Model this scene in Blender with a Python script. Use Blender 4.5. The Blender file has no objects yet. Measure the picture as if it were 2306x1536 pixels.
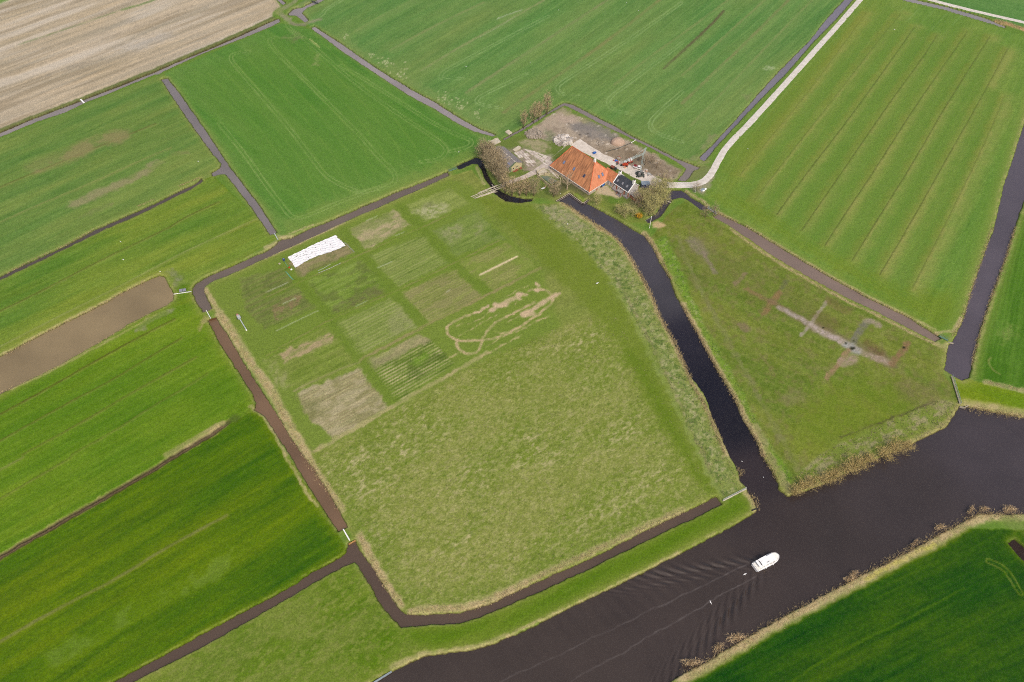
import bpy, bmesh, math, random
import numpy as np
from mathutils import Vector
from mathutils.geometry import tessellate_polygon

S = bpy.context.scene
COL = S.collection
random.seed(7)
RNG = np.random.RandomState(11)

# ------------------------------------------------------------------ camera, world, sun, exposure
FOC, PITCH, ROLL, HGT, CX, CY = 1900.0, math.radians(50), math.radians(1.0), 270.0, 1153.0, 768.0
cam_d = bpy.data.cameras.new('camera')
cam = bpy.data.objects.new('camera', cam_d)
COL.objects.link(cam)
S.camera = cam
cam_d.sensor_width = 36.0
cam_d.lens = 36.0 * FOC / 2306.0
cam_d.clip_start = 1.0
cam_d.clip_end = 20000.0
cam.location = (0, 0, HGT)
from mathutils import Matrix
cam.matrix_world = (Matrix.Translation((0, 0, HGT)) @ Matrix.Rotation(math.radians(90) - PITCH, 4, 'X')
                    @ Matrix.Rotation(ROLL, 4, 'Z'))

SUN_EL, SUN_AZ = math.radians(50), math.radians(158)      # azimuth clockwise from +Y (view direction)
world = bpy.data.worlds.new('World')
S.world = world
world.use_nodes = True
wn = world.node_tree
sky = wn.nodes.new('ShaderNodeTexSky')
sky.sky_type = 'NISHITA'
sky.sun_disc = False
sky.sun_elevation = SUN_EL
sky.sun_rotation = SUN_AZ
sky.air_density = 1.0
sky.dust_density = 6.0
sky.ozone_density = 1.0
bg = wn.nodes['Background']
bg.inputs['Strength'].default_value = 0.14
wn.links.new(sky.outputs[0], bg.inputs['Color'])
sun_d = bpy.data.lights.new('sun', 'SUN')
sun_d.energy = 1.3
sun_d.angle = math.radians(10)
sun_d.color = (1.0, 0.95, 0.88)
sun = bpy.data.objects.new('sun', sun_d)
COL.objects.link(sun)
sun_dir = Vector((math.sin(SUN_AZ) * math.cos(SUN_EL), math.cos(SUN_AZ) * math.cos(SUN_EL), math.sin(SUN_EL)))
sun.rotation_euler = sun_dir.to_track_quat('Z', 'Y').to_euler()
S.view_settings.view_transform = 'Standard'
S.view_settings.look = 'None'
S.view_settings.exposure = 0.25
S.view_settings.gamma = 1
S.view_settings.use_curve_mapping = False
S.cycles.max_bounces = 6
S.cycles.volume_bounces = 0
S.cycles.use_denoising = False
S.cycles.filter_width = 1.05

# ------------------------------------------------------------------ helpers
_F = np.array([0, math.cos(PITCH), -math.sin(PITCH)])
_U = np.array([0, math.sin(PITCH), math.cos(PITCH)])
_cr, _sr = math.cos(ROLL), math.sin(ROLL)


def G(px, py, z=0.0):
    """the place on the level z that the survey point (px, py) of the photograph stands for"""
    x = (px - CX) / FOC
    y = -(py - CY) / FOC
    x, y = _cr * x - _sr * y, _sr * x + _cr * y
    r = np.array([x, y * _U[1] + _F[1], y * _U[2] + _F[2]])
    t = (HGT - z) / -r[2]
    return np.array([r[0] * t, r[1] * t, z])


def Gs(pts, z=0.0):
    return np.array([G(p[0], p[1], z)[:2] for p in pts])


TILES = dict(a=(0, 0, 3), b=(768, 0, 3), c=(1536, 0, 3), d=(0, 512, 3), e=(768, 512, 3), f=(1538, 512, 3),
             g=(0, 1024, 3), h=(768, 1024, 3), i=(1538, 1024, 3), p=(600, 420, 3.491), q=(600, 640, 4.042),
             m=(960, 560, 5.485), y=(1040, 200, 5.487), w=(1220, 280, 6.4), r=(1330, 290, 6.678), k=(1480, 400, 9.6),
             s=(600, 500, 8.532), t=(360, 580, 7.68), u=(1600, 600, 4.612), z=(1230, 310, 10.24), v=(700, 1140, 5.12),
             n=(560, 0, 7.687), j=(2040, 700, 5.906), l=(1560, 1040, 7.687), o=(1620, 1200, 10.97), x=(0, 0, 1))


def T(tile, *pts):
    x0, y0, s = TILES[tile]
    return [(x0 + p[0] / s, y0 + p[1] / s) for p in pts]


class MB:
    def __init__(self):
        self.v, self.f = [], []

    def poly(self, pts):
        n = len(self.v)
        self.v += [tuple(map(float, p)) for p in pts]
        self.f.append(tuple(range(n, n + len(pts))))
        return self

    def box(self, c, sx, sy, sz, rz=0.0, taper=1.0):
        """box standing on c (centre of its base)"""
        n = len(self.v)
        ca, sa = math.cos(rz), math.sin(rz)
        for k, tp in ((0, 1.0), (1, taper)):
            for dx, dy in ((-1, -1), (1, -1), (1, 1), (-1, 1)):
                x, y = dx * sx / 2 * tp, dy * sy / 2 * tp
                self.v.append((c[0] + ca * x - sa * y, c[1] + sa * x + ca * y, c[2] + k * sz))
        self.f += [(n + 3, n + 2, n + 1, n), (n + 4, n + 5, n + 6, n + 7)]
        for k in range(4):
            self.f.append((n + k, n + (k + 1) % 4, n + 4 + (k + 1) % 4, n + 4 + k))
        return self

    def beam(self, a, b, w, h=None):
        """square bar from a to b"""
        a, b = Vector(a), Vector(b)
        d = (b - a)
        if d.length < 1e-6:
            return self
        d.normalize()
        up = Vector((0, 0, 1)) if abs(d.z) < 0.95 else Vector((1, 0, 0))
        s = d.cross(up).normalized()
        t = s.cross(d).normalized()
        h = h or w
        n = len(self.v)
        for p in (a, b):
            for i, j in ((-1, -1), (1, -1), (1, 1), (-1, 1)):
                self.v.append(tuple(p + s * (i * w / 2) + t * (j * h / 2)))
        self.f += [(n, n + 1, n + 2, n + 3), (n + 7, n + 6, n + 5, n + 4)]
        for k in range(4):
            self.f.append((n + k, n + 4 + k, n + 4 + (k + 1) % 4, n + (k + 1) % 4))
        return self

    def tube(self, pts, rad, sides=6):
        n = len(self.v)
        pts = [Vector(p) for p in pts]
        for i, p in enumerate(pts):
            d = (pts[min(i + 1, len(pts) - 1)] - pts[max(i - 1, 0)]).normalized()
            up = Vector((0, 0, 1)) if abs(d.z) < 0.9 else Vector((1, 0, 0))
            s = d.cross(up).normalized()
            t = s.cross(d)
            r = rad[i] if isinstance(rad, (list, tuple)) else rad
            for k in range(sides):
                a = 2 * math.pi * k / sides
                self.v.append(tuple(p + s * (math.cos(a) * r) + t * (math.sin(a) * r)))
        for i in range(len(pts) - 1):
            for k in range(sides):
                a = n + i * sides + k
                b = n + i * sides + (k + 1) % sides
                self.f.append((a, b, b + sides, a + sides))
        self.f.append(tuple(range(n + sides - 1, n - 1, -1)))
        m = n + (len(pts) - 1) * sides
        self.f.append(tuple(range(m, m + sides)))
        return self

    def ball(self, c, rx, ry, rz, nu=8, nv=5, jit=0.0, rnd=random):
        n = len(self.v)
        self.v.append((c[0], c[1], c[2] + rz))
        for j in range(1, nv):
            ph = math.pi * j / nv
            for i in range(nu):
                a = 2 * math.pi * i / nu
                q = 1 + rnd.uniform(-jit, jit)
                self.v.append((c[0] + rx * q * math.sin(ph) * math.cos(a), c[1] + ry * q * math.sin(ph) * math.sin(a), c[2] + rz * q * math.cos(ph)))
        self.v.append((c[0], c[1], c[2] - rz))
        for i in range(nu):
            self.f.append((n, n + 1 + i, n + 1 + (i + 1) % nu))
        for j in range(nv - 2):
            for i in range(nu):
                a = n + 1 + j * nu + i
                b = n + 1 + j * nu + (i + 1) % nu
                self.f.append((a, a + nu, b + nu, b))
        l = len(self.v) - 1
        m = n + 1 + (nv - 2) * nu
        for i in range(nu):
            self.f.append((m + i, l, m + (i + 1) % nu))
        return self

    def build(self, name, mat, parent=None, smooth=False):
        me = bpy.data.meshes.new(name)
        me.from_pydata(self.v, [], self.f)
        if smooth:
            me.polygons.foreach_set('use_smooth', [True] * len(me.polygons))
        if mat:
            me.materials.append(mat)
        o = bpy.data.objects.new(name, me)
        COL.objects.link(o)
        if parent:
            o.parent = parent
        return o


def fast_mesh(name, verts, faces, mat, parent=None, smooth=False):
    """verts Nx3, faces Mx3 or Mx4 arrays"""
    me = bpy.data.meshes.new(name)
    verts = np.ascontiguousarray(verts, np.float32)
    faces = np.ascontiguousarray(faces, np.int32)
    k = faces.shape[1]
    me.vertices.add(len(verts))
    me.vertices.foreach_set('co', verts.ravel())
    me.loops.add(faces.size)
    me.loops.foreach_set('vertex_index', faces.ravel())
    me.polygons.add(len(faces))
    me.polygons.foreach_set('loop_start', np.arange(0, faces.size, k, dtype=np.int32))
    if smooth:
        me.polygons.foreach_set('use_smooth', np.ones(len(faces), bool))
    me.update(calc_edges=True)
    if mat:
        me.materials.append(mat)
    o = bpy.data.objects.new(name, me)
    COL.objects.link(o)
    if parent:
        o.parent = parent
    return o


def set_col(o, rgb, name='Col'):
    a = o.data.color_attributes.new(name, 'FLOAT_COLOR', 'POINT')
    c = np.ones((len(rgb), 4), np.float32)
    c[:, :3] = rgb
    a.data.foreach_set('color', c.ravel())


def tag(o, label=None, cat=None, group=None, kind=None):
    if label:
        o['label'] = label
    if cat:
        o['category'] = cat
    if group:
        o['group'] = group
    if kind:
        o['kind'] = kind
    return o


def empty(name, loc, rz=0.0):
    o = bpy.data.objects.new(name, None)
    o.location = loc
    o.rotation_euler = (0, 0, rz)
    COL.objects.link(o)
    return o


def copy_tree(o, parent=None):
    c = o.copy()
    COL.objects.link(c)
    if parent:
        c.parent = parent
    for ch in list(o.children):
        copy_tree(ch, c)
    return c


def lin(c):
    c = np.asarray(c, float) / 255.0
    return np.where(c <= 0.04045, c / 12.92, ((c + 0.055) / 1.055) ** 2.4)


GAIN = 1.45
HAZE = 0.000045


def alb(r, g, b, k=1.0):
    """surface colour of something that photographs as r, g, b in this daylight"""
    return tuple(np.clip(lin((r, g, b)) / GAIN * k, 0.002, 0.85))


def mat(name, rgb, rough=0.8, var=0.15, scale=1.5, metallic=0.0, spec=0.3, bump=0.0, rgb2=None, stretch=None, coords='Object'):
    m = bpy.data.materials.new(name)
    m.use_nodes = True
    nt = m.node_tree
    b = nt.nodes['Principled BSDF']
    b.inputs['Roughness'].default_value = rough
    b.inputs['Metallic'].default_value = metallic
    b.inputs['Specular IOR Level'].default_value = spec
    tc = nt.nodes.new('ShaderNodeTexCoord')
    no = nt.nodes.new('ShaderNodeTexNoise')
    no.inputs['Scale'].default_value = scale
    no.inputs['Detail'].default_value = 5
    if stretch:
        mp = nt.nodes.new('ShaderNodeMapping')
        mp.inputs['Scale'].default_value = stretch
        nt.links.new(tc.outputs[coords], mp.inputs[0])
        nt.links.new(mp.outputs[0], no.inputs['Vector'])
    else:
        nt.links.new(tc.outputs[coords], no.inputs['Vector'])
    ra = nt.nodes.new('ShaderNodeValToRGB')
    ra.color_ramp.elements[0].position = 0.3
    ra.color_ramp.elements[1].position = 0.7
    c1 = [max(0, x * (1 - var)) for x in rgb]
    c2 = list(rgb2) if rgb2 else [min(1, x * (1 + var)) for x in rgb]
    ra.color_ramp.elements[0].color = (*c1, 1)
    ra.color_ramp.elements[1].color = (*c2, 1)
    nt.links.new(no.outputs[0], ra.inputs[0])
    nt.links.new(ra.outputs[0], b.inputs['Base Color'])
    if bump:
        bp = nt.nodes.new('ShaderNodeBump')
        bp.inputs['Strength'].default_value = bump
        bp.inputs['Distance'].default_value = 0.05
        nt.links.new(no.outputs[0], bp.inputs['Height'])
        nt.links.new(bp.outputs[0], b.inputs['Normal'])
    return m


# ------------------------------------------------------------------ numpy noise
_TB = RNG.rand(8, 512, 512).astype(np.float32)


def vnoise(x, y, seed=0):
    t = _TB[seed % 8]
    x = x + seed * 37.7
    y = y + seed * 91.3
    xi = np.floor(x).astype(np.int32)
    yi = np.floor(y).astype(np.int32)
    fx = x - xi
    fy = y - yi
    fx = fx * fx * (3 - 2 * fx)
    fy = fy * fy * (3 - 2 * fy)
    a, b = xi & 511, (xi + 1) & 511
    c, d = yi & 511, (yi + 1) & 511
    return (t[c, a] * (1 - fx) + t[c, b] * fx) * (1 - fy) + (t[d, a] * (1 - fx) + t[d, b] * fx) * fy


def fbm(x, y, scale, ang=0.0, stretch=1.0, octv=3, seed=0):
    """mean 0, about -1..1; elongated by stretch along the direction ang"""
    ca, sa = math.cos(ang), math.sin(ang)
    u = (x * ca + y * sa) / (scale * stretch)
    v = (-x * sa + y * ca) / scale
    r = 0
    amp, tot = 1.0, 0
    for k in range(octv):
        r = r + amp * (vnoise(u * 2 ** k, v * 2 ** k, seed + k) - 0.5)
        tot += amp
        amp *= 0.55
    return (r / tot * 3.0).astype(np.float32)


def sst(a, b, x):
    t = np.clip((x - a) / (b - a), 0, 1)
    return t * t * (3 - 2 * t)
# ------------------------------------------------------------------ the land: one fine sheet, sunk where the water lies
WZ = -0.75                                                   # water level
N_ROW, N_COL = 700, 1080
_rows = np.array([G(CX, p)[1] for p in np.linspace(1665, -95, N_ROW)])
_cols = np.linspace(-0.70, 0.70, N_COL)
X = (_cols[None, :] * (_rows[:, None] * math.cos(PITCH) + HGT * math.sin(PITCH))).astype(np.float64)
Y = np.repeat(_rows[:, None], N_COL, 1)
X = X.ravel()
Y = Y.ravel()
N = len(X)
C = np.zeros((N, 3), np.float32)
Z = np.zeros(N, np.float32)
J1 = fbm(X, Y, 2.2, octv=4, seed=1)
J2 = fbm(X, Y, 2.2, octv=4, seed=2)
FINE = fbm(X, Y, 0.9, octv=2, seed=3)
MED = fbm(X, Y, 5.0, octv=3, seed=4)
BIG = fbm(X, Y, 28.0, octv=3, seed=5)
Xj = X + 0.5 * J1
Yj = Y + 0.5 * J2


def bbox(P, m):
    return np.nonzero((X > P[:, 0].min() - m) & (X < P[:, 0].max() + m) & (Y > P[:, 1].min() - m) & (Y < P[:, 1].max() + m))[0]


def seg_dist(P, x, y, closed=False):
    d = np.full(len(x), 1e9)
    n = len(P)
    for i in range(n if closed else n - 1):
        a = P[i]
        b = P[(i + 1) % n]
        ab = b - a
        L = ab @ ab
        if L < 1e-9:
            continue
        t = np.clip(((x - a[0]) * ab[0] + (y - a[1]) * ab[1]) / L, 0, 1)
        d = np.minimum(d, (x - a[0] - t * ab[0]) ** 2 + (y - a[1] - t * ab[1]) ** 2)
    return np.sqrt(d)


def pin(P, x, y):
    r = np.zeros(len(x), bool)
    n = len(P)
    for i in range(n):
        x1, y1 = P[i]
        x2, y2 = P[(i + 1) % n]
        if y1 == y2:
            continue
        c = (y1 > y) != (y2 > y)
        r ^= c & (x < (x2 - x1) * (y - y1) / (y2 - y1) + x1)
    return r


def signed(P, idx, jit=0.0):
    x = X[idx] + jit * J1[idx]
    y = Y[idx] + jit * J2[idx]
    d = seg_dist(P, x, y, True)
    return np.where(pin(P, x, y), -d, d)


def smooth(P, it=1):
    """cut the corners of an open polyline"""
    P = np.asarray(P, float)
    for _ in range(it):
        if len(P) < 3:
            return P
        q = [P[0]]
        for i in range(len(P) - 1):
            q += [P[i] * 0.75 + P[i + 1] * 0.25, P[i] * 0.25 + P[i + 1] * 0.75]
        q.append(P[-1])
        P = np.array(q)
    return P


def heading(p, q):
    a, b = G(*p), G(*q)
    return math.atan2(b[1] - a[1], b[0] - a[0])


def fill(pts, col, alpha=1.0, soft=0.6, jit=0.6, patch=0.0, pscale=3.0, ang=0.0, stretch=1.0, seed=0, plo=-0.1, world_pts=False):
    """tint an area; patch > 0 breaks it up into patches"""
    P = pts if world_pts else Gs(pts)
    idx = bbox(P, 3)
    if not len(idx):
        return
    d = signed(P, idx, jit)
    a = sst(soft, -soft, d) * alpha
    if patch:
        nz = fbm(X[idx], Y[idx], pscale, ang, stretch, 4, seed)
        a = a * (1 - patch + patch * sst(plo - 0.35, plo + 0.35, nz))
    C[idx] += a[:, None] * (np.array(col, np.float32) - C[idx])


def line(pts, w, col, alpha=1.0, jit=0.25, brk=0.0, bscale=4.0, seed=0, dz=0.0, sm=1, pair=0.0, soft=0.5, zz=0.0):
    """tint a band of width w metres along a line; pair > 0: two wheel marks that far from the middle"""
    P = smooth(Gs(pts, zz), sm)
    idx = bbox(P, w + pair + 2)
    if not len(idx):
        return
    d = seg_dist(P, X[idx] + jit * J1[idx], Y[idx] + jit * J2[idx])
    if pair:
        d = np.abs(d - pair)
    # a mark narrower than the sheet's cells is laid on as wide as a cell and paler by as much
    cell = (Y[idx] * math.cos(PITCH) + HGT * math.sin(PITCH)) / 820.0
    ww = np.maximum(w, cell * 1.15)
    a = sst(ww / 2 * (1 + soft), ww / 2 * (1 - soft), d) * alpha * (w / ww) ** 0.8
    if brk:
        nz = fbm(X[idx], Y[idx], bscale, octv=3, seed=seed)
        a = a * (1 - brk + brk * sst(-0.3, 0.3, nz))
    C[idx] += a[:, None] * (np.array(col, np.float32) - C[idx])
    if dz:
        Z[idx] += (a * dz).astype(np.float32)


def field(pts, base, dirseg, yel=(0, 0, 0), big=1.0, streak=7.0, fine=5.0, sscale=1.6, sstr=22, seed=0, jit=0.3, soft=0.4):
    P = Gs(pts)
    idx = bbox(P, 3)
    if not len(idx):
        return
    ang = heading(*dirseg)
    a = sst(soft, -soft, signed(P, idx, jit))
    x, y = X[idx], Y[idx]
    s1 = fbm(x, y, sscale, ang, sstr, 3, seed + 1)
    s2 = fbm(x, y, sscale * 4.5, ang, 7, 3, seed + 2)
    cl = fbm(x, y, 22, ang, 2.2, 3, seed + 3)
    col = np.array(base, np.float32)[None, :] + np.zeros((len(idx), 3), np.float32)
    col += (cl * big)[:, None] * np.array([5, 3, 3])
    col += np.clip(cl * .5 + 0.9 * s2 + 0.1, -1, 1.2)[:, None] * np.array(yel, float)
    s3 = fbm(x, y, 0.7, ang, 14, 2, seed + 5)
    col += (s1 * streak * 1.35)[:, None] * np.array([1.0, 0.75, 0.5])
    col += (s3 * (4.0 + 0.35 * streak))[:, None] * np.array([1.0, 0.85, 0.6])
    dot = fbm(x, y, 1.1, ang, 1.3, 3, seed + 4)
    col += (sst(0.75, 1.25, dot) * 9)[:, None] * np.array([1.2, 1.0, 1.3])
    col -= (sst(0.8, 1.3, -dot) * 9)[:, None] * np.array([1.1, 1.0, 0.9])
    col += (s2 * streak * 0.8)[:, None] * np.array([1.0, 0.55, 0.5])
    col += (FINE[idx] * fine + MED[idx] * fine * 0.5)[:, None] * np.array([1, 0.9, 0.7])
    C[idx] += a[:, None] * (col - C[idx])


DIR_A = T('p', (540, 1070), (1490, 590))
DIR_L = [(0, 1250), (525, 955)]
DIR_U = [(0, 300), (630, 45)]
DIR_B = T('p', (260, 730), (740, 1370))
DIR_T = [(1051, 208), (1368, 0)]
DIR_R = [(1883, 512), (2056, 247)]

# ---- water outlines (at water level)
W = {}
W['north_west'] = [(-150, 357), (-60, 330)] + T('a', (0, 902), (210, 812), (540, 688), (800, 588), (1055, 487), (1240, 405), (1440, 325), (1640, 237), (1800, 162), (1885, 128), (1893, 150), (1800, 195), (1640, 262),
                                            (1450, 332), (1280, 405), (1110, 482), (1080, 503), (1030, 512), (800, 610), (580, 695), (440, 765), (260, 822), (0, 930)) + [(-60, 340), (-150, 368)]
W['west_middle'] = T('a', (1092, 540), (1130, 600), (1180, 675), (1320, 880), (1430, 1030), (1498, 1110), (1488, 1138), (1430, 1172), (1442, 1195), (1500, 1178), (1528, 1182), (1590, 1260), (1700, 1400), (1790, 1536), (1828, 1590),
                     (1872, 1576), (1840, 1530), (1760, 1400), (1640, 1245), (1545, 1120), (1440, 960), (1320, 785), (1200, 615), (1132, 532))
W['north'] = T('n', (1085, 490), (1140, 468)) + T('b', (0, 297), (190, 430), (330, 520), (480, 610), (650, 702), (800, 800), (940, 876), (1045, 914), (1030, 922), (900, 890), (800, 842), (640, 742), (480, 657), (330, 562), (150, 442), (0, 342))
W['north_fork'] = [(648, 34), (661, 21), (680, 17.5), (703, 6.5), (720, -3), (765, -30), (800, -45), (760, -12), (732, 0), (716, 8), (690, 19), (680, 30), (695, 47), (687, 51), (671, 38), (664, 36), (655, 36)]
W['north_end'] = [(600, -30), (622, -1), (638, 12), (645, 8.5), (634, 0), (618, -30)]
W['middle'] = (T('b', (722, 1163), (560, 1232), (330, 1322), (0, 1465)) + T('s', (1210, 5), (860, 132), (520, 302), (380, 335), (310, 348), (235, 385), (225, 425), (0, 575)) + T('t', (1600, 2), (1230, 172), (920, 302), (740, 388), (620, 470), (582, 540), (582, 620), (610, 720), (680, 830), (755, 955),
               (905, 888), (830, 750), (762, 600), (770, 520), (820, 470), (950, 400), (1150, 330), (1500, 170), (1858, -2)) + T('s', (0, 697), (550, 443), (1080, 207), (1500, 2)) + T('b', (0, 1512), (370, 1350), (560, 1268), (727, 1190)))
W['moat'] = (T('b', (780, 1127), (905, 1068)) + T('y', (180, 850), (262, 890), (320, 1080), (400, 1190), (440, 1235), (480, 1268), (600, 1330), (690, 1352), (780, 1365), (868, 1372), (862, 1396), (700, 1415), (540, 1390), (410, 1300), (350, 1200), (290, 1120), (240, 1000), (195, 932), (130, 930), (0, 990))
             + T('b', (797, 1146)))
W['house_canal'] = (T('z', (225, 1466), (535, 1290), (850, 1522), (972, 1436)) + T('w', (640, 1140), (880, 1270), (1100, 1390), (1330, 1530)) + T('e', (2050, 62), (2110, 152), (2150, 242), (2220, 352), (2260, 462), (2302, 542))
                    + T('f', (90, 702), (150, 822), (220, 952), (330, 1132), (400, 1292), (480, 1422), (528, 1534)) + T('i', (570, 70), (638, 190), (640, 236), (708, 282), (850, 240), (1000, 176), (1180, 86), (1368, 2))
                    + T('f', (1550, 1467), (1780, 1352), (1868, 1218), (1920, 1218), (2100, 1252), (2302, 1292)) + [(2420, 958), (2600, 985), (2600, 1185), (2420, 1168)]
                    + T('i', (2304, 402), (2080, 402), (2000, 402), (1840, 482), (1500, 667), (1230, 802), (1000, 922), (600, 1132), (200, 1372), (0, 1482)) + [(1500, 1540), (1380, 1600), (1200, 1700), (500, 1700), (700, 1612)]
                    + T('h', (200, 1550), (338, 1472), (570, 1363), (880, 1326), (1020, 1286), (1250, 1191), (1500, 1061), (1840, 901), (2300, 672)) + T('i', (300, 504), (504, 386), (480, 310), (445, 262), (430, 230), (385, 176), (380, 116), (312, 2))
                    + T('f', (200, 1290), (150, 1140), (40, 990), (0, 892)) + T('e', (2180, 652), (2110, 482), (2020, 322), (1960, 212), (1900, 112), (1770, 2)) + T('w', (760, 1430), (600, 1330), (490, 1240), (400, 1190), (300, 1130)))
W['east'] = ([(2385, 60), (2330, 210)] + T('c', (2304, 860), (2240, 1060), (2170, 1270), (2112, 1534)) + T('f', (2040, 170), (1960, 400), (1890, 640), (1830, 762), (1790, 802), (1782, 880), (1768, 965), (1820, 1002), (1880, 1036), (1928, 1020), (1955, 900), (1980, 780), (2020, 640), (2090, 440), (2150, 280), (2200, 130), (2238, 2))
             + T('c', (2304, 1370)) + [(2350, 340), (2430, 120)])
W['north_east'] = T('k', (1310, 790)) + T('f', (430, 2), (700, 167), (960, 322), (1230, 472), (1500, 602), (1738, 750), (1700, 772), (1600, 722), (1330, 582), (1100, 472), (840, 332), (620, 202), (332, 2)) + T('k', (1230, 860))
W['yard_moat'] = (T('k', (360, 290), (520, 290), (620, 350), (700, 430), (900, 540), (1090, 660), (980, 720), (740, 550), (640, 480), (560, 440), (470, 440), (330, 482), (200, 652), (100, 802), (2, 892)) + T('w', (1640, 1370), (1540, 1430), (1498, 1392), (1660, 1290), (1760, 1100), (1860, 960)))
W['yard_north'] = (T('y', (510, 622), (750, 492), (870, 412), (1000, 332), (1130, 252), (1260, 180)) + T('b', (1560, 708), (1700, 780), (1860, 862)) + T('r', (600, 112), (830, 217), (1050, 332), (1300, 462), (1480, 530), (1640, 592), (1540, 640), (1470, 740), (1420, 790), (1310, 782), (1400, 672), (1440, 602), (1300, 502), (1100, 392), (850, 262), (640, 162), (500, 92))
                   + T('b', (1740, 832), (1620, 765), (1510, 712)) + T('y', (1050, 322), (900, 422), (770, 502), (522, 640)))
W['road_side'] = T('c', (115, 1070), (200, 990), (330, 850), (480, 680), (660, 480), (850, 290), (980, 130), (1095, 2)) + [(1920, -35), (1940, -35)] + T('c', (1150, 2), (1030, 140), (880, 290), (700, 500), (520, 680), (370, 840), (240, 980), (150, 1090))
W['far'] = [(1990, -22), (2050, -2), (2136, 17.5), (2219, 42), (2262, 60), (2262, 64), (2203, 46), (2130, 24), (2040, 3), (1990, -14)]
W['pond'] = [(-160, 342 + 512)] + T('d', (0, 880), (240, 750), (500, 622), (720, 512), (800, 462), (980, 372), (1080, 330), (1112, 342), (1140, 400), (1173, 450), (1168, 492), (1120, 532), (1010, 582), (860, 662), (700, 762), (560, 842), (420, 922), (200, 1032), (0, 1132)) + [(-160, 460 + 512)]
W['brown'] = T('t', (845, 1102), (970, 1052)) + T('d', (1500, 680), (1560, 770), (1640, 910), (1730, 1050), (1860, 1250), (1960, 1420), (2040, 1534)) + T('g', (2130, 120), (2220, 265), (2302, 400)) + T('v', (418, 242), (312, 293)) + T('g', (2290, 520), (2110, 250), (1962, 2)) + T('d', (1850, 1370), (1790, 1275), (1722, 1235), (1737, 1190), (1700, 1110), (1600, 960), (1490, 790))
W['south'] = (T('v', (440, 440), (510, 402), (560, 520), (640, 620), (740, 770), (860, 960), (960, 1120), (1025, 1200), (1090, 1260)) + T('h', (600, 1087), (790, 1077), (1000, 1017), (1380, 842), (1720, 692), (2050, 522), (2302, 402)) + T('l', (200, 720), (400, 612), (500, 740), (350, 810), (0, 992)) + T('h', (2302, 462), (2000, 612), (1650, 782), (1300, 942), (1000, 1072), (800, 1142), (620, 1147), (480, 1160), (410, 1170))
              + T('v', (900, 1250), (800, 1110), (700, 940), (620, 810), (550, 690), (510, 642), (480, 650), (200, 790), (0, 902)) + T('g', (1720, 1102), (1300, 1332), (900, 1532)) + [(150, 1606), (60, 1650), (30, 1640), (120, 1596)] + T('g', (780, 1534), (1200, 1312), (1620, 1082), (2000, 882)) + T('v', (0, 782), (360, 590), (420, 532)))
W['west_upper'] = T('a', (1362, 1213), (1330, 1240), (1290, 1260), (1040, 1383), (860, 1462), (700, 1534)) + T('d', (640, 22), (450, 128), (200, 242), (0, 338)) + [(-120, 675), (-120, 680)] + T('d', (0, 360), (330, 202), (600, 70), (742, 0)) + T('a', (880, 1482), (1060, 1394), (1300, 1276), (1372, 1228))
W['pool_right'] = [(2271, 1224), (2284, 1217.5), (2330, 1255), (2390, 1310), (2380, 1330), (2320, 1278), (2295, 1255)]
WP = {k: Gs(v, WZ) for k, v in W.items()}

# ---- signed distance to the water, for the banks
SD = np.full(N, 50.0)
WID = np.full(N, -1)
for k, (nm, P) in enumerate(WP.items()):
    idx = bbox(P, 5.5)
    if nm in ('north_west', 'house_canal', 'east', 'south', 'middle', 'road_side'):
        pass
    d = signed(P, idx, 0.0)
    m = d < SD[idx]
    SD[idx[m]] = d[m]
    WID[idx[m]] = k
SDJ = SD + 0.24 * fbm(X, Y, 1.6, octv=3, seed=6) + 0.12 * MED

# ---- base: pasture
C[:] = (92, 138, 56)
C += (BIG * 6 + FINE * 5)[:, None] * np.array([1, 0.8, 0.5])

# ---- fields
field([(-200, 1700), (-200, 700), (0, 632), (230, 512), (455, 405), (480, 395), (625, 535), (440, 650), (470, 720), (560, 890), (600, 950), (760, 1200), (790, 1250), (260, 1560)], (88, 130, 34), DIR_L, yel=(14, 4, -2), streak=6, seed=2)
field([(-200, 380), (0, 312), (370, 165), (500, 380), (470, 400), (455, 405), (230, 512), (0, 632), (-200, 720)], (100, 139, 68), DIR_U, yel=(14, 4, 2), streak=6, seed=8)
field([(0, 632), (230, 512), (455, 408), (480, 398), (625, 535), (440, 640), (385, 640), (360, 625), (0, 805), (-200, 900), (-200, 720)], (99, 138, 52), DIR_L, yel=(16, 5, 0), streak=6, seed=12)
field([(-200, 1080), (0, 890), (385, 690), (440, 690), (470, 720), (580, 900), (530, 950), (0, 1250), (-200, 1360)], (88, 134, 34), DIR_L, yel=(10, 4, 0), streak=5, seed=22)
field([(-200, 1360), (0, 1250), (530, 950), (580, 920), (650, 1030), (760, 1200), (790, 1250), (250, 1560), (-200, 1800)], (66, 112, 4), DIR_L, yel=(12, 5, 2), streak=8, sscale=1.9, seed=32)
field([(200, 1620), (300, 1530), (790, 1262), (815, 1290), (905, 1415), (1030, 1405), (1430, 1228), (1630, 1130), (1690, 1100), (1710, 1152), (1380, 1325), (1100, 1455), (960, 1480), (840, 1540), (700, 1640)], (94, 128, 40), DIR_L, yel=(18, 8, 12), streak=4, seed=42)
fill([(905, 1415), (1030, 1405), (1430, 1228), (1610, 1132), (1650, 1120), (1690, 1150), (1380, 1322), (1100, 1452), (960, 1478), (870, 1520), (700, 1640), (400, 1640)], (76, 122, 24), alpha=0.75, soft=2.5, patch=0.35, pscale=5, ang=heading(*DIR_L), stretch=3)
field([(372, 165), (632, 52), (660, 58), (703, 66), (1115, 304), (1085, 345), (1010, 390), (640, 545), (620, 530), (372, 175)], (82, 138, 62), [(520, 120), (890, 390)], yel=(10, 2, 4), streak=5, sscale=2.0, seed=52)
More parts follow.
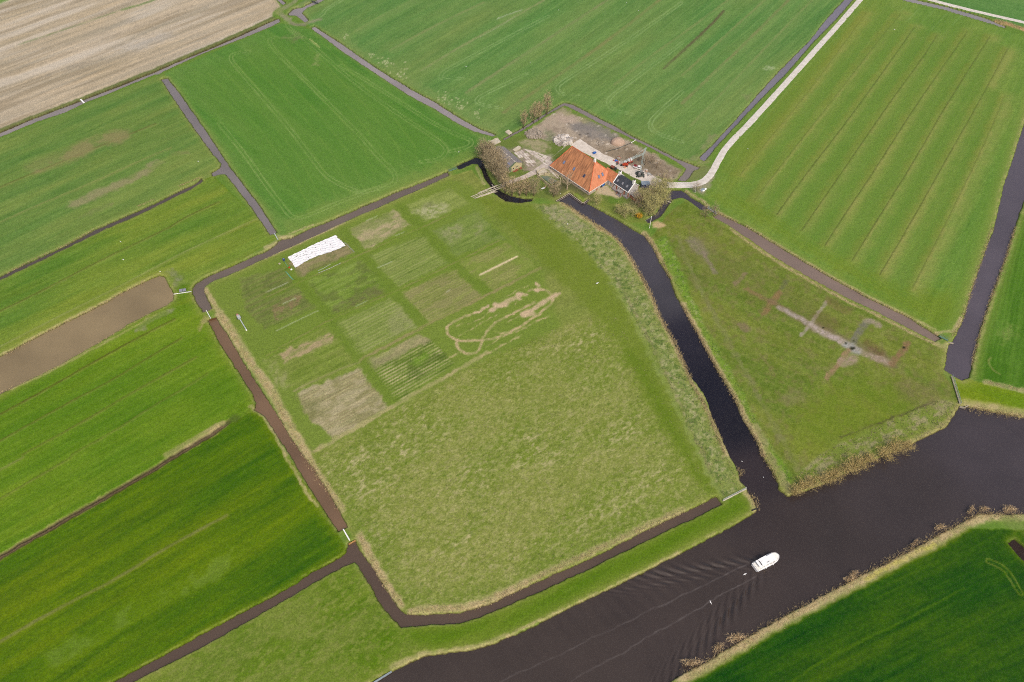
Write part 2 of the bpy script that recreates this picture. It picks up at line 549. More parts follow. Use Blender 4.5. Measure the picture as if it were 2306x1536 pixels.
fill([(420, 180), (620, 90), (700, 110), (1040, 310), (960, 370), (660, 480), (600, 440)], (74, 134, 50), alpha=0.5, soft=14, jit=2)
fill([(640, 545), (1010, 390), (1085, 345), (1060, 335), (900, 400), (700, 470), (640, 500)], (120, 150, 72), alpha=0.55, soft=3.0, jit=2)
field([(645, 30), (760, -60), (1960, -60), (1905, 5), (1575, 360), (1540, 365), (1275, 232), (1130, 312), (1100, 298), (703, 64), (680, 40)], (91, 141, 74), DIR_T, yel=(9, 0, 0), streak=6, sscale=2.6, seed=62)
field([(1930, -20), (2050, -2), (2300, 80), (2420, 120), (2310, 260), (2230, 530), (2140, 760), (2115, 765), (1660, 490), (1580, 440), (1610, 400), (1650, 320)], (100, 144, 62), DIR_R, yel=(6, 0, 0), streak=5, sscale=2.2, seed=72)
field([(2000, -60), (2600, -60), (2600, 130), (2310, 62), (2100, 2)], (80, 139, 72), [(2103, 3), (2304, 50)], yel=(4, 2, 0), streak=4, seed=82)
field([(2600, 100), (2430, 120), (2310, 300), (2290, 512), (2200, 800), (2185, 860), (2300, 880), (2600, 930)], (66, 122, 38), [(2185, 800), (2306, 300)], yel=(10, 8, 8), streak=5, sscale=2.4, seed=92)
field([(2140, 850), (2185, 855), (2300, 885), (2600, 940), (2600, 1000), (2310, 945), (2165, 917)], (98, 140, 30), [(2185, 870), (2306, 900)], yel=(12, 0, 0), streak=5, seed=12)
field([(1480, 1580), (1538, 1530), (2040, 1260), (2160, 1190), (2600, 1200), (2600, 1800), (1300, 1800)], (26, 84, -8), [(1600, 1500), (2160, 1230)], yel=(12, 6, 1), streak=6, sscale=1.9, seed=102, fine=7)
# stubble
STUB = [(-250, 340), (-60, 316), (0, 292), (180, 221), (350, 156), (480, 99), (613, 38), (613, 28), (633, 15), (618, -5), (590, -70), (-250, -70)]
field(STUB, (190, 176, 150), DIR_U, yel=(-20, -16, -18), streak=12, sscale=1.8, sstr=30, seed=112, fine=6)
fill(STUB, (216, 206, 188), alpha=0.6, soft=2, patch=1, pscale=7, ang=heading(*DIR_U), stretch=9, seed=3, plo=0.25)
fill(STUB, (152, 138, 112), alpha=0.55, soft=2, patch=1, pscale=3.5, ang=heading(*DIR_U), stretch=18, seed=5, plo=0.3)
line(T('a', (0, 530), (480, 355), (900, 185), (1300, 40)), 2.0, (158, 146, 124), 0.6, brk=0.5, jit=0.6)
line(T('a', (130, 300), (540, 165), (880, 45)), 1.6, (124, 138, 96), 0.7, brk=0.6, bscale=6)
line(T('a', (830, 65), (990, 20), (1060, -10)), 2.4, (112, 142, 86), 0.8, brk=0.2, bscale=6)
fill([(-40, -20), (32, -6), (0, 8)], (105, 150, 80), soft=2)
for q, (px, py) in enumerate(T('a', (520, 450), (620, 425), (1000, 280), (1060, 265), (400, 480), (820, 300))):
    line([(px - 28, py + 11), (px + 28, py - 12)], 2.5, (150, 142, 124), 0.45, jit=1.4, brk=0.6)
fill(T('a', (800, 320), (1100, 220), (1180, 240), (960, 340), (840, 350)), (196, 190, 178), alpha=0.5, soft=4, jit=3)
# planted strip between the stubble and its ditch
line([(-60, 323)] + T('a', (0, 884), (210, 797), (540, 672), (800, 570), (1050, 470), (1240, 388), (1440, 305), (1640, 217), (1840, 125)), 3.4, (104, 116, 70), 0.95, jit=0.6, sm=0)
line([(-60, 325)] + T('a', (0, 892), (210, 804), (540, 680), (800, 578), (1050, 479), (1240, 396), (1440, 314), (1640, 227), (1870, 126)), 1.1, (70, 62, 44), 0.8, jit=0.5, sm=0)

# ---- mown and wheel marks of the north-west field
for ln in (T('a', (1960, 195), (2060, 260), (2304, 480), (2304 + 200, 640), (2304 + 430, 800), (2304 + 600, 910), (2304 + 700, 980), (2304 + 715, 1030), (2304 + 660, 1080), (2304 + 540, 1092)),
           T('a', (1980, 250), (1830, 250), (1818, 290), (1900, 385), (2060, 540), (2200, 680), (2304, 785), (2304 + 140, 925), (2304 + 250, 1060), (2304 + 350, 1150), (2304 + 375, 1210), (2304 + 330, 1262), (2304 + 120, 1300)),
           T('a', (1680, 345), (1590, 358), (1556, 380), (1565, 415), (1760, 640), (1950, 860), (2080, 1030), (2190, 1180), (2280, 1238), (2400, 1290)),
           T('a', (2304, 440), (2454, 530), (2704, 690), (2954, 850), (3134, 930), (3190, 950), (3175, 990), (3044, 1022)),
           T('a', (1480, 830), (1660, 1050), (1820, 1280), (1900, 1380), (1960, 1460), (2010, 1478), (2100, 1450), (2304, 1360), (2600, 1250))):
    line(ln, 0.6, (134, 168, 96), 0.75, pair=1.0, jit=0.1, brk=0.35, bscale=9)
for k in range(9):
    o = k * 26
    line([(470 + o * 1.15, 165 - o * 0.42), (620 + o * 1.5, 330 - o * .1), (700 + o * 1.15, 470 - o * 0.42)], 0.9, (108, 152, 68), 0.42, jit=0.2, brk=0.5, bscale=12)
fill(T('a', (1900, 250), (2000, 225), (2050, 245), (1990, 290), (1940, 280)), (120, 128, 84), alpha=0.6, soft=2, jit=2, patch=0.6)
fill(T('a', (2110, 440), (2130, 370), (2165, 360), (2150, 440)), (150, 160, 104), alpha=0.7, soft=1.5, jit=1.5, patch=0.5)
line(T('a', (2090, 262), (2160, 320)), 0.9, (182, 190, 120), 0.8)
# ---- north field: dry strips and wheel marks
for ln, w, c, al in (([(878, 113), (985, 55), (1090, 5)], 1.6, (126, 144, 88), .6), ([(950, 158), (1060, 92), (1161, 37), (1225, 0)], 1.5, (128, 146, 92), .75), ([(1051, 208), (1201, 110), (1368, 0)], 1.8, (120, 138, 86), .8),
                     ([(1135, 253), (1268, 163), (1392, 75), (1485, 0)], 2.0, (122, 134, 78), .85), ([(1385, 190), (1460, 130), (1536, 77), (1640, 0)], 1.5, (120, 142, 82), .6), ([(1495, 155), (1536, 117), (1596, 62), (1630, 25)], 1.5, (92, 92, 60), .85),
                     ([(1536, 170), (1663, 53), (1723, 0)], 1.3, (124, 138, 82), .6), ([(1536, 233), (1600, 172), (1686, 90), (1776, 0)], 1.6, (120, 132, 80), .75), ([(1556, 283), (1640, 195), (1753, 77), (1829, 0)], 1.2, (122, 142, 84), .6),
                     ([(800, 70), (870, 30), (930, 0)], 1.8, (118, 146, 84), .5), ([(1240, 315), (1300, 275), (1380, 200)], 1, (116, 146, 82), .3), ([(1120, 42), (1175, 22)], 0.8, (190, 196, 176), .7)):
    line(ln, w * 1.25, tuple(v + 6 for v in c), min(1, al * 1.25), jit=0.35, brk=0.35, bscale=10, seed=2)
    line([(x + 8, y + 3) for x, y in ln], 4.5, (114, 152, 86), 0.5, jit=0.6, brk=0.4, bscale=14)
line([(1161, 37), (1120, 62), (1080, 84)], 0.7, (170, 180, 150), 0.6, brk=0.4)
for ln in (T('b', (1600, 640), (1490, 638), (1458, 605), (1472, 570), (1600, 490), (1800, 360), (2000, 230), (2300, 20)), T('b', (2304, 290), (1950, 560), (1822, 650), (1800, 695), (1835, 745), (1960, 770)),
           T('b', (2304, 620), (2110, 790), (2082, 850), (2130, 900), (2304, 960)), T('b', (820, 530), (690, 540), (668, 510), (720, 465), (1000, 320), (1400, 110)), T('b', (1250, 500), (1000, 620), (910, 670), (930, 705), (1080, 730)),
           T('n', (1720, -60), (1500, 60), (1340, 160), (1270, 260), (1080, 370))):
    line(ln, 0.65, (138, 176, 114), 0.75, pair=1.0, jit=0.12, brk=0.35, bscale=9)
for k in range(26):
    x0 = 1000 + k * 34
    line([(x0, 190 + k * 5.6), (x0 + 165, 190 + k * 5.6 - 112 - k * 1.2), (x0 + 330, 190 + k * 5.6 - 235 - k * 3)], 0.8, (116, 160, 90), 0.42, jit=0.2, brk=0.5, bscale=16, seed=k % 5)
fill(T('b', (0, 300), (0, 220), (400, 480), (700, 660), (960, 790), (1100, 870), (1060, 905), (900, 850), (600, 660), (300, 480)), (124, 152, 88), alpha=0.55, soft=3, jit=3, patch=0.4)
for (x, y, n, s) in ((300, 410, 26, 26), (400, 500, 22, 30), (700, 660, 26, 34), (800, 710, 16, 20), (205, 370, 8, 10), (920, 770, 8, 12), (30, 240, 6, 18)):
    for k in range(n):
        px, py = T('b', (x + random.gauss(0, s), y + random.gauss(0, s)))[0]
        line([(px, py), (px + random.uniform(-1.5, 1.5), py + random.uniform(-2, 2))], random.uniform(.4, .9), (192, 196, 150), 0.8, jit=0, sm=0)
fill(T('c', (530, 460), (600, 445), (640, 465), (570, 480)), (178, 192, 152), alpha=0.7, soft=1, jit=1.5, patch=0.7, pscale=1.5)
fill(T('c', (120, 1000), (200, 900), (250, 915), (150, 1010)), (150, 146, 108), alpha=0.6, soft=1.2, jit=1.5, patch=0.5)
fill(T('c', (400, 640), (470, 630), (450, 690)), (140, 142, 100), alpha=0.5, soft=1.2, jit=1.5, patch=0.5)

# ---- east field: slits and yellow bands
SLITS = [[(1665, 395), (1696, 357), (1826, 200), (1899, 100), (1950, 30)], [(1696, 455), (1763, 367), (1889, 207), (1969, 103), (2029, 30)], [(1749, 483), (1796, 417), (1923, 253), (2016, 123), (2060, 60)],
         [(1805, 519), (1906, 373), (2016, 213), (2076, 133), (2110, 80)], [(1858, 552), (1883, 512), (1963, 393), (2056, 247), (2126, 147), (2179, 70)], [(1920, 585), (1965, 512), (2056, 367), (2136, 227), (2229, 83)],
         [(1981, 619), (2045, 512), (2123, 373), (2206, 227), (2269, 110)], [(2053, 652), (2125, 512), (2169, 423), (2229, 297), (2262, 215)]]
for k, s in enumerate(SLITS):
    off = [(x + 10, y + 2) for x, y in s]
    for q in range(5):
        line([(x - 36 + q * 12 + 4 * math.sin(k * 3 + q), y - 9 + q * 3) for x, y in s], 2.2, random.choice([(132, 152, 78), (90, 138, 56), (142, 154, 80), (118, 148, 72)]), 0.5, jit=0.8, brk=0.4, bscale=12, seed=q, soft=0.95)
    line(off, 8.0, (150, 156, 84), 0.55, jit=0.9, brk=0.4, bscale=9, seed=k, soft=0.95)
    line([(x - 9, y - 3) for x, y in s], 4.0, (134, 138, 60), 0.5, jit=0.9, brk=0.5, bscale=9, seed=k + 3, soft=0.95)
    line([(x - 30, y - 6) for x, y in s], 9.0, (84, 134, 50), 0.6, jit=0.8, brk=0.2, bscale=12, seed=k, soft=0.9)
    line([(x + 4, y + 1) for x, y in s[:-1]], 1.6, (160, 158, 90), 0.5, jit=0.5, brk=0.7, bscale=7, seed=k + 1)
    line(s, 0.3, (74, 84, 42), 0.9 if 2 <= k <= 6 else 0.5, jit=0.08, brk=0.15, bscale=10, dz=-0.2)
fill([(1640, 340), (1700, 290), (1860, 100), (1960, 0), (1990, 0), (1860, 150), (1730, 330), (1650, 440), (1610, 440)], (124, 140, 54), alpha=0.4, soft=6, jit=3)
fill([(1600, 440), (1700, 490), (2110, 745), (2150, 740), (2180, 650), (2050, 660), (1800, 540), (1700, 460)], (112, 134, 34), alpha=0.5, soft=7, jit=3)
for k in range(5):
    line([(1640 + k * 4, 478 - k * 9), (1900 + k * 3, 625 - k * 9), (2100, 738 - k * 9)], 0.6, (136, 156, 66), 0.3, brk=0.4, bscale=10)
line([(1930, 30), (1800, 165), (1690, 300), (1640, 380), (1615, 430), (1680, 480)], 0.5, (120, 158, 78), 0.5, pair=1, brk=0.3)
fill([(2240, 540), (2300, 330), (2310, 280), (2270, 300), (2150, 640), (2140, 740), (2160, 740)], (92, 142, 56), alpha=0.6, soft=3)

# ---- left fields: ditch-side tracks, muddy patches
A_ = (104, 108, 62)
for ln, w, c, al in ((T('a', (0, 1262), (160, 1195), (430, 1085), (600, 1015), (780, 945), (1050, 835)), 1.0, (104, 112, 58), .75), (T('a', (0, 1500), (300, 1365), (620, 1235), (900, 1105), (1155, 995)), .8, (150, 152, 92), .6),
                     (T('a', (1140, 1536), (1260, 1462), (1480, 1362)), .7, (96, 104, 46), .8), (T('d', (0, 565), (300, 420), (700, 210), (1000, 70), (1140, 0)), .8, (98, 110, 48), .75), (T('d', (0, 805), (300, 650), (700, 450), (900, 350), (1200, 185), (1560, 20), (1780, -80)), .8, (148, 158, 96), .6),
                     (T('d', (0, 1262), (300, 1100), (640, 905), (940, 740), (1180, 618)), .9, (88, 100, 34), .85), (T('d', (0, 1440), (400, 1215), (760, 1030), (1000, 880), (1230, 745)), .8, (92, 108, 38), .75),
                     (T('d', (150, 1536), (520, 1335), (900, 1110), (1100, 1000), (1325, 875)), .8, (96, 110, 44), .65), (T('d', (480, 1536), (760, 1380), (1000, 1225), (1250, 1080), (1400, 985)), .7, (92, 110, 42), .55),
                     (T('g', (0, 1262), (200, 1145), (420, 1025), (800, 830), (1100, 640), (1340, 510), (1530, 410)), 1.2, (112, 122, 70), .7), (T('g', (0, 295), (250, 150), (480, 15)), .7, (92, 110, 44), .6), (T('g', (0, 100), (160, 15)), .7, (130, 140, 80), .6)):
    line(ln, w, c, min(1, al * 1.15), jit=0.12, brk=0.2, bscale=9)
    line([(x + 1.5, y + 2.5) for x, y in ln], w * 1.2, (146, 150, 84), 0.35, jit=0.3, brk=0.5, bscale=6)
for tile, ln, w, c, al in (('a', [(270, 1120), (480, 1050), (640, 960), (800, 925)], 12, (146, 138, 92), .85), ('a', [(500, 1380), (700, 1290), (950, 1180), (1060, 1100)], 6, (152, 146, 106), .85), ('a', [(560, 1460), (740, 1380)], 3, (140, 138, 96), .5),
                           ('a', [(1160, 1030), (1270, 1035)], 3, (138, 140, 90), .5), ('g', [(380, 1370), (700, 1180), (960, 1040), (1300, 870), (1600, 690)], 7, (112, 146, 70), .55), ('d', [(950, 690), (1040, 610), (1150, 565)], 3.2, (150, 148, 124), .85)):
    line(T(tile, *ln), w, c, al, jit=1.4, brk=0.6, bscale=7, seed=3)
for cx_, cy_ in T('d', (1155, 290), (1170, 320), (1200, 345), (1180, 378)):
    fill([(cx_ - 7, cy_ + 2), (cx_ + 3, cy_ - 5), (cx_ + 9, cy_ + 3), (cx_ + 1, cy_ + 7)], (150, 152, 128), alpha=0.75, soft=0.6, jit=1.2, patch=0.6, pscale=1.5)
fill(T('d', (1140, 285), (1190, 290), (1260, 380), (1200, 400), (1150, 330)), (122, 132, 92), alpha=0.5, soft=1.5, jit=1.5, patch=0.4)
fill(T('d', (1340, 700), (1380, 590), (1425, 600), (1420, 640), (1380, 650), (1350, 700)), (184, 160, 122), alpha=0.8, soft=0.8, jit=0.8, patch=0.3)
# dry brown ditch of the lower left
DD = [(-100, 1305)] + T('g', (0, 692), (170, 590), (350, 490), (480, 412), (640, 325), (850, 205), (1040, 95), (1190, 2)) + T('d', (1300, 1470), (1430, 1395), (1540, 1315))
line([(x - 1, y - 3.4) for x, y in DD], 1.6, (188, 176, 120), 0.6, jit=0.5, brk=0.4)
line([(x + 2, y + 4.0) for x, y in DD], 1.5, (178, 166, 118), 0.55, jit=0.5, brk=0.6)
line(DD, 2.0, (96, 82, 60), 0.95, jit=0.25, dz=-0.55, sm=0)
line(DD, 0.8, (130, 108, 84), 0.8, jit=0.3, brk=0.5)
line([(x - .6, y - 1.6) for x, y in DD], 0.5, (48, 46, 32), 0.8, jit=0.3, brk=0.3)
line(T('d', (1130, 1536), (1300, 1440), (1430, 1365), (1500, 1318)), 2.6, (182, 166, 120), 0.85, jit=0.5, brk=0.3)
fill(T('d', (1500, 1330), (1580, 1265), (1640, 1275), (1600, 1320)), (78, 104, 44), alpha=0.8, soft=1, jit=1.2)

# ---- central meadow
A0 = heading(*DIR_A)
MEADOW = [(478, 700), (462, 650), (500, 628), (640, 562), (780, 500), (1010, 398), (1062, 382), (1110, 440), (1200, 458), (1260, 458), (1360, 520), (1420, 585), (1470, 680), (1540, 815), (1600, 945), (1665, 1085), (1680, 1105), (1610, 1130), (1440, 1205), (1230, 1310), (1090, 1380), (915, 1392), (870, 1330), (800, 1225), (760, 1140), (650, 960), (500, 730)]
field(MEADOW, (124, 142, 68), DIR_A, yel=(10, 4, 8), streak=5, sscale=2.2, sstr=9, seed=120, fine=7)
SOUTHM = [(745, 1000), (895, 915), (1050, 828), (1260, 735), (1380, 700), (1450, 820), (1530, 960), (1610, 1125), (1440, 1200), (1230, 1305), (1090, 1375), (930, 1380), (870, 1320), (800, 1210), (700, 1020)]
fill(SOUTHM, (110, 136, 50), alpha=0.75, soft=2, jit=1)
fill(SOUTHM, (170, 168, 110), alpha=0.32, soft=3, patch=1, pscale=1.1, ang=A0, stretch=1.5, seed=1, plo=0.25)
_c0 = C.copy()
fill(SOUTHM, (192, 182, 136), alpha=0.85, soft=3, patch=1, pscale=1.0, ang=A0, stretch=1.9, seed=4, plo=0.45)
C[:] = _c0 + (C - _c0) * sst(-0.5, 0.7, fbm(X, Y, 16, A0, 2.5, 3, 6))[:, None]
fill([(740, 1010), (1100, 870), (1450, 850), (1560, 1080), (1230, 1300), (1000, 1340), (860, 1290)], (190, 182, 130), alpha=0.32, soft=14, jit=8, patch=1, pscale=1.3, ang=A0, stretch=2.0, seed=6, plo=0.3)
fill(SOUTHM, (98, 128, 44), alpha=0.4, soft=3, patch=1, pscale=6, ang=A0, stretch=1.6, seed=7, plo=0.42)
fill(SOUTHM, (150, 154, 86), alpha=0.45, soft=3, patch=1, pscale=13, ang=A0, stretch=2.2, seed=2, plo=0.2)
fill([(745, 1200), (800, 1215), (900, 1370), (1090, 1370), (1600, 1110), (1590, 1080), (1100, 1320), (960, 1330), (800, 1150), (730, 1060), (700, 1040)], (102, 134, 50), alpha=0.6, soft=5, jit=3, patch=0.4, pscale=6)
fill(SOUTHM, (186, 180, 128), alpha=0.42, soft=3, jit=1.5, patch=1, pscale=0.6, ang=A0, stretch=1.4, seed=2, plo=0.3)
fill(SOUTHM, (86, 112, 40), alpha=0.40, soft=3, jit=1.5, patch=1, pscale=0.7, ang=A0, stretch=1.4, seed=5, plo=0.45)
LOWT = [(300, 1530), (790, 1262), (815, 1290), (905, 1415), (960, 1480), (840, 1540), (700, 1640), (200, 1620)]
fill(LOWT, (160, 160, 98), alpha=0.42, soft=3, jit=2, patch=1, pscale=0.9, ang=A0, stretch=1.6, seed=3, plo=0.25)
fill(LOWT, (126, 142, 70), alpha=0.5, soft=3, jit=2, patch=1, pscale=8, ang=A0, stretch=1.6, seed=6, plo=0.1)
for k in range(230):
    px, py = random.uniform(760, 1560), random.uniform(860, 1360)
    line([(px, py), (px + random.uniform(-2, 2), py + random.uniform(-1, 1))], random.uniform(0.4, 1.1), (74, 112, 34), random.uniform(.3, .65), jit=0.3, sm=0)
# smooth darker belt and the rough verge of the house canal
BELT = [(1050, 440), (1110, 445), (1210, 470), (1330, 560), (1400, 660), (1470, 810), (1540, 950), (1620, 1120), (1560, 1080), (1470, 930), (1400, 790), (1330, 700), (1230, 600), (1140, 500)]
fill(BELT, (104, 132, 44), alpha=0.8, soft=3, jit=2, patch=0.2)
fill([(1420, 790), (1460, 840), (1560, 1040), (1610, 1120), (1585, 1100), (1500, 960), (1410, 800)], (84, 122, 30), alpha=0.6, soft=3, jit=2)
VERGE = [(1205, 462), (1262, 460), (1360, 520), (1420, 585), (1470, 680), (1540, 815), (1600, 945), (1665, 1085), (1630, 1125), (1560, 985), (1500, 850), (1430, 720), (1370, 620), (1300, 545), (1235, 490)]
fill(VERGE, (134, 152, 86), alpha=0.85, soft=4.0, jit=3.0)
fill(VERGE, (184, 178, 134), alpha=0.7, soft=1.5, jit=1.5, patch=1, pscale=1.4, seed=4, plo=0.25)
fill(VERGE, (76, 112, 50), alpha=0.7, soft=1.5, jit=1.5, patch=1, pscale=1.2, seed=3, plo=0.3)
fill([(1215, 462), (1260, 462), (1330, 510), (1300, 520), (1240, 490)], (168, 160, 128), alpha=0.7, soft=1.5, jit=2, patch=0.6, pscale=1.5)
line([(1370, 620), (1400, 668), (1440, 750), (1500, 870), (1560, 1000), (1625, 1120)], 1.6, (136, 160, 84), 0.5, jit=0.8, brk=0.3)
line([(1380, 610), (1430, 700), (1480, 800), (1540, 930), (1600, 1060)], 1.2, (150, 138, 104), 0.4, jit=0.8, brk=0.6)
# garden ground
GARD = [(478, 700), (465, 645), (640, 565), (780, 503), (1010, 400), (1062, 420), (1110, 500), (1215, 595), (1262, 735), (1050, 828), (895, 915), (745, 1000), (700, 1010), (620, 900), (540, 790)]
fill(GARD, (108, 140, 56), alpha=0.75, soft=2, jit=1)


def plot(tile, quad, base, row=None, rowc=None, rowa=0.6, seed=0, mott=None, mota=0.5, dark=None):
    pts = T(tile, *quad)
    fill(pts, base, alpha=0.72, soft=0.9, jit=1.1)
    P = Gs(pts)
    idx = bbox(P, 1)
    a = sst(0.4, -0.4, signed(P, idx, 0.4))
    u = -(X[idx] - P[0, 0]) * math.sin(A0) + (Y[idx] - P[0, 1]) * math.cos(A0)
    ns = fbm(X[idx], Y[idx], 0.8, A0, 18, 3, seed)
    n2 = fbm(X[idx], Y[idx], 2.5, A0, 5, 3, seed + 1)
    C[idx] += (a * (ns * 15 + n2 * 6 + FINE[idx] * 7))[:, None] * np.array([1, .8, .7])
    if row:
        r = 0.5 + 0.5 * np.cos(2 * math.pi * u / row + n2 * 0.5 + 0.7 * fbm(X[idx], Y[idx], 8.0, A0, 2, 2, seed + 2))
        r = sst(0.35, 0.75, r) * (0.8 + 0.5 * n2) * a * rowa
        r = np.clip(r, 0, 1)
        C[idx] += r[:, None] * (np.array(rowc) - C[idx])
        Z[idx] += (0.06 * r).astype(np.float32)
    if mott is not None:
        fill(pts, mott, alpha=mota, soft=1, jit=1, patch=1, pscale=2.2, ang=A0, stretch=3, seed=seed + 3, plo=0.05)
    if dark is not None:
        fill(pts, dark, alpha=0.5, soft=1, jit=1, patch=1, pscale=3.5, ang=A0, stretch=1.5, seed=seed + 4, plo=0.3)


plot('p', [(165, 570), (545, 385), (692, 520), (255, 712)], (138, 130, 92), 2.2, (126, 138, 74), .4, 1, (160, 142, 112), .6, (92, 108, 52))
plot('p', [(650, 330), (1010, 185), (1130, 295), (790, 500)], (150, 150, 104), None, None, 0, 2, (186, 170, 134), .85, (112, 140, 66))
plot('p', [(1085, 150), (1440, 15), (1610, 130), (1250, 272)], (136, 154, 84), None, None, 0, 3, None, 0, None)
fill(T('p', (1150, 190), (1280, 120), (1440, 140), (1420, 200), (1260, 262)), (182, 182, 138), alpha=0.85, soft=2.5, jit=2, patch=0.7, pscale=1.2, seed=2)
fill(T('p', (1230, 150), (1300, 120), (1320, 150), (1260, 165)), (110, 122, 72), alpha=0.6, soft=1.2, jit=1)
plot('p', [(1300, 345), (1650, 185), (1880, 420), (1490, 545)], (108, 138, 68), None, None, 0, 4, (132, 148, 88), .4, None)
fill(T('p', (1320, 350), (1540, 300), (1560, 370), (1480, 440), (1410, 420)), (158, 158, 118), alpha=0.6, soft=1.2, jit=2.5, patch=0.9, pscale=1.8)
fill(T('p', (1640, 300), (1700, 290), (1700, 390), (1650, 390)), (160, 156, 120), alpha=0.5, soft=1.2, jit=2.5, patch=0.8, pscale=1.8)
plot('p', [(800, 545), (1240, 385), (1440, 600), (1040, 790)], (118, 144, 72), 1.6, (156, 166, 104), .6, 5, (138, 150, 86), .3, None)
plot('p', [(1500, 600), (1890, 445), (2115, 612), (1790, 822)], (138, 146, 82), 1.4, (160, 152, 102), .5, 6, (116, 148, 60), .6, None)
plot('p', [(310, 745), (750, 580), (960, 795), (520, 1005)], (112, 146, 62), 3.5, (132, 156, 84), .4, 7, None, 0, (92, 104, 56))
fill(T('p', (700, 850), (850, 790), (960, 830), (800, 910), (560, 990), (540, 960)), (108, 108, 70), alpha=0.7, soft=1.5, jit=2, patch=0.7, pscale=1.6)
plot('p', [(1060, 835), (1480, 650), (1690, 862), (1275, 1062)], (136, 144, 80), 1.5, (166, 158, 112), .55, 8, (150, 142, 98), .5, None)
plot('p', [(-220, 720), (160, 640), (200, 740), (385, 950), (0, 1120), (-160, 980)], (112, 132, 68), 3.0, (124, 118, 78), .4, 9, None, 0, (96, 110, 60))
fill(T('p', (40, 940), (200, 850), (300, 870), (240, 950), (70, 1040)), (146, 124, 92), alpha=0.75, soft=1.2, jit=2, patch=0.7, pscale=1.5)
plot('p', [(540, 1075), (1000, 868), (1180, 1100), (730, 1335)], (128, 150, 78), 1.7, (158, 164, 108), .6, 10, None, 0, None)
fill(T('p', (1040, 930), (1150, 1050), (1170, 1100), (1000, 1190), (930, 1100)), (160, 156, 118), alpha=0.4, soft=2, jit=1, patch=0.5)
plot('q', [(900, 705), (1400, 458), (1500, 515), (980, 785)], (168, 152, 122), None, None, 0, 11, (130, 146, 84), .35, None)
plot('q', [(980, 778), (1500, 510), (1715, 720), (1190, 1082)], (94, 128, 50), 1.45, (192, 182, 134), .85, 12, None, 0, (70, 96, 40))
fill(T('q', (1300, 720), (1440, 620), (1500, 640), (1380, 740)), (96, 152, 44), alpha=0.6, soft=2, jit=1)
plot('q', [(270, 990), (845, 765), (1105, 1115), (600, 1400), (500, 1300), (390, 1230)], (184, 168, 136), 1.35, (146, 132, 98), .65, 13, (200, 186, 156), .4, (124, 124, 74))
fill(T('q', (300, 1050), (480, 1040), (500, 1200), (420, 1220)), (118, 122, 74), alpha=0.6, soft=3, jit=2, patch=0.4)
plot('q', [(0, 660), (500, 390), (620, 440), (830, 760), (300, 960), (110, 900)], (112, 138, 58), None, None, 0, 14, (134, 146, 78), .4, None)
fill(T('q', (95, 650), (420, 500), (560, 440), (635, 520), (480, 590), (300, 650), (165, 715)), (180, 160, 124), alpha=0.9, soft=0.8, jit=1.4, patch=0.55, pscale=1.8, ang=A0, stretch=2.5)
fill(T('q', (0, 700), (60, 680), (200, 880), (180, 960), (100, 920)), (174, 168, 124), alpha=0.6, soft=2.5, jit=2, patch=0.7, pscale=1.6)
# grass walks between the plots
for ln in (T('p', (195, 660), (290, 790), (440, 960), (560, 1120), (700, 1310), (790, 1400), (1020, 1700)), T('p', (610, 340), (720, 500), (830, 610), (900, 720), (1010, 850), (1150, 1000), (1230, 1090)), T('p', (1040, 160), (1180, 270), (1290, 400), (1430, 570), (1560, 680), (1740, 830))):
    line(ln, 5.0, (96, 130, 46), 0.62, jit=1.3, sm=0, brk=0.35, bscale=4)
for ln in (T('p', (0, 868), (190, 780), (430, 680), (790, 510), (1290, 290), (1500, 190)), T('p', (0, 1330), (270, 1175), (510, 1040), (780, 925), (1050, 808), (1500, 590), (1830, 425))):
    line(ln, 3.0, (104, 138, 50), 0.6, jit=0.8, sm=0)
    line(ln, 0.9, (148, 142, 92), 0.55, jit=0.4, brk=0.5, bscale=8)
line(T('p', (740, 1360), (1240, 1100), (1500, 965), (1780, 832), (2150, 640)), 1.6, (158, 146, 100), 0.8, jit=0.6, brk=0.3, bscale=9)
line(T('q', (440, 1510), (575, 1440), (800, 1310), (1090, 1150), (1180, 1095), (1500, 915), (1810, 740), (2010, 620)), 1.9, (186, 172, 126), 0.8, jit=0.8, brk=0.3, bscale=7)
line(T('q', (250, 970), (500, 850), (700, 760), (850, 710)), 1.0, (160, 152, 108), 0.7, brk=0.4)
line(T('p', (1680, 695), (1970, 550)), 1.1, (226, 208, 168), 0.95, jit=0.15, sm=0)
for ln in (T('p', (1010, 388), (1082, 360)), T('p', (700, 945), (790, 900)), T('p', (80, 1135), (230, 1060), (410, 975)), T('p', (1415, 828), (1445, 815)), T('p', (0, 830), (165, 757)), T('p', (130, 920), (230, 878)), T('p', (780, 270), (870, 232)), T('p', (870, 640), (990, 590))):
    line(ln, 0.3, (206, 212, 190), 0.75, jit=0.1, sm=0)
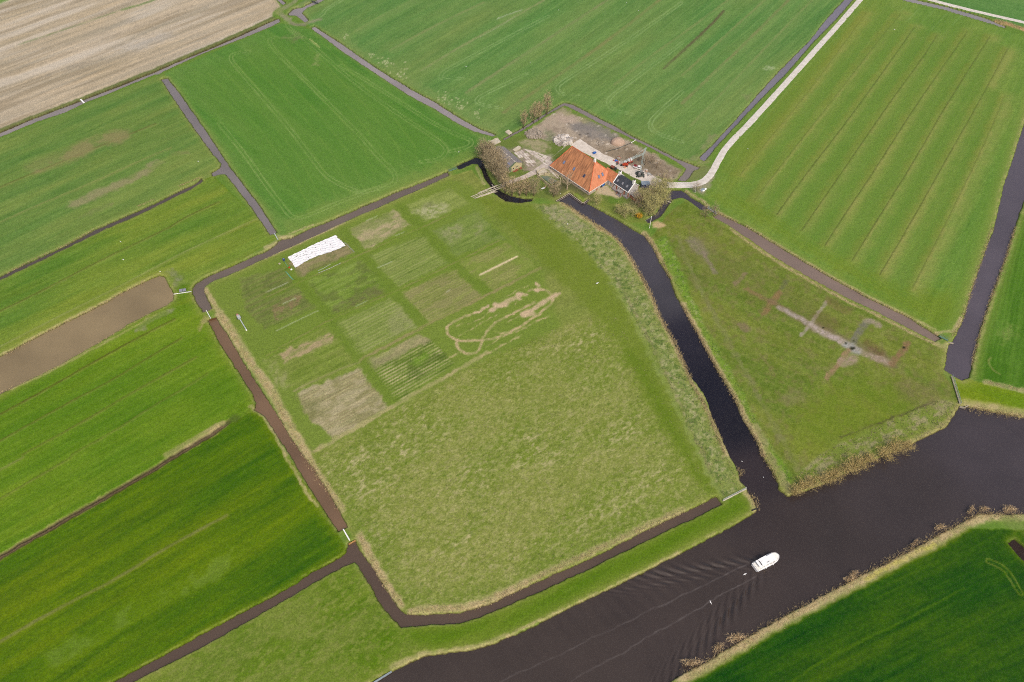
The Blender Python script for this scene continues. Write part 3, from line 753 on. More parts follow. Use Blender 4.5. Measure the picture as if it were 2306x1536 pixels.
# the worn tracks of the riding ground
RING = [[(600, 790), (520, 815), (440, 850), (360, 885), (290, 930), (252, 990), (262, 1060), (310, 1100), (380, 1132), (450, 1142), (560, 1140), (690, 1135)], [(380, 1125), (378, 1190), (410, 1250), (470, 1288), (560, 1302), (630, 1275), (668, 1210), (690, 1140), (715, 1080), (760, 1005), (820, 950), (900, 885), (1000, 842), (1090, 795), (1200, 730), (1340, 660)],
        [(690, 1140), (780, 1120), (900, 1090), (1020, 1045), (1150, 960), (1290, 872), (1440, 775), (1530, 690), (1568, 640), (1570, 600)], [(1265, 527), (1320, 510), (1375, 500), (1440, 505), (1500, 528), (1560, 578)]]
for ln in RING:
    line(T('m', *ln), 1.15, (200, 178, 138), 0.9, jit=0.45, brk=0.45, bscale=2)
for ln, w in (([(600, 790), (680, 760), (760, 700)], 1.8), ([(800, 765), (880, 715), (960, 680), (1060, 620), (1130, 600), (1150, 565)], 3.4), ([(1120, 565), (1230, 566)], 2.6), ([(1190, 820), (1290, 760), (1450, 660), (1570, 590), (1600, 575)], 3.6), ([(1190, 820), (1310, 800)], 4.2), ([(1560, 590), (1645, 545)], 1.6), ([(1350, 435), (1385, 460)], 2.0), ([(1370, 500), (1370, 515)], 3), ([(860, 700), (960, 690)], 4), ([(1130, 610), (1160, 625)], 2)):
    line(T('m', *ln), w * .72, (206, 182, 148), 0.95, jit=0.6, brk=0.2, bscale=2)
for ln, w in (([(520, 930), (700, 850), (780, 790)], 1.2), ([(400, 1080), (560, 1000), (740, 890), (920, 800)], 1.0), ([(900, 1060), (1170, 975), (1300, 870)], 1.5), ([(740, 1215), (900, 1110), (1170, 1000), (1300, 930), (1500, 830)], 1.3), ([(930, 630), (1040, 560), (1130, 510), (1250, 455)], 1.0), ([(300, 1335), (420, 1285)], 1.6), ([(640, 1350), (820, 1270), (1000, 1170), (1170, 1070)], 1.8), ([(1370, 890), (1530, 820)], 1.2),
              ([(1090, 695), (1120, 640)], 1.2), ([(850, 1030), (950, 1040)], 1.8), ([(1010, 905), (1200, 800)], 1.2), ([(380, 960), (450, 930)], 1.5)):
    line(T('m', *ln), w * .6, (196, 178, 132), 0.7, jit=0.6, brk=0.75, bscale=1.6, seed=4)
fill(T('m', (240, 960), (600, 780), (1000, 600), (1400, 480), (1640, 520), (1580, 700), (1100, 1000), (650, 1310), (400, 1260)), (92, 134, 48), alpha=0.0)

# ---- triangular parcel east of the canal
TRI = [(1500, 485), (1545, 450), (1600, 490), (1650, 515), (1905, 672), (2110, 772), (2135, 785), (2125, 840), (2160, 890), (2160, 915), (2130, 962), (2050, 1002), (1990, 1026), (1870, 1084), (1775, 1117), (1750, 1100), (1715, 1024), (1610, 829), (1536, 692), (1500, 615), (1460, 545)]
field(TRI, (108, 130, 52), [(1640, 660), (2000, 830)], yel=(8, 2, 2), streak=5, sscale=1.6, sstr=5, seed=130, fine=8)
fill(TRI, (128, 122, 76), alpha=0.55, soft=2, patch=1, pscale=2.4, seed=5, plo=0.3)
fill(TRI, (140, 150, 82), alpha=0.4, soft=2, patch=1, pscale=1.4, seed=2, plo=0.3)
fill([(1500, 560), (1580, 520), (1700, 600), (1900, 720), (1860, 760), (1700, 680), (1560, 640)], (118, 118, 66), alpha=0.4, soft=5, patch=0.8, pscale=5, seed=6)
fill([(1800, 900), (1930, 850), (2080, 900), (2000, 960), (1850, 1010), (1790, 1010)], (106, 136, 36), alpha=0.5, soft=8, jit=3)
GS_ = [(1470, 545), (1500, 530), (1530, 600), (1580, 720), (1660, 860), (1720, 980), (1790, 1085), (1770, 1105), (1730, 1040), (1640, 870), (1550, 700), (1505, 610)]
fill(GS_, (106, 154, 54), alpha=0.9, soft=1.2, jit=1.2)
fill(GS_, (178, 180, 134), alpha=0.6, soft=1, patch=1, pscale=1.4, seed=3, plo=0.38)
fill(GS_, (74, 120, 40), alpha=0.5, soft=1, patch=1, pscale=1.4, seed=4, plo=0.3)
line([(1525, 530), (1560, 620), (1620, 730), (1700, 880), (1760, 990), (1800, 1060)], 2.4, (134, 136, 92), 0.55, jit=1, brk=0.4)
RS = [(1790, 1075), (1850, 1020), (1930, 985), (2030, 935), (2110, 900), (2160, 905), (2135, 960), (2050, 1002), (1990, 1026), (1870, 1084), (1785, 1112)]
fill(RS, (118, 142, 62), alpha=0.9, soft=1.5, jit=1.5)
fill(RS, (172, 160, 124), alpha=0.75, soft=1, patch=1, pscale=1.8, ang=heading((1850, 1040), (2050, 950)), stretch=1.8, seed=5, plo=0.15)
line([(1895, 985), (1960, 960), (2010, 940), (2100, 905)], 0.9, (84, 84, 54), 0.7, jit=0.6, brk=0.5)
line([(2160, 912), (2135, 955), (2050, 996), (1990, 1020)], 2.6, (176, 156, 118), 0.8, jit=0.7, brk=0.2)
line([(1700, 960), (1745, 1050), (1778, 1105)], 3.0, (168, 150, 118), 0.75, jit=0.9, brk=0.25)
for ln, w, c, al in (([(430, 420), (500, 455), (560, 490), (600, 508)], 2.6, (140, 118, 82), .8), ([(655, 438), (625, 480), (590, 520), (545, 580)], 2.6, (144, 118, 82), .9), ([(545, 580), (510, 620)], 2, (130, 122, 76), .6),
                     ([(600, 500), (650, 530), (700, 565), (760, 600), (860, 655)], 3.6, (128, 108, 84), .7), ([(880, 665), (1000, 720), (1140, 790), (1250, 830), (1400, 915)], 6.0, (128, 112, 88), .75)):
    line(T('f', *ln), w, c, al, jit=0.8, brk=0.25, bscale=3)
for ln, w, c, al in (([(650, 540), (720, 580), (790, 615), (860, 655)], 2.6, (172, 160, 148), .9), ([(970, 500), (920, 570), (860, 655), (800, 730)], 1.5, (168, 158, 142), .85), ([(880, 670), (950, 715), (1040, 755), (1110, 790), (1150, 815)], 3.4, (184, 170, 160), .92),
                     ([(1250, 640), (1200, 695), (1150, 775)], 3.0, (122, 122, 104), .85), ([(1150, 815), (1220, 850), (1300, 880), (1380, 910)], 3.4, (180, 160, 148), .7), ([(1120, 800), (1160, 830)], 5.0, (162, 164, 156), .95),
                     ([(1120, 830), (1075, 890), (1030, 950), (970, 1020)], 2.2, (156, 132, 98), .9), ([(1080, 910), (1150, 890)], 4.6, (172, 150, 134), .8), ([(1240, 630), (1300, 640), (1325, 665)], 3.0, (174, 154, 144), .75),
                     ([(1520, 780), (1470, 850), (1412, 925)], 2.6, (142, 116, 84), .9), ([(70, 95), (100, 130), (130, 165)], 6.0, (138, 130, 112), .7), ([(130, 165), (175, 240), (220, 305)], 2.2, (142, 130, 112), .8), ([(425, 310), (350, 385)], 2.2, (144, 124, 100), .7),
                     ([(400, 660), (430, 690)], 3.5, (140, 118, 100), .6), ([(710, 1170), (780, 1130)], 6, (142, 132, 96), .5), ([(520, 860), (620, 1000)], 1.2, (128, 122, 76), .6), ([(700, 365), (670, 410)], 2.0, (100, 108, 74), .6), ([(1000, 500), (1100, 560)], 5, (132, 104, 72), .4), ([(930, 610), (1010, 650)], 7, (112, 98, 60), .4),
                     ([(1250, 780), (1330, 840)], 4, (110, 88, 60), .45), ([(1550, 1110), (1640, 1140)], 12, (132, 118, 84), .5)):
    line(T('f', *ln), w, c, min(1, al * 1.1), jit=0.6, brk=0.35, bscale=1.1, seed=2)
for (x, y, r) in ((945, 678, .8), (1100, 783, .8), (1140, 818, 1.5), (1156, 815, .9), (1152, 768, .7), (1492, 812, 1.2)):
    p = T('f', (x, y))[0]
    line([p, (p[0] + .6, p[1])], r, (36, 42, 30), 0.95, jit=0, sm=0)
# ---- farmyard
YARD = [(1205, 290), (1240, 258), (1265, 240), (1400, 306), (1470, 343), (1540, 384), (1526, 405), (1495, 425), (1470, 480), (1440, 500), (1320, 455), (1250, 450), (1150, 440), (1105, 400), (1085, 350), (1110, 315), (1135, 318)]
fill(YARD, (104, 128, 62), alpha=0.95, soft=1.2, jit=1)
SOIL = [(1240, 258), (1265, 243), (1400, 309), (1470, 347), (1536, 386), (1524, 405), (1440, 396), (1360, 352), (1290, 322), (1240, 318), (1200, 306), (1195, 292)]
fill(SOIL, (184, 168, 150), alpha=0.95, soft=1.2, jit=1.6)
fill(SOIL, (136, 122, 106), alpha=0.5, soft=1, patch=1, pscale=2.5, seed=4, plo=0.15)
fill(SOIL, (178, 162, 140), alpha=0.5, soft=1, patch=1, pscale=1.6, seed=6, plo=0.35)
fill([(1262, 245), (1290, 252), (1400, 308), (1385, 316), (1300, 270), (1255, 258)], (142, 146, 92), alpha=0.75, soft=2, jit=2, patch=0.4)
fill([(1248, 262), (1262, 254), (1312, 264), (1300, 276), (1262, 276)], (184, 166, 148), alpha=0.8, soft=1.5, jit=1.5)
fill([(1280, 282), (1330, 272), (1392, 302), (1378, 320), (1310, 306)], (132, 128, 124), alpha=0.8, soft=2, jit=2, patch=0.25)
fill([(1410, 345), (1440, 340), (1536, 386), (1500, 404), (1440, 384)], (128, 114, 92), alpha=0.75, soft=2, jit=2, patch=0.4, pscale=1.6)
fill([(1350, 335), (1420, 330), (1440, 350), (1400, 362), (1365, 352)], (134, 118, 96), alpha=0.6, soft=2, jit=2)
fill([(1168, 318), (1196, 312), (1235, 322), (1236, 340), (1208, 346), (1185, 330)], (176, 164, 132), alpha=0.85, soft=1.2, jit=1.8, patch=0.4, pscale=1.5)
fill([(1225, 290), (1250, 300), (1245, 325), (1232, 318)], (112, 126, 88), alpha=0.7, soft=1.5, jit=1.5, patch=0.4)
fill([(1148, 338), (1180, 332), (1205, 345), (1245, 350), (1250, 362), (1215, 386), (1190, 380), (1170, 350)], (190, 174, 158), alpha=0.8, soft=1.5, jit=1.5, patch=0.3, pscale=1.4)
fill([(1140, 335), (1180, 330), (1200, 355), (1205, 378), (1180, 388), (1160, 350)], (156, 140, 128), alpha=0.8, soft=1.5, jit=1.5, patch=0.5, pscale=1.4)
fill([(1190, 380), (1240, 370), (1265, 395), (1240, 400), (1215, 392)], (184, 168, 150), alpha=0.8, soft=1.2, jit=1.2, patch=0.3, pscale=1.4)
fill([(1095, 420), (1130, 440), (1230, 450), (1260, 440), (1240, 400), (1200, 410), (1140, 400)], (112, 132, 66), alpha=0.7, soft=1.5, jit=1.5, patch=0.4)
fill([(1265, 400), (1290, 408), (1335, 448), (1322, 455), (1285, 432), (1255, 448), (1240, 430)], (98, 96, 68), alpha=0.85, soft=1.5, jit=1.5)
fill([(1286, 437), (1300, 436), (1324, 452), (1314, 457), (1300, 448)], (84, 140, 34), alpha=0.9, soft=0.6, jit=0.3)
fill([(1345, 420), (1368, 414), (1380, 430), (1400, 442), (1390, 448), (1355, 438), (1335, 436)], (206, 186, 158), alpha=0.9, soft=0.9, jit=1.2)
fill([(1325, 452), (1350, 448), (1440, 470), (1470, 492), (1450, 508), (1390, 492)], (118, 140, 62), alpha=0.9, soft=1.2, jit=1.5, patch=0.25)
fill([(1370, 444), (1392, 446), (1400, 456), (1375, 458)], (84, 130, 48), alpha=0.8, soft=1, jit=1)
fill([(1440, 425), (1500, 420), (1490, 460), (1470, 480), (1420, 470), (1410, 450)], (132, 124, 88), alpha=0.8, soft=2, jit=2, patch=0.3)
fill([(1470, 500), (1482, 496), (1502, 508), (1488, 514), (1470, 514)], (206, 178, 138), alpha=0.9, soft=0.6, jit=0.6)
fill([(1560, 425), (1600, 398), (1612, 392), (1600, 420), (1585, 438), (1562, 435)], (168, 156, 136), alpha=0.85, soft=1.2, jit=1.6, patch=0.2)
fill([(1540, 388), (1560, 378), (1600, 370), (1600, 395), (1570, 406), (1540, 408)], (128, 132, 88), alpha=0.7, soft=1.5, jit=1.5)
fill([(1520, 370), (1570, 350), (1600, 360), (1580, 375), (1560, 372)], (152, 152, 106), alpha=0.7, soft=1.5, jit=1.5, patch=0.5, pscale=1.5)
fill([(1555, 535), (1600, 545), (1610, 590), (1575, 575)], (140, 130, 100), alpha=0.35, soft=4, jit=2)
for k in range(170):
    px, py = random.uniform(1150, 1540), random.uniform(250, 400)
    p = np.array([G(px, py)[:2]])
    if pin(Gs(SOIL), p[:, 0], p[:, 1])[0]:
        line([(px, py), (px + .5, py)], random.uniform(.5, 1.3), random.choice([(216, 202, 182), (228, 218, 204), (226, 214, 196), (90, 82, 72)]), 0.8, jit=0.3, sm=0)
# top crossroads track
for ln, w in ((T('n', (860, -40), (760, 60), (640, 130), (540, 170), (520, 220), (600, 270), (680, 350), (740, 400), (850, 430), (980, 410), (1100, 370), (1240, 340)), 3.4), (T('n', (600, 290), (700, 330)), 4)):
    line(ln, w, (150, 150, 118), 0.8, jit=0.8, brk=0.2)
line(T('n', (740, 410), (840, 432), (970, 438)), 1.4, (128, 124, 104), 0.7)
line(T('n', (650, 360), (700, 490), (780, 570), (900, 650)), 0.5, (134, 168, 100), 0.6, pair=1)
fill(T('n', (430, 250), (480, 140), (560, 110), (590, 170), (520, 260)), (132, 150, 86), alpha=0.7, soft=2, jit=1.5)
fill(T('n', (680, 170), (800, 90), (1060, -10), (1100, 20), (900, 110), (760, 160), (700, 220)), (160, 160, 112), alpha=0.7, soft=2, jit=1.5, patch=0.5, pscale=2)

# ---- banks: the mud edge, the dry fringe
m = (SDJ > 0.0) & (SDJ < 5)
fr = fbm(X, Y, 2.0, octv=3, seed=7)
FRN = {'north_west': .25, 'west_middle': .55, 'north': .45, 'middle': .75, 'moat': .5, 'house_canal': .85, 'east': .85, 'north_east': .8, 'yard_moat': .6, 'yard_north': .4, 'road_side': .3, 'pond': .8, 'brown': .6, 'south': .5, 'west_upper': .6}
FRW = {'house_canal': 1.7, 'east': 2.2, 'pond': 1.8, 'middle': 1.6, 'brown': 1.4, 'north_east': 1.5}
names = list(WP.keys())
str_ = np.array([FRN.get(k, .4) for k in names] + [0.0])[WID]
wid_ = np.array([FRW.get(k, 1.2) for k in names] + [1.0])[WID]
a = sst(0.15, 0.45, SDJ) * sst(wid_ * 1.35, wid_ * 0.6, SDJ + 0.5 * fr) * str_ * (0.3 + 0.7 * sst(-0.3, 0.5, fr)) * 0.85
C += a[:, None] * (np.array([188, 174, 126], np.float32) - C)
a = sst(wid_ * 3.2, wid_ * 0.8, SDJ) * str_ * 0.45
C += a[:, None] * (np.array([140, 150, 74], np.float32) - C)
STRAW = (196, 178, 134)
for ln, w, al in ((T('d', (1480, 585), (1560, 690), (1640, 830), (1740, 980), (1850, 1120), (1900, 1240), (1990, 1400), (2070, 1536)), 3.6, .9), (T('g', (2070, 0), (2150, 130), (2220, 230), (2310, 370)), 2.6, .85), (T('d', (1385, 420), (1420, 470), (1470, 560)), 2.0, .8),
                  (T('v', (555, 330), (600, 420), (680, 540), (740, 680), (830, 830), (900, 960), (1000, 1060), (1030, 1150)), 2.6, .9), (T('h', (470, 1070), (600, 1040), (720, 1040), (860, 1030), (1000, 985), (1180, 900), (1240, 870)), 3.0, .9), (T('h', (1240, 870), (1500, 745), (1730, 640), (2000, 510), (2304, 375)), 2.6, .7),
                  (T('g', (1920, 0), (2000, 130), (2090, 290), (2140, 350)), 1.1, .8), (T('d', (1690, 1210), (1760, 1260), (1830, 1340), (1930, 1536)), 1.3, .7),
                  (T('i', (0, 1495), (200, 1385), (600, 1145), (1000, 935), (1500, 680), (1840, 500), (2010, 415), (2304, 412)), 4.4, .95), (T('i', (0, 1525), (200, 1420), (600, 1185), (1000, 975), (1500, 715), (1840, 540)), 3.2, .5),
                  (T('f', (1930, 1225), (2100, 1262), (2304, 1290)), 1.0, .3), (T('f', (1930, 1200), (2080, 1220), (2304, 1262)), 5.0, .85), (T('f', (2040, 1045), (2160, 1075), (2304, 1105)), 2.6, .8),
                  (T('w', (300, 1150), (420, 1215), (540, 1310), (700, 1400), (860, 1530)), 3.0, .9), (T('e', (1740, 0), (1860, 80), (1940, 190), (2040, 350), (2100, 480), (2160, 620), (2240, 760), (2304, 900)), 2.2, .9), (T('f', (0, 910), (60, 1050), (140, 1180), (240, 1400), (290, 1536)), 1.8, .75),
                  (T('e', (2050, 40), (2110, 120), (2160, 220)), 2.4, .9), (T('f', (0, 520), (80, 670), (160, 820), (230, 950), (330, 1110), (420, 1290), (500, 1440), (540, 1536)), 2.6, .9), (T('i', (430, 262), (470, 300), (495, 370)), 3.0, .8),
                  (T('h', (350, 1440), (420, 1400), (500, 1370), (600, 1350), (880, 1315), (1120, 1230)), 2.2, .6), (T('h', (1120, 1230), (1500, 1050), (1840, 890), (2304, 655)), 1.0, .6), (T('s', (0, 700), (550, 448), (1080, 215), (1500, 10)), 1.2, .9),
                  (T('s', (240, 270), (330, 300), (480, 290)), 2.5, .8), (T('s', (0, 500), (100, 430), (210, 400)), 2.6, .7), (T('y', (180, 970), (230, 1080), (280, 1180)), 1.6, .7), (T('k', (620, 290), (800, 400), (1000, 520), (1120, 620)), 1.4, .8), (T('k', (1320, 760), (1500, 850), (1720, 960)), 1.2, .8),
                  (T('f', (430, -10), (700, 155), (960, 310), (1230, 460), (1500, 590), (1700, 690)), 1.1, .65), (T('f', (320, 12), (600, 215), (820, 345), (1080, 490), (1320, 600), (1590, 740), (1700, 790)), 1.3, .85), (T('j', (400, 300), (500, 280), (610, 275), (660, 230), (740, 100)), 1.6, .8), (T('j', (400, 440), (480, 470), (550, 460)), 2.6, .6),
                  (T('s', (430, 235), (700, 130), (900, 45)), 0.8, .9), (T('c', (2130, 145), (2200, 165), (2304, 200)), 4.2, .95), (T('d', (0, 1115), (200, 1045), (420, 935), (560, 860), (900, 680), (1050, 590)), 1.2, .5), (T('d', (0, 870), (240, 742), (500, 612), (720, 500), (980, 362)), 1.3, .6)):
    cc = (204, 164, 120) if ln[0][0] > 2200 and ln[0][1] < 100 else STRAW
    line(ln, w, cc, al, jit=0.55, brk=0.28, bscale=2.2, seed=5, zz=-0.2)
line(T('i', (1230, 840), (1500, 700), (1700, 600)), 1.4, (196, 196, 84), 0.5, jit=0.7, brk=0.5)
line(T('i', (2070, 720), (2180, 770), (2235, 860), (2280, 930)), 0.6, (140, 150, 90), 0.6, pair=0.9, brk=0.3)
line(T('i', (740, 1536), (900, 1420), (1100, 1310), (1500, 1120), (1900, 900)), 0.8, (76, 122, 26), 0.5, brk=0.4)
line(T('f', (2080, 880), (2060, 900), (2080, 950), (2140, 990)), 0.8, (150, 150, 90), 0.6)
fill(T('f', (2150, 680), (2250, 650), (2260, 700), (2190, 780), (2130, 790)), (150, 160, 96), alpha=0.5, soft=2, jit=3, patch=0.8, pscale=1.5)
for k in range(6):
    line([(2215 + k * 13, 830 - k * 4), (2250 + k * 12, 640 - k * 4), (2306 + k * 10, 420)], 0.7, (92, 148, 58), 0.35, brk=0.3)
fill([(2250, 1150), (2310, 1150), (2320, 1215), (2270, 1210)], (120, 140, 76), alpha=0.6, soft=3, jit=3, patch=0.4)
# mud right at the water
a = sst(0.34, 0.02, SDJ)
C += (a * 0.85)[:, None] * (np.array([54, 44, 28], np.float32) - C)

# ---- heights
ZB = np.where(SDJ > 0.5, 0.0, np.where(SDJ > 0, WZ * (1 - SDJ / 0.5), WZ + 1.1 * np.maximum(SDJ, -1.0)))
Z = Z + ZB.astype(np.float32) + 0.05 * FINE + 0.04 * MED
Z = np.where(ZB < -0.05, np.minimum(Z, ZB + 0.05), Z)

# early spring grass is a yellow, not a blue green
gr_ = np.clip(C[:, 1] - C[:, 0], 0, 60)
C[:, 0] += 0.26 * gr_
C[:, 1] += 0.02 * gr_
C[:, 2] -= 0.04 * gr_
# observed colours -> surface colours (undo the thin air between)
C = np.clip(C, 2, 250)
ALB = (lin(C) - np.array([0.003, 0.0035, 0.0055])) / GAIN
dist_ = np.sqrt(X ** 2 + Y ** 2 + HGT ** 2)
AIR = 0.0
ALB = np.clip(ALB, 0.0008, 0.8)

# one sheet, split into the kinds of land by cell
quad = (np.arange(N_ROW - 1)[:, None] * N_COL + np.arange(N_COL - 1)[None, :]).ravel()
FACES = np.stack([quad, quad + 1, quad + 1 + N_COL, quad + N_COL], 1)
fx = X[FACES].mean(1)
fy = Y[FACES].mean(1)
kind = np.zeros(len(FACES), int)
for k, poly in ((1, STUB), (2, [(-200, 1600), (-200, 300), (0, 300), (632, 48), (700, 66), (1115, 304), (1085, 345), (1010, 390), (640, 545), (440, 650), (470, 720), (560, 890), (780, 1240), (260, 1560), (-200, 1750)]), (3, MEADOW), (4, GARD), (5, TRI), (6, YARD)):
    kind[pin(Gs(poly), fx, fy)] = k


def ground_mat():
    m = bpy.data.materials.new('land')
    m.use_nodes = True
    nt = m.node_tree
    b = nt.nodes['Principled BSDF']
    b.inputs['Roughness'].default_value = 0.95
    b.inputs['Specular IOR Level'].default_value = 0.1
    at = nt.nodes.new('ShaderNodeAttribute')
    at.attribute_name = 'Col'
    tc = nt.nodes.new('ShaderNodeTexCoord')
    prev = at.outputs['Color']
    for sc, lo, hi, det in ((1.7, 0.62, 1.40, 4), (0.55, 0.88, 1.12, 3), (6.5, 0.80, 1.22, 2)):
        no = nt.nodes.new('ShaderNodeTexNoise')
        no.inputs['Scale'].default_value = sc
        no.inputs['Detail'].default_value = det
        no.inputs['Roughness'].default_value = 0.7
        nt.links.new(tc.outputs['Object'], no.inputs['Vector'])
        mr = nt.nodes.new('ShaderNodeMapRange')
        mr.inputs['From Min'].default_value = 0.25
        mr.inputs['From Max'].default_value = 0.75
        mr.inputs['To Min'].default_value = lo
        mr.inputs['To Max'].default_value = hi
        nt.links.new(no.outputs[0], mr.inputs['Value'])
        mx = nt.nodes.new('ShaderNodeVectorMath')
        mx.operation = 'SCALE'
        nt.links.new(prev, mx.inputs[0])
        nt.links.new(mr.outputs[0], mx.inputs['Scale'])
        prev = mx.outputs[0]
        last = no
    nt.links.new(prev, b.inputs['Base Color'])
    return m


M_LAND = ground_mat()
for k, nm in enumerate(('pasture', 'stubble_field', 'western_pasture', 'meadow', 'garden_ground', 'triangular_paddock', 'farmyard_ground')):
    fk = FACES[kind == k]
    used, inv = np.unique(fk, return_inverse=True)
    V = np.stack([X[used], Y[used], Z[used]], 1)
    o = fast_mesh(nm, V, inv.reshape(-1, 4), M_LAND, smooth=True)
    set_col(o, ALB[used])
    tag(o, kind='structure')

# the land beyond, out to the horizon
rim = []
cell = lambda r, c: r * N_COL + c
ring = [cell(2, c) for c in range(2, N_COL - 2, 30)] + [cell(r, N_COL - 3) for r in range(2, N_ROW - 2, 20)] + [cell(N_ROW - 3, c) for c in range(N_COL - 3, 2, -30)] + [cell(r, 2) for r in range(N_ROW - 3, 2, -20)]
rv = [(X[i], Y[i], -0.06) for i in ring]
n = len(rv)
cxm, cym = 0.0, 300.0
ov = []
for x, y, z in rv:
    a = math.atan2(y - cym, x - cxm)
    ov.append((cxm + 3500 * math.cos(a), cym + 3500 * math.sin(a), -0.06))
sk = MB()
sk.v = rv + ov
sk.f = [(i, (i + 1) % n, n + (i + 1) % n, n + i) for i in range(n)]
M_FAR = mat('far_grass', alb(88, 134, 50), 0.95, 0.2, 0.02, spec=0.1, coords='Object')
tag(sk.build('ground', M_FAR), kind='structure')
# ------------------------------------------------------------------ water
def offset_poly(P, d):
    n = len(P)
    area = 0.5 * sum(P[i][0] * P[(i + 1) % n][1] - P[(i + 1) % n][0] * P[i][1] for i in range(n))
    s = 1 if area > 0 else -1
    out = []
    for i in range(n):
        a, b, c = P[i - 1], P[i], P[(i + 1) % n]
        e1, e2 = b - a, c - b
        e1 = e1 / (np.linalg.norm(e1) + 1e-9)
        e2 = e2 / (np.linalg.norm(e2) + 1e-9)
        nn = np.array([e1[1] + e2[1], -(e1[0] + e2[0])]) * s
        L = np.linalg.norm(nn)
        out.append(b + (nn / L * d if L > 0.3 else nn * d))
    return np.array(out)


def water_mat(name, rgb, rough=0.06, ripple=0.25, rscale=1.2, murk_sheen=0.15):
    m = bpy.data.materials.new(name)
    m.use_nodes = True
    nt = m.node_tree
    b = nt.nodes['Principled BSDF']
    b.inputs['Roughness'].default_value = rough
    b.inputs['IOR'].default_value = 1.42
    b.inputs['Specular IOR Level'].default_value = 0.5
    tc = nt.nodes.new('ShaderNodeTexCoord')
    n1 = nt.nodes.new('ShaderNodeTexNoise')
    n1.inputs['Scale'].default_value = 0.045
    n1.inputs['Detail'].default_value = 4
    nt.links.new(tc.outputs['Object'], n1.inputs['Vector'])
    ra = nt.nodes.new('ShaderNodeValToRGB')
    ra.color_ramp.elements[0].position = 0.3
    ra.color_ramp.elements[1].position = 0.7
    ra.color_ramp.elements[0].color = (*[c * (1 - murk_sheen) for c in rgb], 1)  # large patches of murk and sky sheen, both painted into the base colour
    ra.color_ramp.elements[1].color = (*[c * (1 + murk_sheen) for c in rgb], 1)
    nt.links.new(n1.outputs[0], ra.inputs[0])
    nt.links.new(ra.outputs[0], b.inputs['Base Color'])
    n2 = nt.nodes.new('ShaderNodeTexNoise')
    n2.inputs['Scale'].default_value = rscale
    n2.inputs['Detail'].default_value = 4
    nt.links.new(tc.outputs['Object'], n2.inputs['Vector'])
    bp = nt.nodes.new('ShaderNodeBump')
    bp.inputs['Strength'].default_value = ripple
    bp.inputs['Distance'].default_value = 0.03
    nt.links.new(n2.outputs[0], bp.inputs['Height'])
    nt.links.new(bp.outputs[0], b.inputs['Normal'])
    return m, ra


WCOL = {'north_west': (172, 162, 156), 'west_middle': (150, 142, 140), 'north': (178, 168, 166), 'north_fork': (172, 162, 160), 'north_end': (172, 162, 160), 'middle': (134, 120, 108), 'moat': (44, 40, 44), 'east': (106, 98, 106),  # far ditches paler: sky reflection is put into their base colour
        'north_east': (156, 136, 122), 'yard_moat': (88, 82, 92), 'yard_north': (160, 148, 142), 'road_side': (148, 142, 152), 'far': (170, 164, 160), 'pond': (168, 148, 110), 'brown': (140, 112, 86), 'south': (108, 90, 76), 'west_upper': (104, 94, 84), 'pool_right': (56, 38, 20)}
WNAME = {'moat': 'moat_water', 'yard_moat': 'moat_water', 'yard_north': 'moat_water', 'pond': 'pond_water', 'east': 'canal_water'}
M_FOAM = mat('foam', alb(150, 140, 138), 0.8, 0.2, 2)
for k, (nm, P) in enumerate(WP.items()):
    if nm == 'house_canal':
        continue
    wm, _ = water_mat('water_' + nm, alb(*WCOL[nm], k=0.78), murk_sheen=0.16 if nm in ('pond', 'brown') else 0.12)
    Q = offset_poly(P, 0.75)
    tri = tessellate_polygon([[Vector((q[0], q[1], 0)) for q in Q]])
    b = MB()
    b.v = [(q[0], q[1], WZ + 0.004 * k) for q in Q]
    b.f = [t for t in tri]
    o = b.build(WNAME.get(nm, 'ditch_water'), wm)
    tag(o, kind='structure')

# the wide canal: a fine sheet that carries the boat's wake
P = WP['house_canal']
stern, bow = G(1695.7, 1282, WZ), G(1753, 1252, WZ)
BD = (bow - stern)[:2]
BL = np.linalg.norm(BD)
BD = BD / BL
BN = np.array([-BD[1], BD[0]])
gx = np.arange(P[:, 0].min() - 1, min(P[:, 0].max(), 330) + 1, 0.36)
gy = np.arange(P[:, 1].min() - 1, P[:, 1].max() + 1, 0.36)
lim = (gy > 40)
gy = gy[lim]
GX, GY = np.meshgrid(gx, gy)
sh = GX.shape
x, y = GX.ravel(), GY.ravel()
dd = seg_dist(P, x, y, True)
ins = pin(P, x, y)
keep = (ins | (dd < 1.0)) & (np.abs(x) < 0.72 * (y * math.cos(PITCH) + HGT * math.sin(PITCH)) + 5)
rx = (x - bow[0]) * BD[0] + (y - bow[1]) * BD[1]
ry = (x - bow[0]) * BN[0] + (y - bow[1]) * BN[1]
h = np.zeros(len(x))
act = np.nonzero(keep & (rx < 3) & (rx > -140))[0]
sx, sy = -rx[act], ry[act]
V2 = 2.6 ** 2
k0 = 9.81 / V2
hh = np.zeros(len(act))
for th_ in np.linspace(-1.33, 1.33, 260):
    ct = math.cos(th_)
    kk = k0 / ct ** 2
    if kk > 2 * math.pi / 1.0:
        continue
    w = 1.0 / (1 + (kk / 5.0) ** 2) * (0.55 if abs(th_) < .45 else 1.0)
    for off, sg in ((0.5, 1.0), (BL - 0.8, 0.7)):
        ph = kk * ((sx - off) * ct + sy * math.sin(th_))
        hh += sg * w * np.sin(ph)
r_ = np.abs(sy)
inside_ = sst(0.06, -0.06, (r_ - 1.4) / np.maximum(sx + 2, 1) - 0.36) * sst(0.5, 5, sx)
hh = hh / 40 * inside_
h[act] = 0.44 * hh * np.exp(-sx / 90) * (0.25 + 0.75 * sst(2.0, 7.0, r_)) * (1 + 0.6 * fbm(x[act], y[act], 9, octv=2, seed=4))
foam = np.zeros(len(x))
fm = np.zeros(len(act))
wob = 0.5 * fbm(x[act], y[act], 5, octv=4, seed=5)
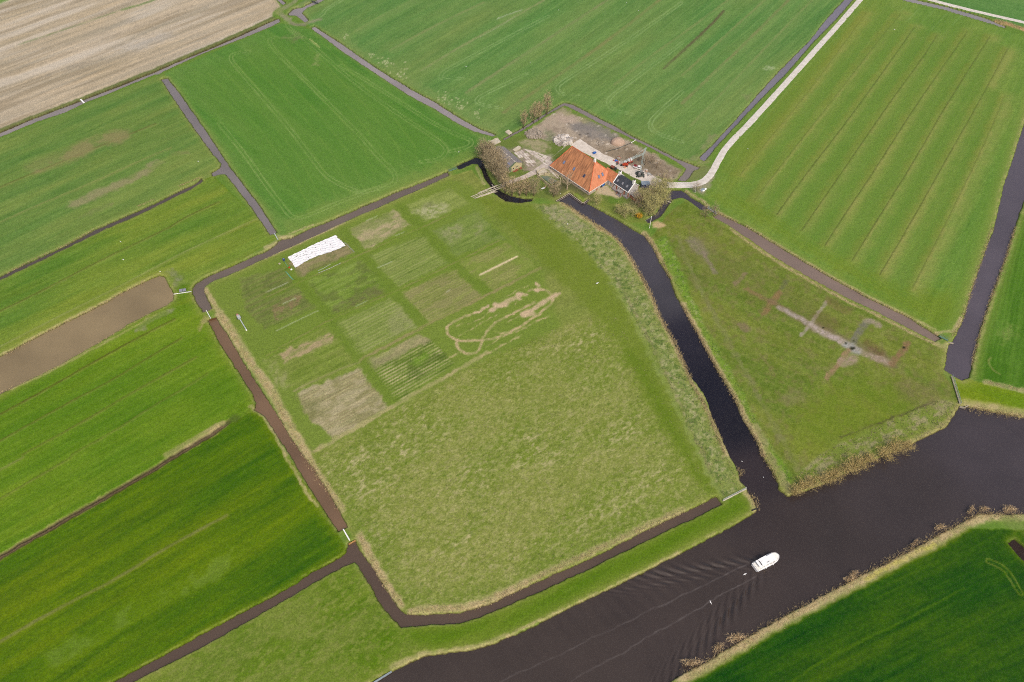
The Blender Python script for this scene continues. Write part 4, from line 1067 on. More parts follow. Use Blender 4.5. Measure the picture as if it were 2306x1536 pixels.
for s_ in (-1, 1):
    centre = s_ * (2.0 + 0.03 * sx)
    fm = np.maximum(fm, sst(0.32, 0.05, np.abs(sy - centre + wob * np.minimum(1, sx / 25))) * sst(10.5, 13, sx) * (0.55 + 0.45 * sst(-.3, .3, fbm(x[act], y[act], 2.5, octv=3, seed=2))))
foam[act] = fm * 0.17 * np.exp(-sx / 120)
sc_ = fbm(x, y, 0.7, octv=2, seed=3)
foam += np.zeros(len(x))
id_ = -np.ones(len(x), int)
id_[keep] = np.arange(keep.sum())
I = np.arange(len(x)).reshape(sh)
q = np.stack([I[:-1, :-1], I[:-1, 1:], I[1:, 1:], I[1:, :-1]], -1).reshape(-1, 4)
q = q[keep[q].all(1)]
V = np.stack([x, y, WZ + 0.002 + h], 1)[keep]
wm, ramp = water_mat('water_canal', (1.0, 1.0, 1.0), ripple=0.3, rscale=0.9, murk_sheen=0.13)
nt = wm.node_tree
at = nt.nodes.new('ShaderNodeAttribute')
at.attribute_name = 'Col'
mx = nt.nodes.new('ShaderNodeMix')
mx.data_type = 'RGBA'
nt.links.new(at.outputs['Fac'], mx.inputs['Factor'])
a2 = nt.nodes.new('ShaderNodeAttribute')
a2.attribute_name = 'CanalTint'
mm = nt.nodes.new('ShaderNodeMix')
mm.data_type = 'RGBA'
mm.blend_type = 'MULTIPLY'
mm.inputs['Factor'].default_value = 1.0
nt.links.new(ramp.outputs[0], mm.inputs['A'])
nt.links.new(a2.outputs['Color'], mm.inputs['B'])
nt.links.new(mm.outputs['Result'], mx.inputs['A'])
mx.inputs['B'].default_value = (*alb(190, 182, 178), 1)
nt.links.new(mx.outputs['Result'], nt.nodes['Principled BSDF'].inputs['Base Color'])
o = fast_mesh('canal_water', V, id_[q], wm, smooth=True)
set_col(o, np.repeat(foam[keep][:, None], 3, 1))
# canal colour by place: water tone and the sky reflection put into it
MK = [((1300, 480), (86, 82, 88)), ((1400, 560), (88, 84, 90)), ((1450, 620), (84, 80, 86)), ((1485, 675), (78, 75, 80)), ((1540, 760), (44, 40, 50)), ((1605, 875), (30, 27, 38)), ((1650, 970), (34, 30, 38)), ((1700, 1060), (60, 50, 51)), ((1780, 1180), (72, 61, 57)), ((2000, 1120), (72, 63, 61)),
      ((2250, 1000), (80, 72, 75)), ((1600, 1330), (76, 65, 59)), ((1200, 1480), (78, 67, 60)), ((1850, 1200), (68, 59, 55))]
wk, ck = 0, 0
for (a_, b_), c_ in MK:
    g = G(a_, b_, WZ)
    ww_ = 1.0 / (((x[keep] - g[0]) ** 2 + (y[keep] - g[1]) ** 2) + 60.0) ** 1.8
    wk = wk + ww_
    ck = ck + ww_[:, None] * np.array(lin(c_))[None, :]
set_col(o, ck / wk[:, None] / GAIN * 0.82, 'CanalTint')
tag(o, kind='structure')
# the canal outside the fine sheet
ww = MB()
far_ = [(p[0], p[1], WZ - 0.004) for p in offset_poly(P, 0.6)]
ww.v = far_
ww.f = [t for t in tessellate_polygon([[Vector((p[0], p[1], 0)) for p in far_]])]
wb = mat('canal_bed', alb(50, 42, 38), 0.9, 0.2, 0.3)
bed = ww.build('canal_bed', wb)
bed.location.z = -0.6
tag(bed, kind='structure')
# ------------------------------------------------------------------ roads and paving
def ribbon(pts, widths, z=0.05, sm=2, jit=0.0, zz=0.0):
    P = Gs(pts, zz)
    Wd = np.array(widths, float)
    for _ in range(sm):
        q, w = [P[0]], [Wd[0]]
        for i in range(len(P) - 1):
            q += [P[i] * .75 + P[i + 1] * .25, P[i] * .25 + P[i + 1] * .75]
            w += [Wd[i] * .75 + Wd[i + 1] * .25, Wd[i] * .25 + Wd[i + 1] * .75]
        q.append(P[-1])
        w.append(Wd[-1])
        P, Wd = np.array(q), np.array(w)
    b = MB()
    n = len(P)
    for i in range(n):
        d = P[min(i + 1, n - 1)] - P[max(i - 1, 0)]
        d = d / np.linalg.norm(d)
        s = np.array([-d[1], d[0]])
        wl, wr = Wd[i] / 2 + random.uniform(-jit, jit), Wd[i] / 2 + random.uniform(-jit, jit)
        l, r = P[i] + s * wl, P[i] - s * wr
        b.v += [(l[0] + s[0] * .3, l[1] + s[1] * .3, -0.15), (l[0], l[1], z), (P[i][0], P[i][1], z + 0.04), (r[0], r[1], z), (r[0] - s[0] * .3, r[1] - s[1] * .3, -0.15)]
    for i in range(n - 1):
        for k in range(4):
            a = i * 5 + k
            b.f.append((a + 1, a, a + 5, a + 6))
    return b


M_ROAD = mat('road_concrete', alb(226, 218, 204), 0.95, 0.1, 0.5, spec=0.1, rgb2=alb(242, 236, 226), bump=0.3)
M_YARD = mat('yard_concrete', alb(226, 214, 198), 0.95, 0.1, 0.45, spec=0.1, rgb2=alb(244, 234, 220), bump=0.3)
M_SLAB = mat('old_concrete', alb(202, 188, 174), 0.95, 0.18, 0.6, spec=0.1, rgb2=alb(228, 214, 200), bump=0.4)
tag(ribbon([(1965, -35), (1937, 0), (1869, 77), (1803, 150), (1743, 217), (1686, 280), (1639, 327), (1619, 358), (1606, 385), (1590, 406), (1566, 416), (1536, 417), (1500, 416)], [3.2] * 8 + [3.4, 3.6, 4.0, 4.4, 4.4], jit=0.08).build('farm_road', M_ROAD), kind='structure')
tag(ribbon([(2020, -22), (2103, 2), (2203, 27), (2304, 50), (2420, 76)], [3.0] * 5, jit=0.08).build('country_road', M_ROAD), kind='structure')
tag(ribbon([(1502, 416.5), (1480, 412), (1455, 400), (1425, 386), (1400, 374), (1370, 361), (1345, 349), (1318, 334), (1295, 320)], [4.6, 6.6, 7.5, 7.0, 6.0, 5.4, 5.6, 6.5, 7.5], z=0.045, jit=0.25).build('yard_drive', M_YARD), kind='structure')
tag(ribbon([(1245, 366), (1228, 374), (1208, 386), (1186, 396), (1165, 405), (1149, 410), (1128, 418.5)], [5.5, 4.6, 3.4, 2.8, 2.6, 2.6, 2.6], z=0.05, jit=0.15).build('shed_path', M_SLAB), kind='structure')


def slabs(quad, nx, ny, z, m, drop=0.0, name='slab', gap=0.12):
    """a piece of paving: its slabs as separate blocks"""
    q = [G(*p)[:2] for p in quad]
    base = empty(name + '_paving', (0, 0, 0))
    base.name = 'concrete_paving'
    tag(base, kind='structure')
    for i in range(nx):
        for j in range(ny):
            if random.random() < drop:
                continue
            cs = []
            for a, b_ in ((i, j), (i + 1, j), (i + 1, j + 1), (i, j + 1)):
                s, t = a / nx, b_ / ny
                cs.append((q[0] * (1 - s) + q[1] * s) * (1 - t) + (q[3] * (1 - s) + q[2] * s) * t)
            c = sum(cs) / 4
            cs = [c + (p - c) * (1 - gap * random.uniform(.5, 1.3)) for p in cs]
            h = z + random.uniform(-0.02, 0.03)
            b = MB()
            b.v = [(p[0], p[1], -0.1) for p in cs] + [(p[0], p[1], h) for p in cs]
            b.f = [(3, 2, 1, 0), (4, 5, 6, 7), (0, 1, 5, 4), (1, 2, 6, 5), (2, 3, 7, 6), (3, 0, 4, 7)]
            b.build('slab', m if random.random() < .6 else M_YARD, base)
    return base


slabs(T('y', (760, 740), (890, 770), (1110, 850), (1060, 960)), 7, 5, 0.07, M_SLAB, 0.06)
slabs(T('y', (640, 790), (770, 745), (960, 960), (820, 960)), 5, 5, 0.06, M_SLAB, 0.3)
slabs(T('y', (1110, 850), (1160, 810), (1240, 740), (1370, 640)), 3, 2, 0.07, M_YARD, 0.0)
slabs(T('y', (1060, 990), (1110, 970), (1230, 1110), (1180, 1110)), 2, 5, 0.06, M_SLAB, 0.15)

# ------------------------------------------------------------------ farmhouse
M_TILE_SW = mat('weathered_pantiles', alb(170, 118, 84), 0.9, 0.25, 0.6, spec=0.15, rgb2=alb(222, 154, 108), stretch=(2.4, .5, .35), bump=0.6)
M_TILE_SE = mat('bright_pantiles', alb(214, 138, 100), 0.9, 0.1, 0.8, spec=0.15, rgb2=alb(240, 160, 120), stretch=(.6, 2.2, .5), bump=0.5)
M_TILE_NK = mat('pantiles', alb(196, 126, 88), 0.9, 0.14, 0.7, spec=0.15, rgb2=alb(216, 144, 102), bump=0.5)
M_RIDGE = mat('ridge_tiles', alb(226, 124, 84), 0.9, 0.1, 1.0, spec=0.1)
M_SLATE = mat('dark_glazed_tiles', alb(66, 70, 78), 0.6, 0.25, 1.1, spec=0.3, bump=0.5)
M_PLAST = mat('pale_plaster', alb(196, 180, 162), 0.9, 0.12, 0.7, rgb2=alb(218, 202, 184))
M_BRICK = mat('red_brick', alb(170, 104, 78), 0.9, 0.2, 2.2, rgb2=alb(192, 122, 94))
M_GWALL = mat('whitewashed_gable', alb(214, 206, 200), 0.9, 0.14, 0.8, rgb2=alb(232, 226, 220))
M_WHITE = mat('white_paint', (0.78, 0.77, 0.74), 0.5, 0.05, 1.0)
M_GLASS = mat('window_glass', (0.03, 0.035, 0.04), 0.1, 0.1, 1.0, spec=0.6)
M_SKYL = mat('skylight_glass', alb(128, 140, 176), 0.25, 0.1, 1.0, spec=0.6)
M_DKGL = mat('dark_skylight_glass', alb(62, 60, 84), 0.2, 0.1, 1.0, spec=0.6)
M_GREY = mat('grey_stone', alb(160, 154, 152), 0.8, 0.12, 1.0)
M_LEAD = mat('lead_frame', alb(112, 112, 120), 0.6, 0.1, 1.0)
M_DARKW = mat('dark_opening', (0.02, 0.02, 0.022), 0.8, 0.1, 1.0)
M_BLUE = mat('blue_sheet', alb(52, 110, 190), 0.5, 0.15, 2.0)

C2, C1 = G(1326, 440), G(1240, 382)
ux = (C2 - C1) / np.linalg.norm(C2 - C1)
FA = math.atan2(ux[1], ux[0])
FX = np.array([math.cos(FA), math.sin(FA), 0])
FY = np.array([-math.sin(FA), math.cos(FA), 0])
LEN = float(np.linalg.norm(C2 - C1))
house = empty('farmhouse', tuple(C2), FA)
tag(house, 'large orange tiled farmhouse barn with a narrow slate grey roofed brick front house', 'farmhouse')


def to_loc(w):
    d = np.array(w) - C2
    return np.array([d @ FX, d @ FY, d[2]])


def hit(px, py, p0, nrm):
    """local point where the sight line of a survey point meets a plane of the house"""
    o = to_loc((0, 0, HGT))
    g = to_loc(G(px, py))
    d = g - o
    p0, nrm = np.array(p0, float), np.array(nrm, float)
    return o + d * ((p0 - o) @ nrm) / (d @ nrm)


def slab_roof(name, pts, m, th=0.22):
    """a roof plane with thickness, its pts in order seen from outside"""
    P = [Vector(p) for p in pts]
    nn = (P[1] - P[0]).cross(P[2] - P[0]).normalized()
    b = MB()
    k = len(P)
    b.v = [tuple(p) for p in P] + [tuple(p - nn * th) for p in P]
    b.f = [tuple(range(k)), tuple(range(2 * k - 1, k - 1, -1))] + [(i, i + k, (i + 1) % k + k, (i + 1) % k) for i in range(k)]
    return b.build(name, m, house)


HR, WE = 12.75, 2.35
a1, a2, hw = 6.0, 5.25, 9.0
xb = -LEN
R1, R2 = (-a1, hw, HR), (xb + a2, hw, HR)
e = 0.35
A_, B_, C_, D_ = (e, -e, WE), (e, 2 * hw + e, WE), (xb - e, 2 * hw + e, WE), (xb - e, -e, WE)
sw = slab_roof('roof', [D_, A_, R1, R2], M_TILE_SW)
tag(sw, 'weathered brown-orange long roof slope')
se = slab_roof('roof', [A_, B_, R1], M_TILE_SE)
tag(se, 'bright orange hipped roof slope')
slab_roof('roof', [B_, C_, R2, R1], M_TILE_SE)
slab_roof('roof', [C_, D_, R2], M_TILE_NK)
for p, q in ((A_, R1), (B_, R1), (R1, R2), (C_, R2), (D_, R2)):
    MB().tube([Vector(p) + Vector((0, 0, .08)), Vector(q) + Vector((0, 0, .08))], 0.17, 6).build('ridge_cap', M_RIDGE, house)
b = MB()                                                          # barn walls with thickness
b.box((xb / 2, 0.15, 0), LEN, 0.3, WE)
b.build('side_wall', M_PLAST, house)
b = MB()
b.box((xb / 2, 2 * hw - .15, 0), LEN, 0.3, WE)
b.build('side_wall', M_PLAST, house)
MB().box((-0.15, hw, 0), 0.3, 2 * hw - .6, WE).build('end_wall', M_PLAST, house)
MB().box((xb + .15, hw, 0), 0.3, 2 * hw - .6, WE).build('end_wall', M_PLAST, house)
MB().beam((xb - e, -e - .06, WE - .12), (e, -e - .06, WE - .12), 0.16).build('gutter', M_WHITE, house)
MB().beam((e + .06, -e, WE - .12), (e + .06, 12.2, WE - .12), 0.16).build('gutter', M_WHITE, house)


def plane_frame(n, up=(0, 0, 1)):
    n = Vector(n).normalized()
    s = Vector(up).cross(n).normalized()
    t = n.cross(s)
    return n, s, t


def panel(name, c, n, w, h, th, m, parent, off=0.0):
    n, s, t = plane_frame(n)
    c = Vector(c) + n * off
    b = MB()
    for k in (-th, th):
        for i, j in ((-1, -1), (1, -1), (1, 1), (-1, 1)):
            b.v.append(tuple(c + s * (i * w / 2) + t * (j * h / 2) + n * (k if k > 0 else -0.05)))
    b.f = [(3, 2, 1, 0), (4, 5, 6, 7), (0, 1, 5, 4), (1, 2, 6, 5), (2, 3, 7, 6), (3, 0, 4, 7)]
    return b.build(name, m, parent)


def skylight(px, py, p0, n, m, lab, w=1.15, h=1.7, frame=None):
    c = hit(px, py, p0, n)
    f = panel('skylight', c, n, w, h, 0.14, frame or M_LEAD, house)
    if lab:
        f['label'] = lab
    panel('pane', c, n, w - .25, h - .25, 0.16, m, f)


nSW = (Vector(A_) - Vector(D_)).cross(Vector(R1) - Vector(D_)).normalized()
nSE = (Vector(B_) - Vector(A_)).cross(Vector(R1) - Vector(A_)).normalized()
for (x, y), m in zip(T('z', (415, 570), (645, 720), (878, 880)), (M_SKYL, M_SKYL, M_DKGL)):
    skylight(x, y, A_, nSW, m, 'dark glazed skylight' if m is M_DKGL else None)
for (x, y) in T('z', (1215, 900), (1297, 845)):
    skylight(x, y, A_, nSE, M_SKYL, None)
ch = MB().box((R1[0], R1[1], R1[2] - .8), 0.9, 0.9, 1.9).build('chimney', M_WHITE, house)
for (x, y) in T('z', (203, 722), (363, 835), (543, 975), (757, 1100), (850, 1170), (950, 1240)):
    c = hit(x, y, (0, 0, 0), (0, -1, 0))
    f = panel('window', (c[0], 0, min(max(c[2], 1.1), 1.6)), (0, -1, 0), 0.95, 0.8, 0.05, M_LEAD, house)
    panel('pane', (c[0], 0, min(max(c[2], 1.1), 1.6)), (0, -1, 0), 0.75, 0.6, 0.07, M_GLASS, f)
f = panel('window', (0, 3.6, 1.45), (1, 0, 0), 1.3, 1.3, 0.05, M_WHITE, house)
panel('pane', (0, 3.6, 1.45), (1, 0, 0), 0.9, 0.9, 0.07, M_GLASS, f)
panel('door', (0, 5.6, 1.1), (1, 0, 0), 0.9, 1.9, 0.05, M_BRICK, house)
f = panel('barn_door', (0, 9.9, 1.12), (1, 0, 0), 3.4, 2.1, 0.04, M_DARKW, house)
panel('blue_cover', (0, 10.2, 0.8), (1, 0, 0), 1.8, 1.3, 0.12, M_BLUE, f)

# neck between barn and front house
nx0, nx1, ny0, ny1 = 0.0, 4.05, 12.55, 19.2
NE_, NR = 3.3, 7.0
nyr = (ny0 + ny1) / 2
MB().box(((nx0 + nx1) / 2, ny0 + .15, 0), nx1, 0.3, NE_).build('neck_wall', M_PLAST, house)
MB().box(((nx0 + nx1) / 2, ny1 - .15, 0), nx1, 0.3, NE_).build('neck_wall', M_PLAST, house)
slab_roof('neck_roof', [(-3.4, ny0 - .3, NE_), (nx1 - .02, ny0 - .3, NE_), (nx1 - .02, nyr, NR), (-3.4, nyr, NR)], M_TILE_NK)
slab_roof('neck_roof', [(nx1 - .02, ny1 + .3, NE_), (-3.4, ny1 + .3, NE_), (-3.4, nyr, NR), (nx1 - .02, nyr, NR)], M_TILE_NK)


def sash(x, y, z, n, w, h, parent=house):
    f = panel('window', (x, y, z), n, w, h, 0.07, M_WHITE, parent)
    nn, s, t = plane_frame(n)
    for i in (-.5, .5):
        for j in (-1, 0, 1):
            c = Vector((x, y, z)) + s * (i * w * .44) + t * (j * h * .29)
            panel('pane', c, n, w * .33, h * .23, 0.09, M_GLASS, f)
    return f


for x in (1.15, 2.95):
    sash(x, ny0, 1.75, (0, -1, 0), 1.25, 2.1)

# front house
hx0, hx1, hy0, hy1 = 4.1, 14.3, 12.6, 20.0
HE, HRR = 3.75, 7.3
hyr = (hy0 + hy1) / 2
front = MB().box(((hx0 + hx1) / 2, hy0 + .15, 0.5), hx1 - hx0, 0.3, HE - .5).build('brick_wall', M_BRICK, house)
MB().box(((hx0 + hx1) / 2, hy1 - .15, 0.5), hx1 - hx0, 0.3, HE - .5).build('brick_wall', M_BRICK, house)
MB().box(((hx0 + hx1) / 2, hyr, 0), hx1 - hx0 + .1, hy1 - hy0 + .1, 0.5).build('plinth', M_GREY, house)
for gx_, m in ((hx0 + .15, M_BRICK), (hx1 - .15, M_GWALL)):
    b = MB()
    for k in (-.15, .15):
        b.v += [(gx_ + k, hy0 + .3, .5), (gx_ + k, hy1 - .3, .5), (gx_ + k, hy1 - .3, HE), (gx_ + k, hyr, HRR - .1), (gx_ + k, hy0 + .3, HE)]
    b.f = [(0, 1, 2, 3, 4)[::-1], (5, 6, 7, 8, 9)] + [(i, (i + 1) % 5, (i + 1) % 5 + 5, i + 5) for i in range(5)]
    b.build('gable_wall', m, house)
slab_roof('dark_roof', [(hx0 + .3, hy0 - .15, HE), (hx1 - .3, hy0 - .15, HE), (hx1 - .3, hyr, HRR), (hx0 + .3, hyr, HRR)], M_SLATE)
slab_roof('dark_roof', [(hx1 - .3, hy1 + .15, HE), (hx0 + .3, hy1 + .15, HE), (hx0 + .3, hyr, HRR), (hx1 - .3, hyr, HRR)], M_SLATE)
for gx_ in (hx0 + .1, hx1 - .1):
    for ya in (hy0 - .2, hy1 + .2):
        MB().beam((gx_, ya, HE + .12), (gx_, hyr, HRR + .18), 0.42, 0.2).build('coping', M_WHITE, house)
    c_ = MB().box((gx_ + (.45 if gx_ < 8 else -.45), hyr, HRR - .5), 1.0, 1.3, 1.9).build('chimney', M_WHITE, house)
    MB().box((gx_ + (.45 if gx_ < 8 else -.45), hyr, HRR + 1.4), .5, .8, .35).build('chimney_pot', M_DARKW, c_)
MB().beam((hx0, hy0 - .2, HE - .12), (hx1, hy0 - .2, HE - .12), 0.28, .2).build('gutter', M_WHITE, house)
nDF = Vector((0, -(HRR - HE), hyr - hy0)).normalized()
for (x, y) in T('z', (1655, 990), (1765, 1055), (1868, 1120)):
    skylight(x, y, (hx0, hy0 - .15, HE), nDF, mat('grey_skylight', alb(150, 152, 158), .4, .05, 1), None, 1.0, 1.4)
for k in range(4):
    sash(hx0 + 1.15 + k * 2.55, hy0, 2.15, (0, -1, 0), 1.45, 2.5)
for k in range(2):
    sash(hx1, hy0 + 2.1 + k * 3.0, 2.1, (1, 0, 0), 1.0, 1.9)
# porch with steps
px0 = hx0 + 5.7
MB().box((px0, hy0 - 1.3, 0), 2.6, 2.3, .45).build('porch_step', M_GREY, house)
pr = MB().box((px0, hy0 - 1.15, 2.35), 2.8, 2.1, .16).build('porch_roof', M_GREY, house)
for s in (-1, 1):
    MB().box((px0 + s * 1.15, hy0 - 2.0, .45), .28, .28, 1.9).build('porch_pier', M_BRICK, house)
MB().box((hx0 + 2.0, hy0 - .5, 0), 3.4, .9, .9).build('cellar_wall', M_GREY, house)
MB().box((hx0 + 8.9, hy0 - .5, 0), 2.6, .9, .8).build('cellar_wall', M_GREY, house)
MB().box((hx1 + 1.9, hy0 + 3.2, 0), 3.4, 4.4, 1.9).build('lean_to_wall', M_BRICK, house)
slab_roof('lean_to_roof', [(hx1, hy0 + .8, 2.5), (hx1 + 3.9, hy0 + .8, 1.9), (hx1 + 3.9, hy0 + 5.6, 1.9), (hx1, hy0 + 5.6, 2.5)], M_GREY, .12)

# ------------------------------------------------------------------ shed
M_ASB = mat('cement_sheets', alb(140, 134, 132), 0.9, 0.12, 0.6, rgb2=alb(162, 156, 152), stretch=(3, .4, .4), bump=0.4)
M_GREEN = mat('green_boards', alb(92, 128, 92), 0.8, 0.14, 1.0)
M_YELL = mat('yellow_brick', alb(208, 196, 150), 0.9, 0.12, 1.2, rgb2=alb(222, 212, 168))
g0, g1 = G(*T('y', (578, 1042))[0]), G(*T('y', (742, 966))[0])
sd = g1 - g0
SWD = float(np.linalg.norm(sd))
SA = math.atan2(sd[1], sd[0])
shed = empty('shed', tuple(g0), SA)
tag(shed, 'low grey roofed shed with a yellow brick gable and green boarding beside the bare trees', 'shed')
SL = 15.5
SH, SR = 2.9, 5.0
for x in (0.12, SWD - .12):
    MB().box((x, SL / 2, 0), .24, SL, SH).build('side_wall', M_YELL, shed)
for yy, m in ((0.12, M_YELL), (SL - .12, M_YELL)):
    b = MB()
    for k in (-.12, .12):
        b.v += [(.24, yy + k, 0), (SWD - .24, yy + k, 0), (SWD - .24, yy + k, SH), (SWD / 2, yy + k, SR - .15), (.24, yy + k, SH)]
    b.f = [(0, 1, 2, 3, 4), (9, 8, 7, 6, 5)] + [(i, i + 5, (i + 1) % 5 + 5, (i + 1) % 5) for i in range(5)]
    b.build('gable_wall', m, shed)


def shed_roof(name, pts, m, parent, th=.12):
    P = [Vector(p) for p in pts]
    nn = (P[1] - P[0]).cross(P[2] - P[0]).normalized()
    b = MB()
    b.v = [tuple(p) for p in P] + [tuple(p - nn * th) for p in P]
    b.f = [(0, 1, 2, 3), (7, 6, 5, 4)] + [(i, i + 4, (i + 1) % 4 + 4, (i + 1) % 4) for i in range(4)]
    return b.build(name, m, parent)


shed_roof('roof', [(-.35, SL + .2, SH - .1), (-.35, -.2, SH - .1), (SWD / 2, -.2, SR), (SWD / 2, SL + .2, SR)], M_ASB, shed)
shed_roof('roof', [(SWD + .35, -.2, SH - .1), (SWD + .35, SL + .2, SH - .1), (SWD / 2, SL + .2, SR), (SWD / 2, -.2, SR)], M_ASB, shed)
M_PALE = mat('ridge_sheet', alb(214, 204, 192), 0.9, 0.2, 1.5)
for k in range(7):
    MB().beam((SWD / 2, .1 + k * SL / 7, SR + .06), (SWD / 2, (k + 1) * SL / 7 - .7, SR + .06), .42, .1).build('ridge_sheet', M_PALE, shed)
MB().beam((-.4, -.24, SH - .1), (SWD / 2, -.24, SR + .02), .06, .7).build('barge_board', M_GREEN, shed)
MB().box((.95, -.04, 0.3), 1.6, .06, 2.5).build('green_boarding', M_GREEN, shed)
for x, z in ((.9, 1.3), (3.0, 1.3), (5.2, 1.5)):
    f = MB().box((x, -.09, z), .62, .08, .62).build('window', M_LEAD, shed)
    MB().box((x, -.11, z + .08), .46, .08, .46).build('pane', M_GLASS, f)
nL = Vector((-(SR - SH), 0, SWD / 2)).normalized()
f = MB().beam((1.5, 1.4, 3.75), (1.5, 3.0, 3.75), 1.0, .5).build('skylight', M_SKYL, shed)
pile = empty('brick_stack', tuple(G(*T('y', (690, 1003))[0])), SA)
tag(pile, 'low stack of red-brown bricks lying along the yellow shed gable', 'bricks')
rnd = random.Random(4)
for k in range(26):
    o = MB().box((rnd.uniform(-2.8, 2.8), rnd.uniform(-.5, .6), 0), .55, .35, .3 + rnd.uniform(0, .25), rnd.uniform(0, 3)).build('brick', M_BRICK, pile)

# ------------------------------------------------------------------ the yard's things
M_CONC = mat('pale_concrete', alb(206, 194, 168), 0.9, 0.14, 0.8, rgb2=alb(226, 216, 192))
M_TAN = mat('cream_boards', alb(196, 184, 146), 0.9, 0.14, 0.9)
M_STONE = mat('broken_concrete', alb(190, 178, 164), 0.95, 0.3, .35, rgb2=alb(244, 236, 226))
M_STONE2 = mat('rubble_mix', alb(158, 146, 130), 0.95, 0.3, 1.2, rgb2=alb(196, 184, 166))
M_SAND = mat('pink_sand', alb(192, 164, 142), 0.95, 0.1, 1.4, rgb2=alb(208, 182, 160), bump=.3)


def rubble(px, py, r, h, n, m, seed, size):
    rnd = random.Random(seed)
    c = G(px, py)
    b = MB()
    b.ball((c[0], c[1], 0), r * .95, r * .8, h * .75, 14, 8, .12, rnd)
    for k in range(n):
        a, q = rnd.uniform(0, 6.283), math.sqrt(rnd.random())
        x, y = math.cos(a) * q * r * 1.05, math.sin(a) * q * r * .95
        z = h * .72 * math.sqrt(max(0, 1 - q * q))
        s = rnd.uniform(*size)
        n0 = len(b.v)
        b.box((c[0] + x, c[1] + y, z - .15), s, s * rnd.uniform(.5, .9), s * rnd.uniform(.3, .7), rnd.uniform(0, 3.1), rnd.uniform(.6, 1))
        tx, ty = rnd.uniform(-.5, .5), rnd.uniform(-.5, .5)
        for i in range(n0, len(b.v)):
            v = b.v[i]
            dx, dy = v[0] - c[0] - x, v[1] - c[1] - y
            b.v[i] = (v[0], v[1], v[2] + dx * tx + dy * ty)
    return b


tag(rubble(1269, 318, 4.5, 1.5, 230, M_STONE, 1, (.4, 1.9)).build('rubble_heap', M_STONE), 'whitish heap of broken concrete behind the barn roof', 'rubble heap', kind='stuff')
tag(rubble(1203, 303, 4.6, 1.6, 170, M_STONE2, 2, (.3, 1.1)).build('rubble_heap', M_STONE2), 'brownish mixed heap of rubble near the row of four poplars', 'rubble heap', kind='stuff')
tag(rubble(1352, 322, 2.6, .5, 60, M_STONE2, 6, (.3, .9)).build('rubble_strip', M_STONE2), 'thin scatter of stones beside the drive behind the barn', 'rubble', kind='stuff')
c = G(1391, 321)
b = MB()
rnd = random.Random(9)
b.ball((c[0], c[1], 0), 3.8, 3.3, 2.6, 22, 12, .05, rnd)
tag(b.build('sand_heap', M_SAND, smooth=True), 'rounded pinkish sand heap on the soil behind the farmhouse', 'sand heap')


def block(name, quad, h, m, label, cat, z0=0.0, group=None):
    q = [G(*p) for p in quad]
    c = sum(q) / 4
    e_ = empty(name, (c[0], c[1], z0))
    tag(e_, label, cat, group)
    b = MB()
    b.v = [(p[0] - c[0], p[1] - c[1], 0) for p in q] + [(p[0] - c[0], p[1] - c[1], h) for p in q]
    b.f = [(3, 2, 1, 0), (4, 5, 6, 7), (0, 1, 5, 4), (1, 2, 6, 5), (2, 3, 7, 6), (3, 0, 4, 7)]
    b.build('slab', m, e_)
    return e_


block('concrete_slab', T('y', (535, 540), (575, 515), (622, 550), (580, 575)), .6, M_CONC, 'pale concrete slab lying north of the moat corner, in the grass', 'concrete slab')
o = block('concrete_slab', T('y', (625, 765), (700, 715), (735, 735), (660, 785)), .7, M_CONC, 'pale raised concrete slab right beside the grey shed roof', 'concrete slab')
cc = block('culvert_platform', T('y', (350, 650), (440, 610), (485, 660), (390, 700)), .35, M_CONC, 'pale concrete culvert deck behind the far end of the shed', 'culvert deck')
for k, q in enumerate((T('y', (385, 640), (430, 620)), T('y', (350, 660), (395, 690)), T('y', (340, 660), (330, 650)))):
    p1, p2 = G(*q[0]), G(*q[1])
    c0 = np.array(cc.location)
    MB().beam((p1[0] - c0[0], p1[1] - c0[1], .5), (p2[0] - c0[0], p2[1] - c0[1], .5), .35).build('kerb', M_CONC, cc)

# concrete manure pit with its walls
pit = empty('walled_pit', (0, 0, 0))
tag(pit, 'cream walled open concrete pit with green water between shed and barn', 'pit')
pc = G(*T('y', (1060, 1100))[0])
pit.location = (pc[0], pc[1], 0)


def pl(x, y, z=0):
    g = G(*T('y', (x, y))[0], z)
    return (g[0] - pc[0], g[1] - pc[1], z)


for p, q, h in (((925, 1075), (1100, 1225), 1.3), ((1100, 1225), (1215, 1190), 1.3), ((1215, 1190), (1215, 1120), 1.2), ((1020, 1075), (1080, 1070), 1.6), ((930, 1060), (1010, 1010), 1.6), ((1010, 1010), (1080, 1070), 1.6), ((1215, 1120), (1160, 1060), .7)):
    a_, b_ = pl(*p), pl(*q)
    MB().beam((a_[0], a_[1], h / 2), (b_[0], b_[1], h / 2), .3, h).build('wall', M_TAN, pit)
b = MB().poly([pl(975, 1085, .12), pl(1110, 1180, .12), pl(1190, 1140, .12), pl(1060, 1075, .12)])
b.build('water', mat('green_pit_water', alb(120, 132, 112), .15, .15, .8, spec=.5), pit)
c_ = pl(985, 1040)
b = MB()
b.box((c_[0], c_[1], 0), 4.6, 3.6, 1.5, .4)
b.build('cream_tank', M_CONC, pit)
t_ = empty('garden_bench', tuple(G(*T('y', (1005, 1235))[0])), .6)
tag(t_, 'small white and pink garden lounger on the grass under the bare trees', 'lounger')
MB().box((0, 0, .3), 2.0, .8, .12, 0).build('seat', M_WHITE, t_)
MB().beam((.9, 0, .35), (1.5, 0, 1.0), .75, .1).build('backrest', mat('pink_pad', alb(200, 160, 140), .8, .1, 1), t_)
for s in (-.8, .8):
    MB().box((s, 0, 0), .1, .7, .3).build('leg', M_WHITE, t_)

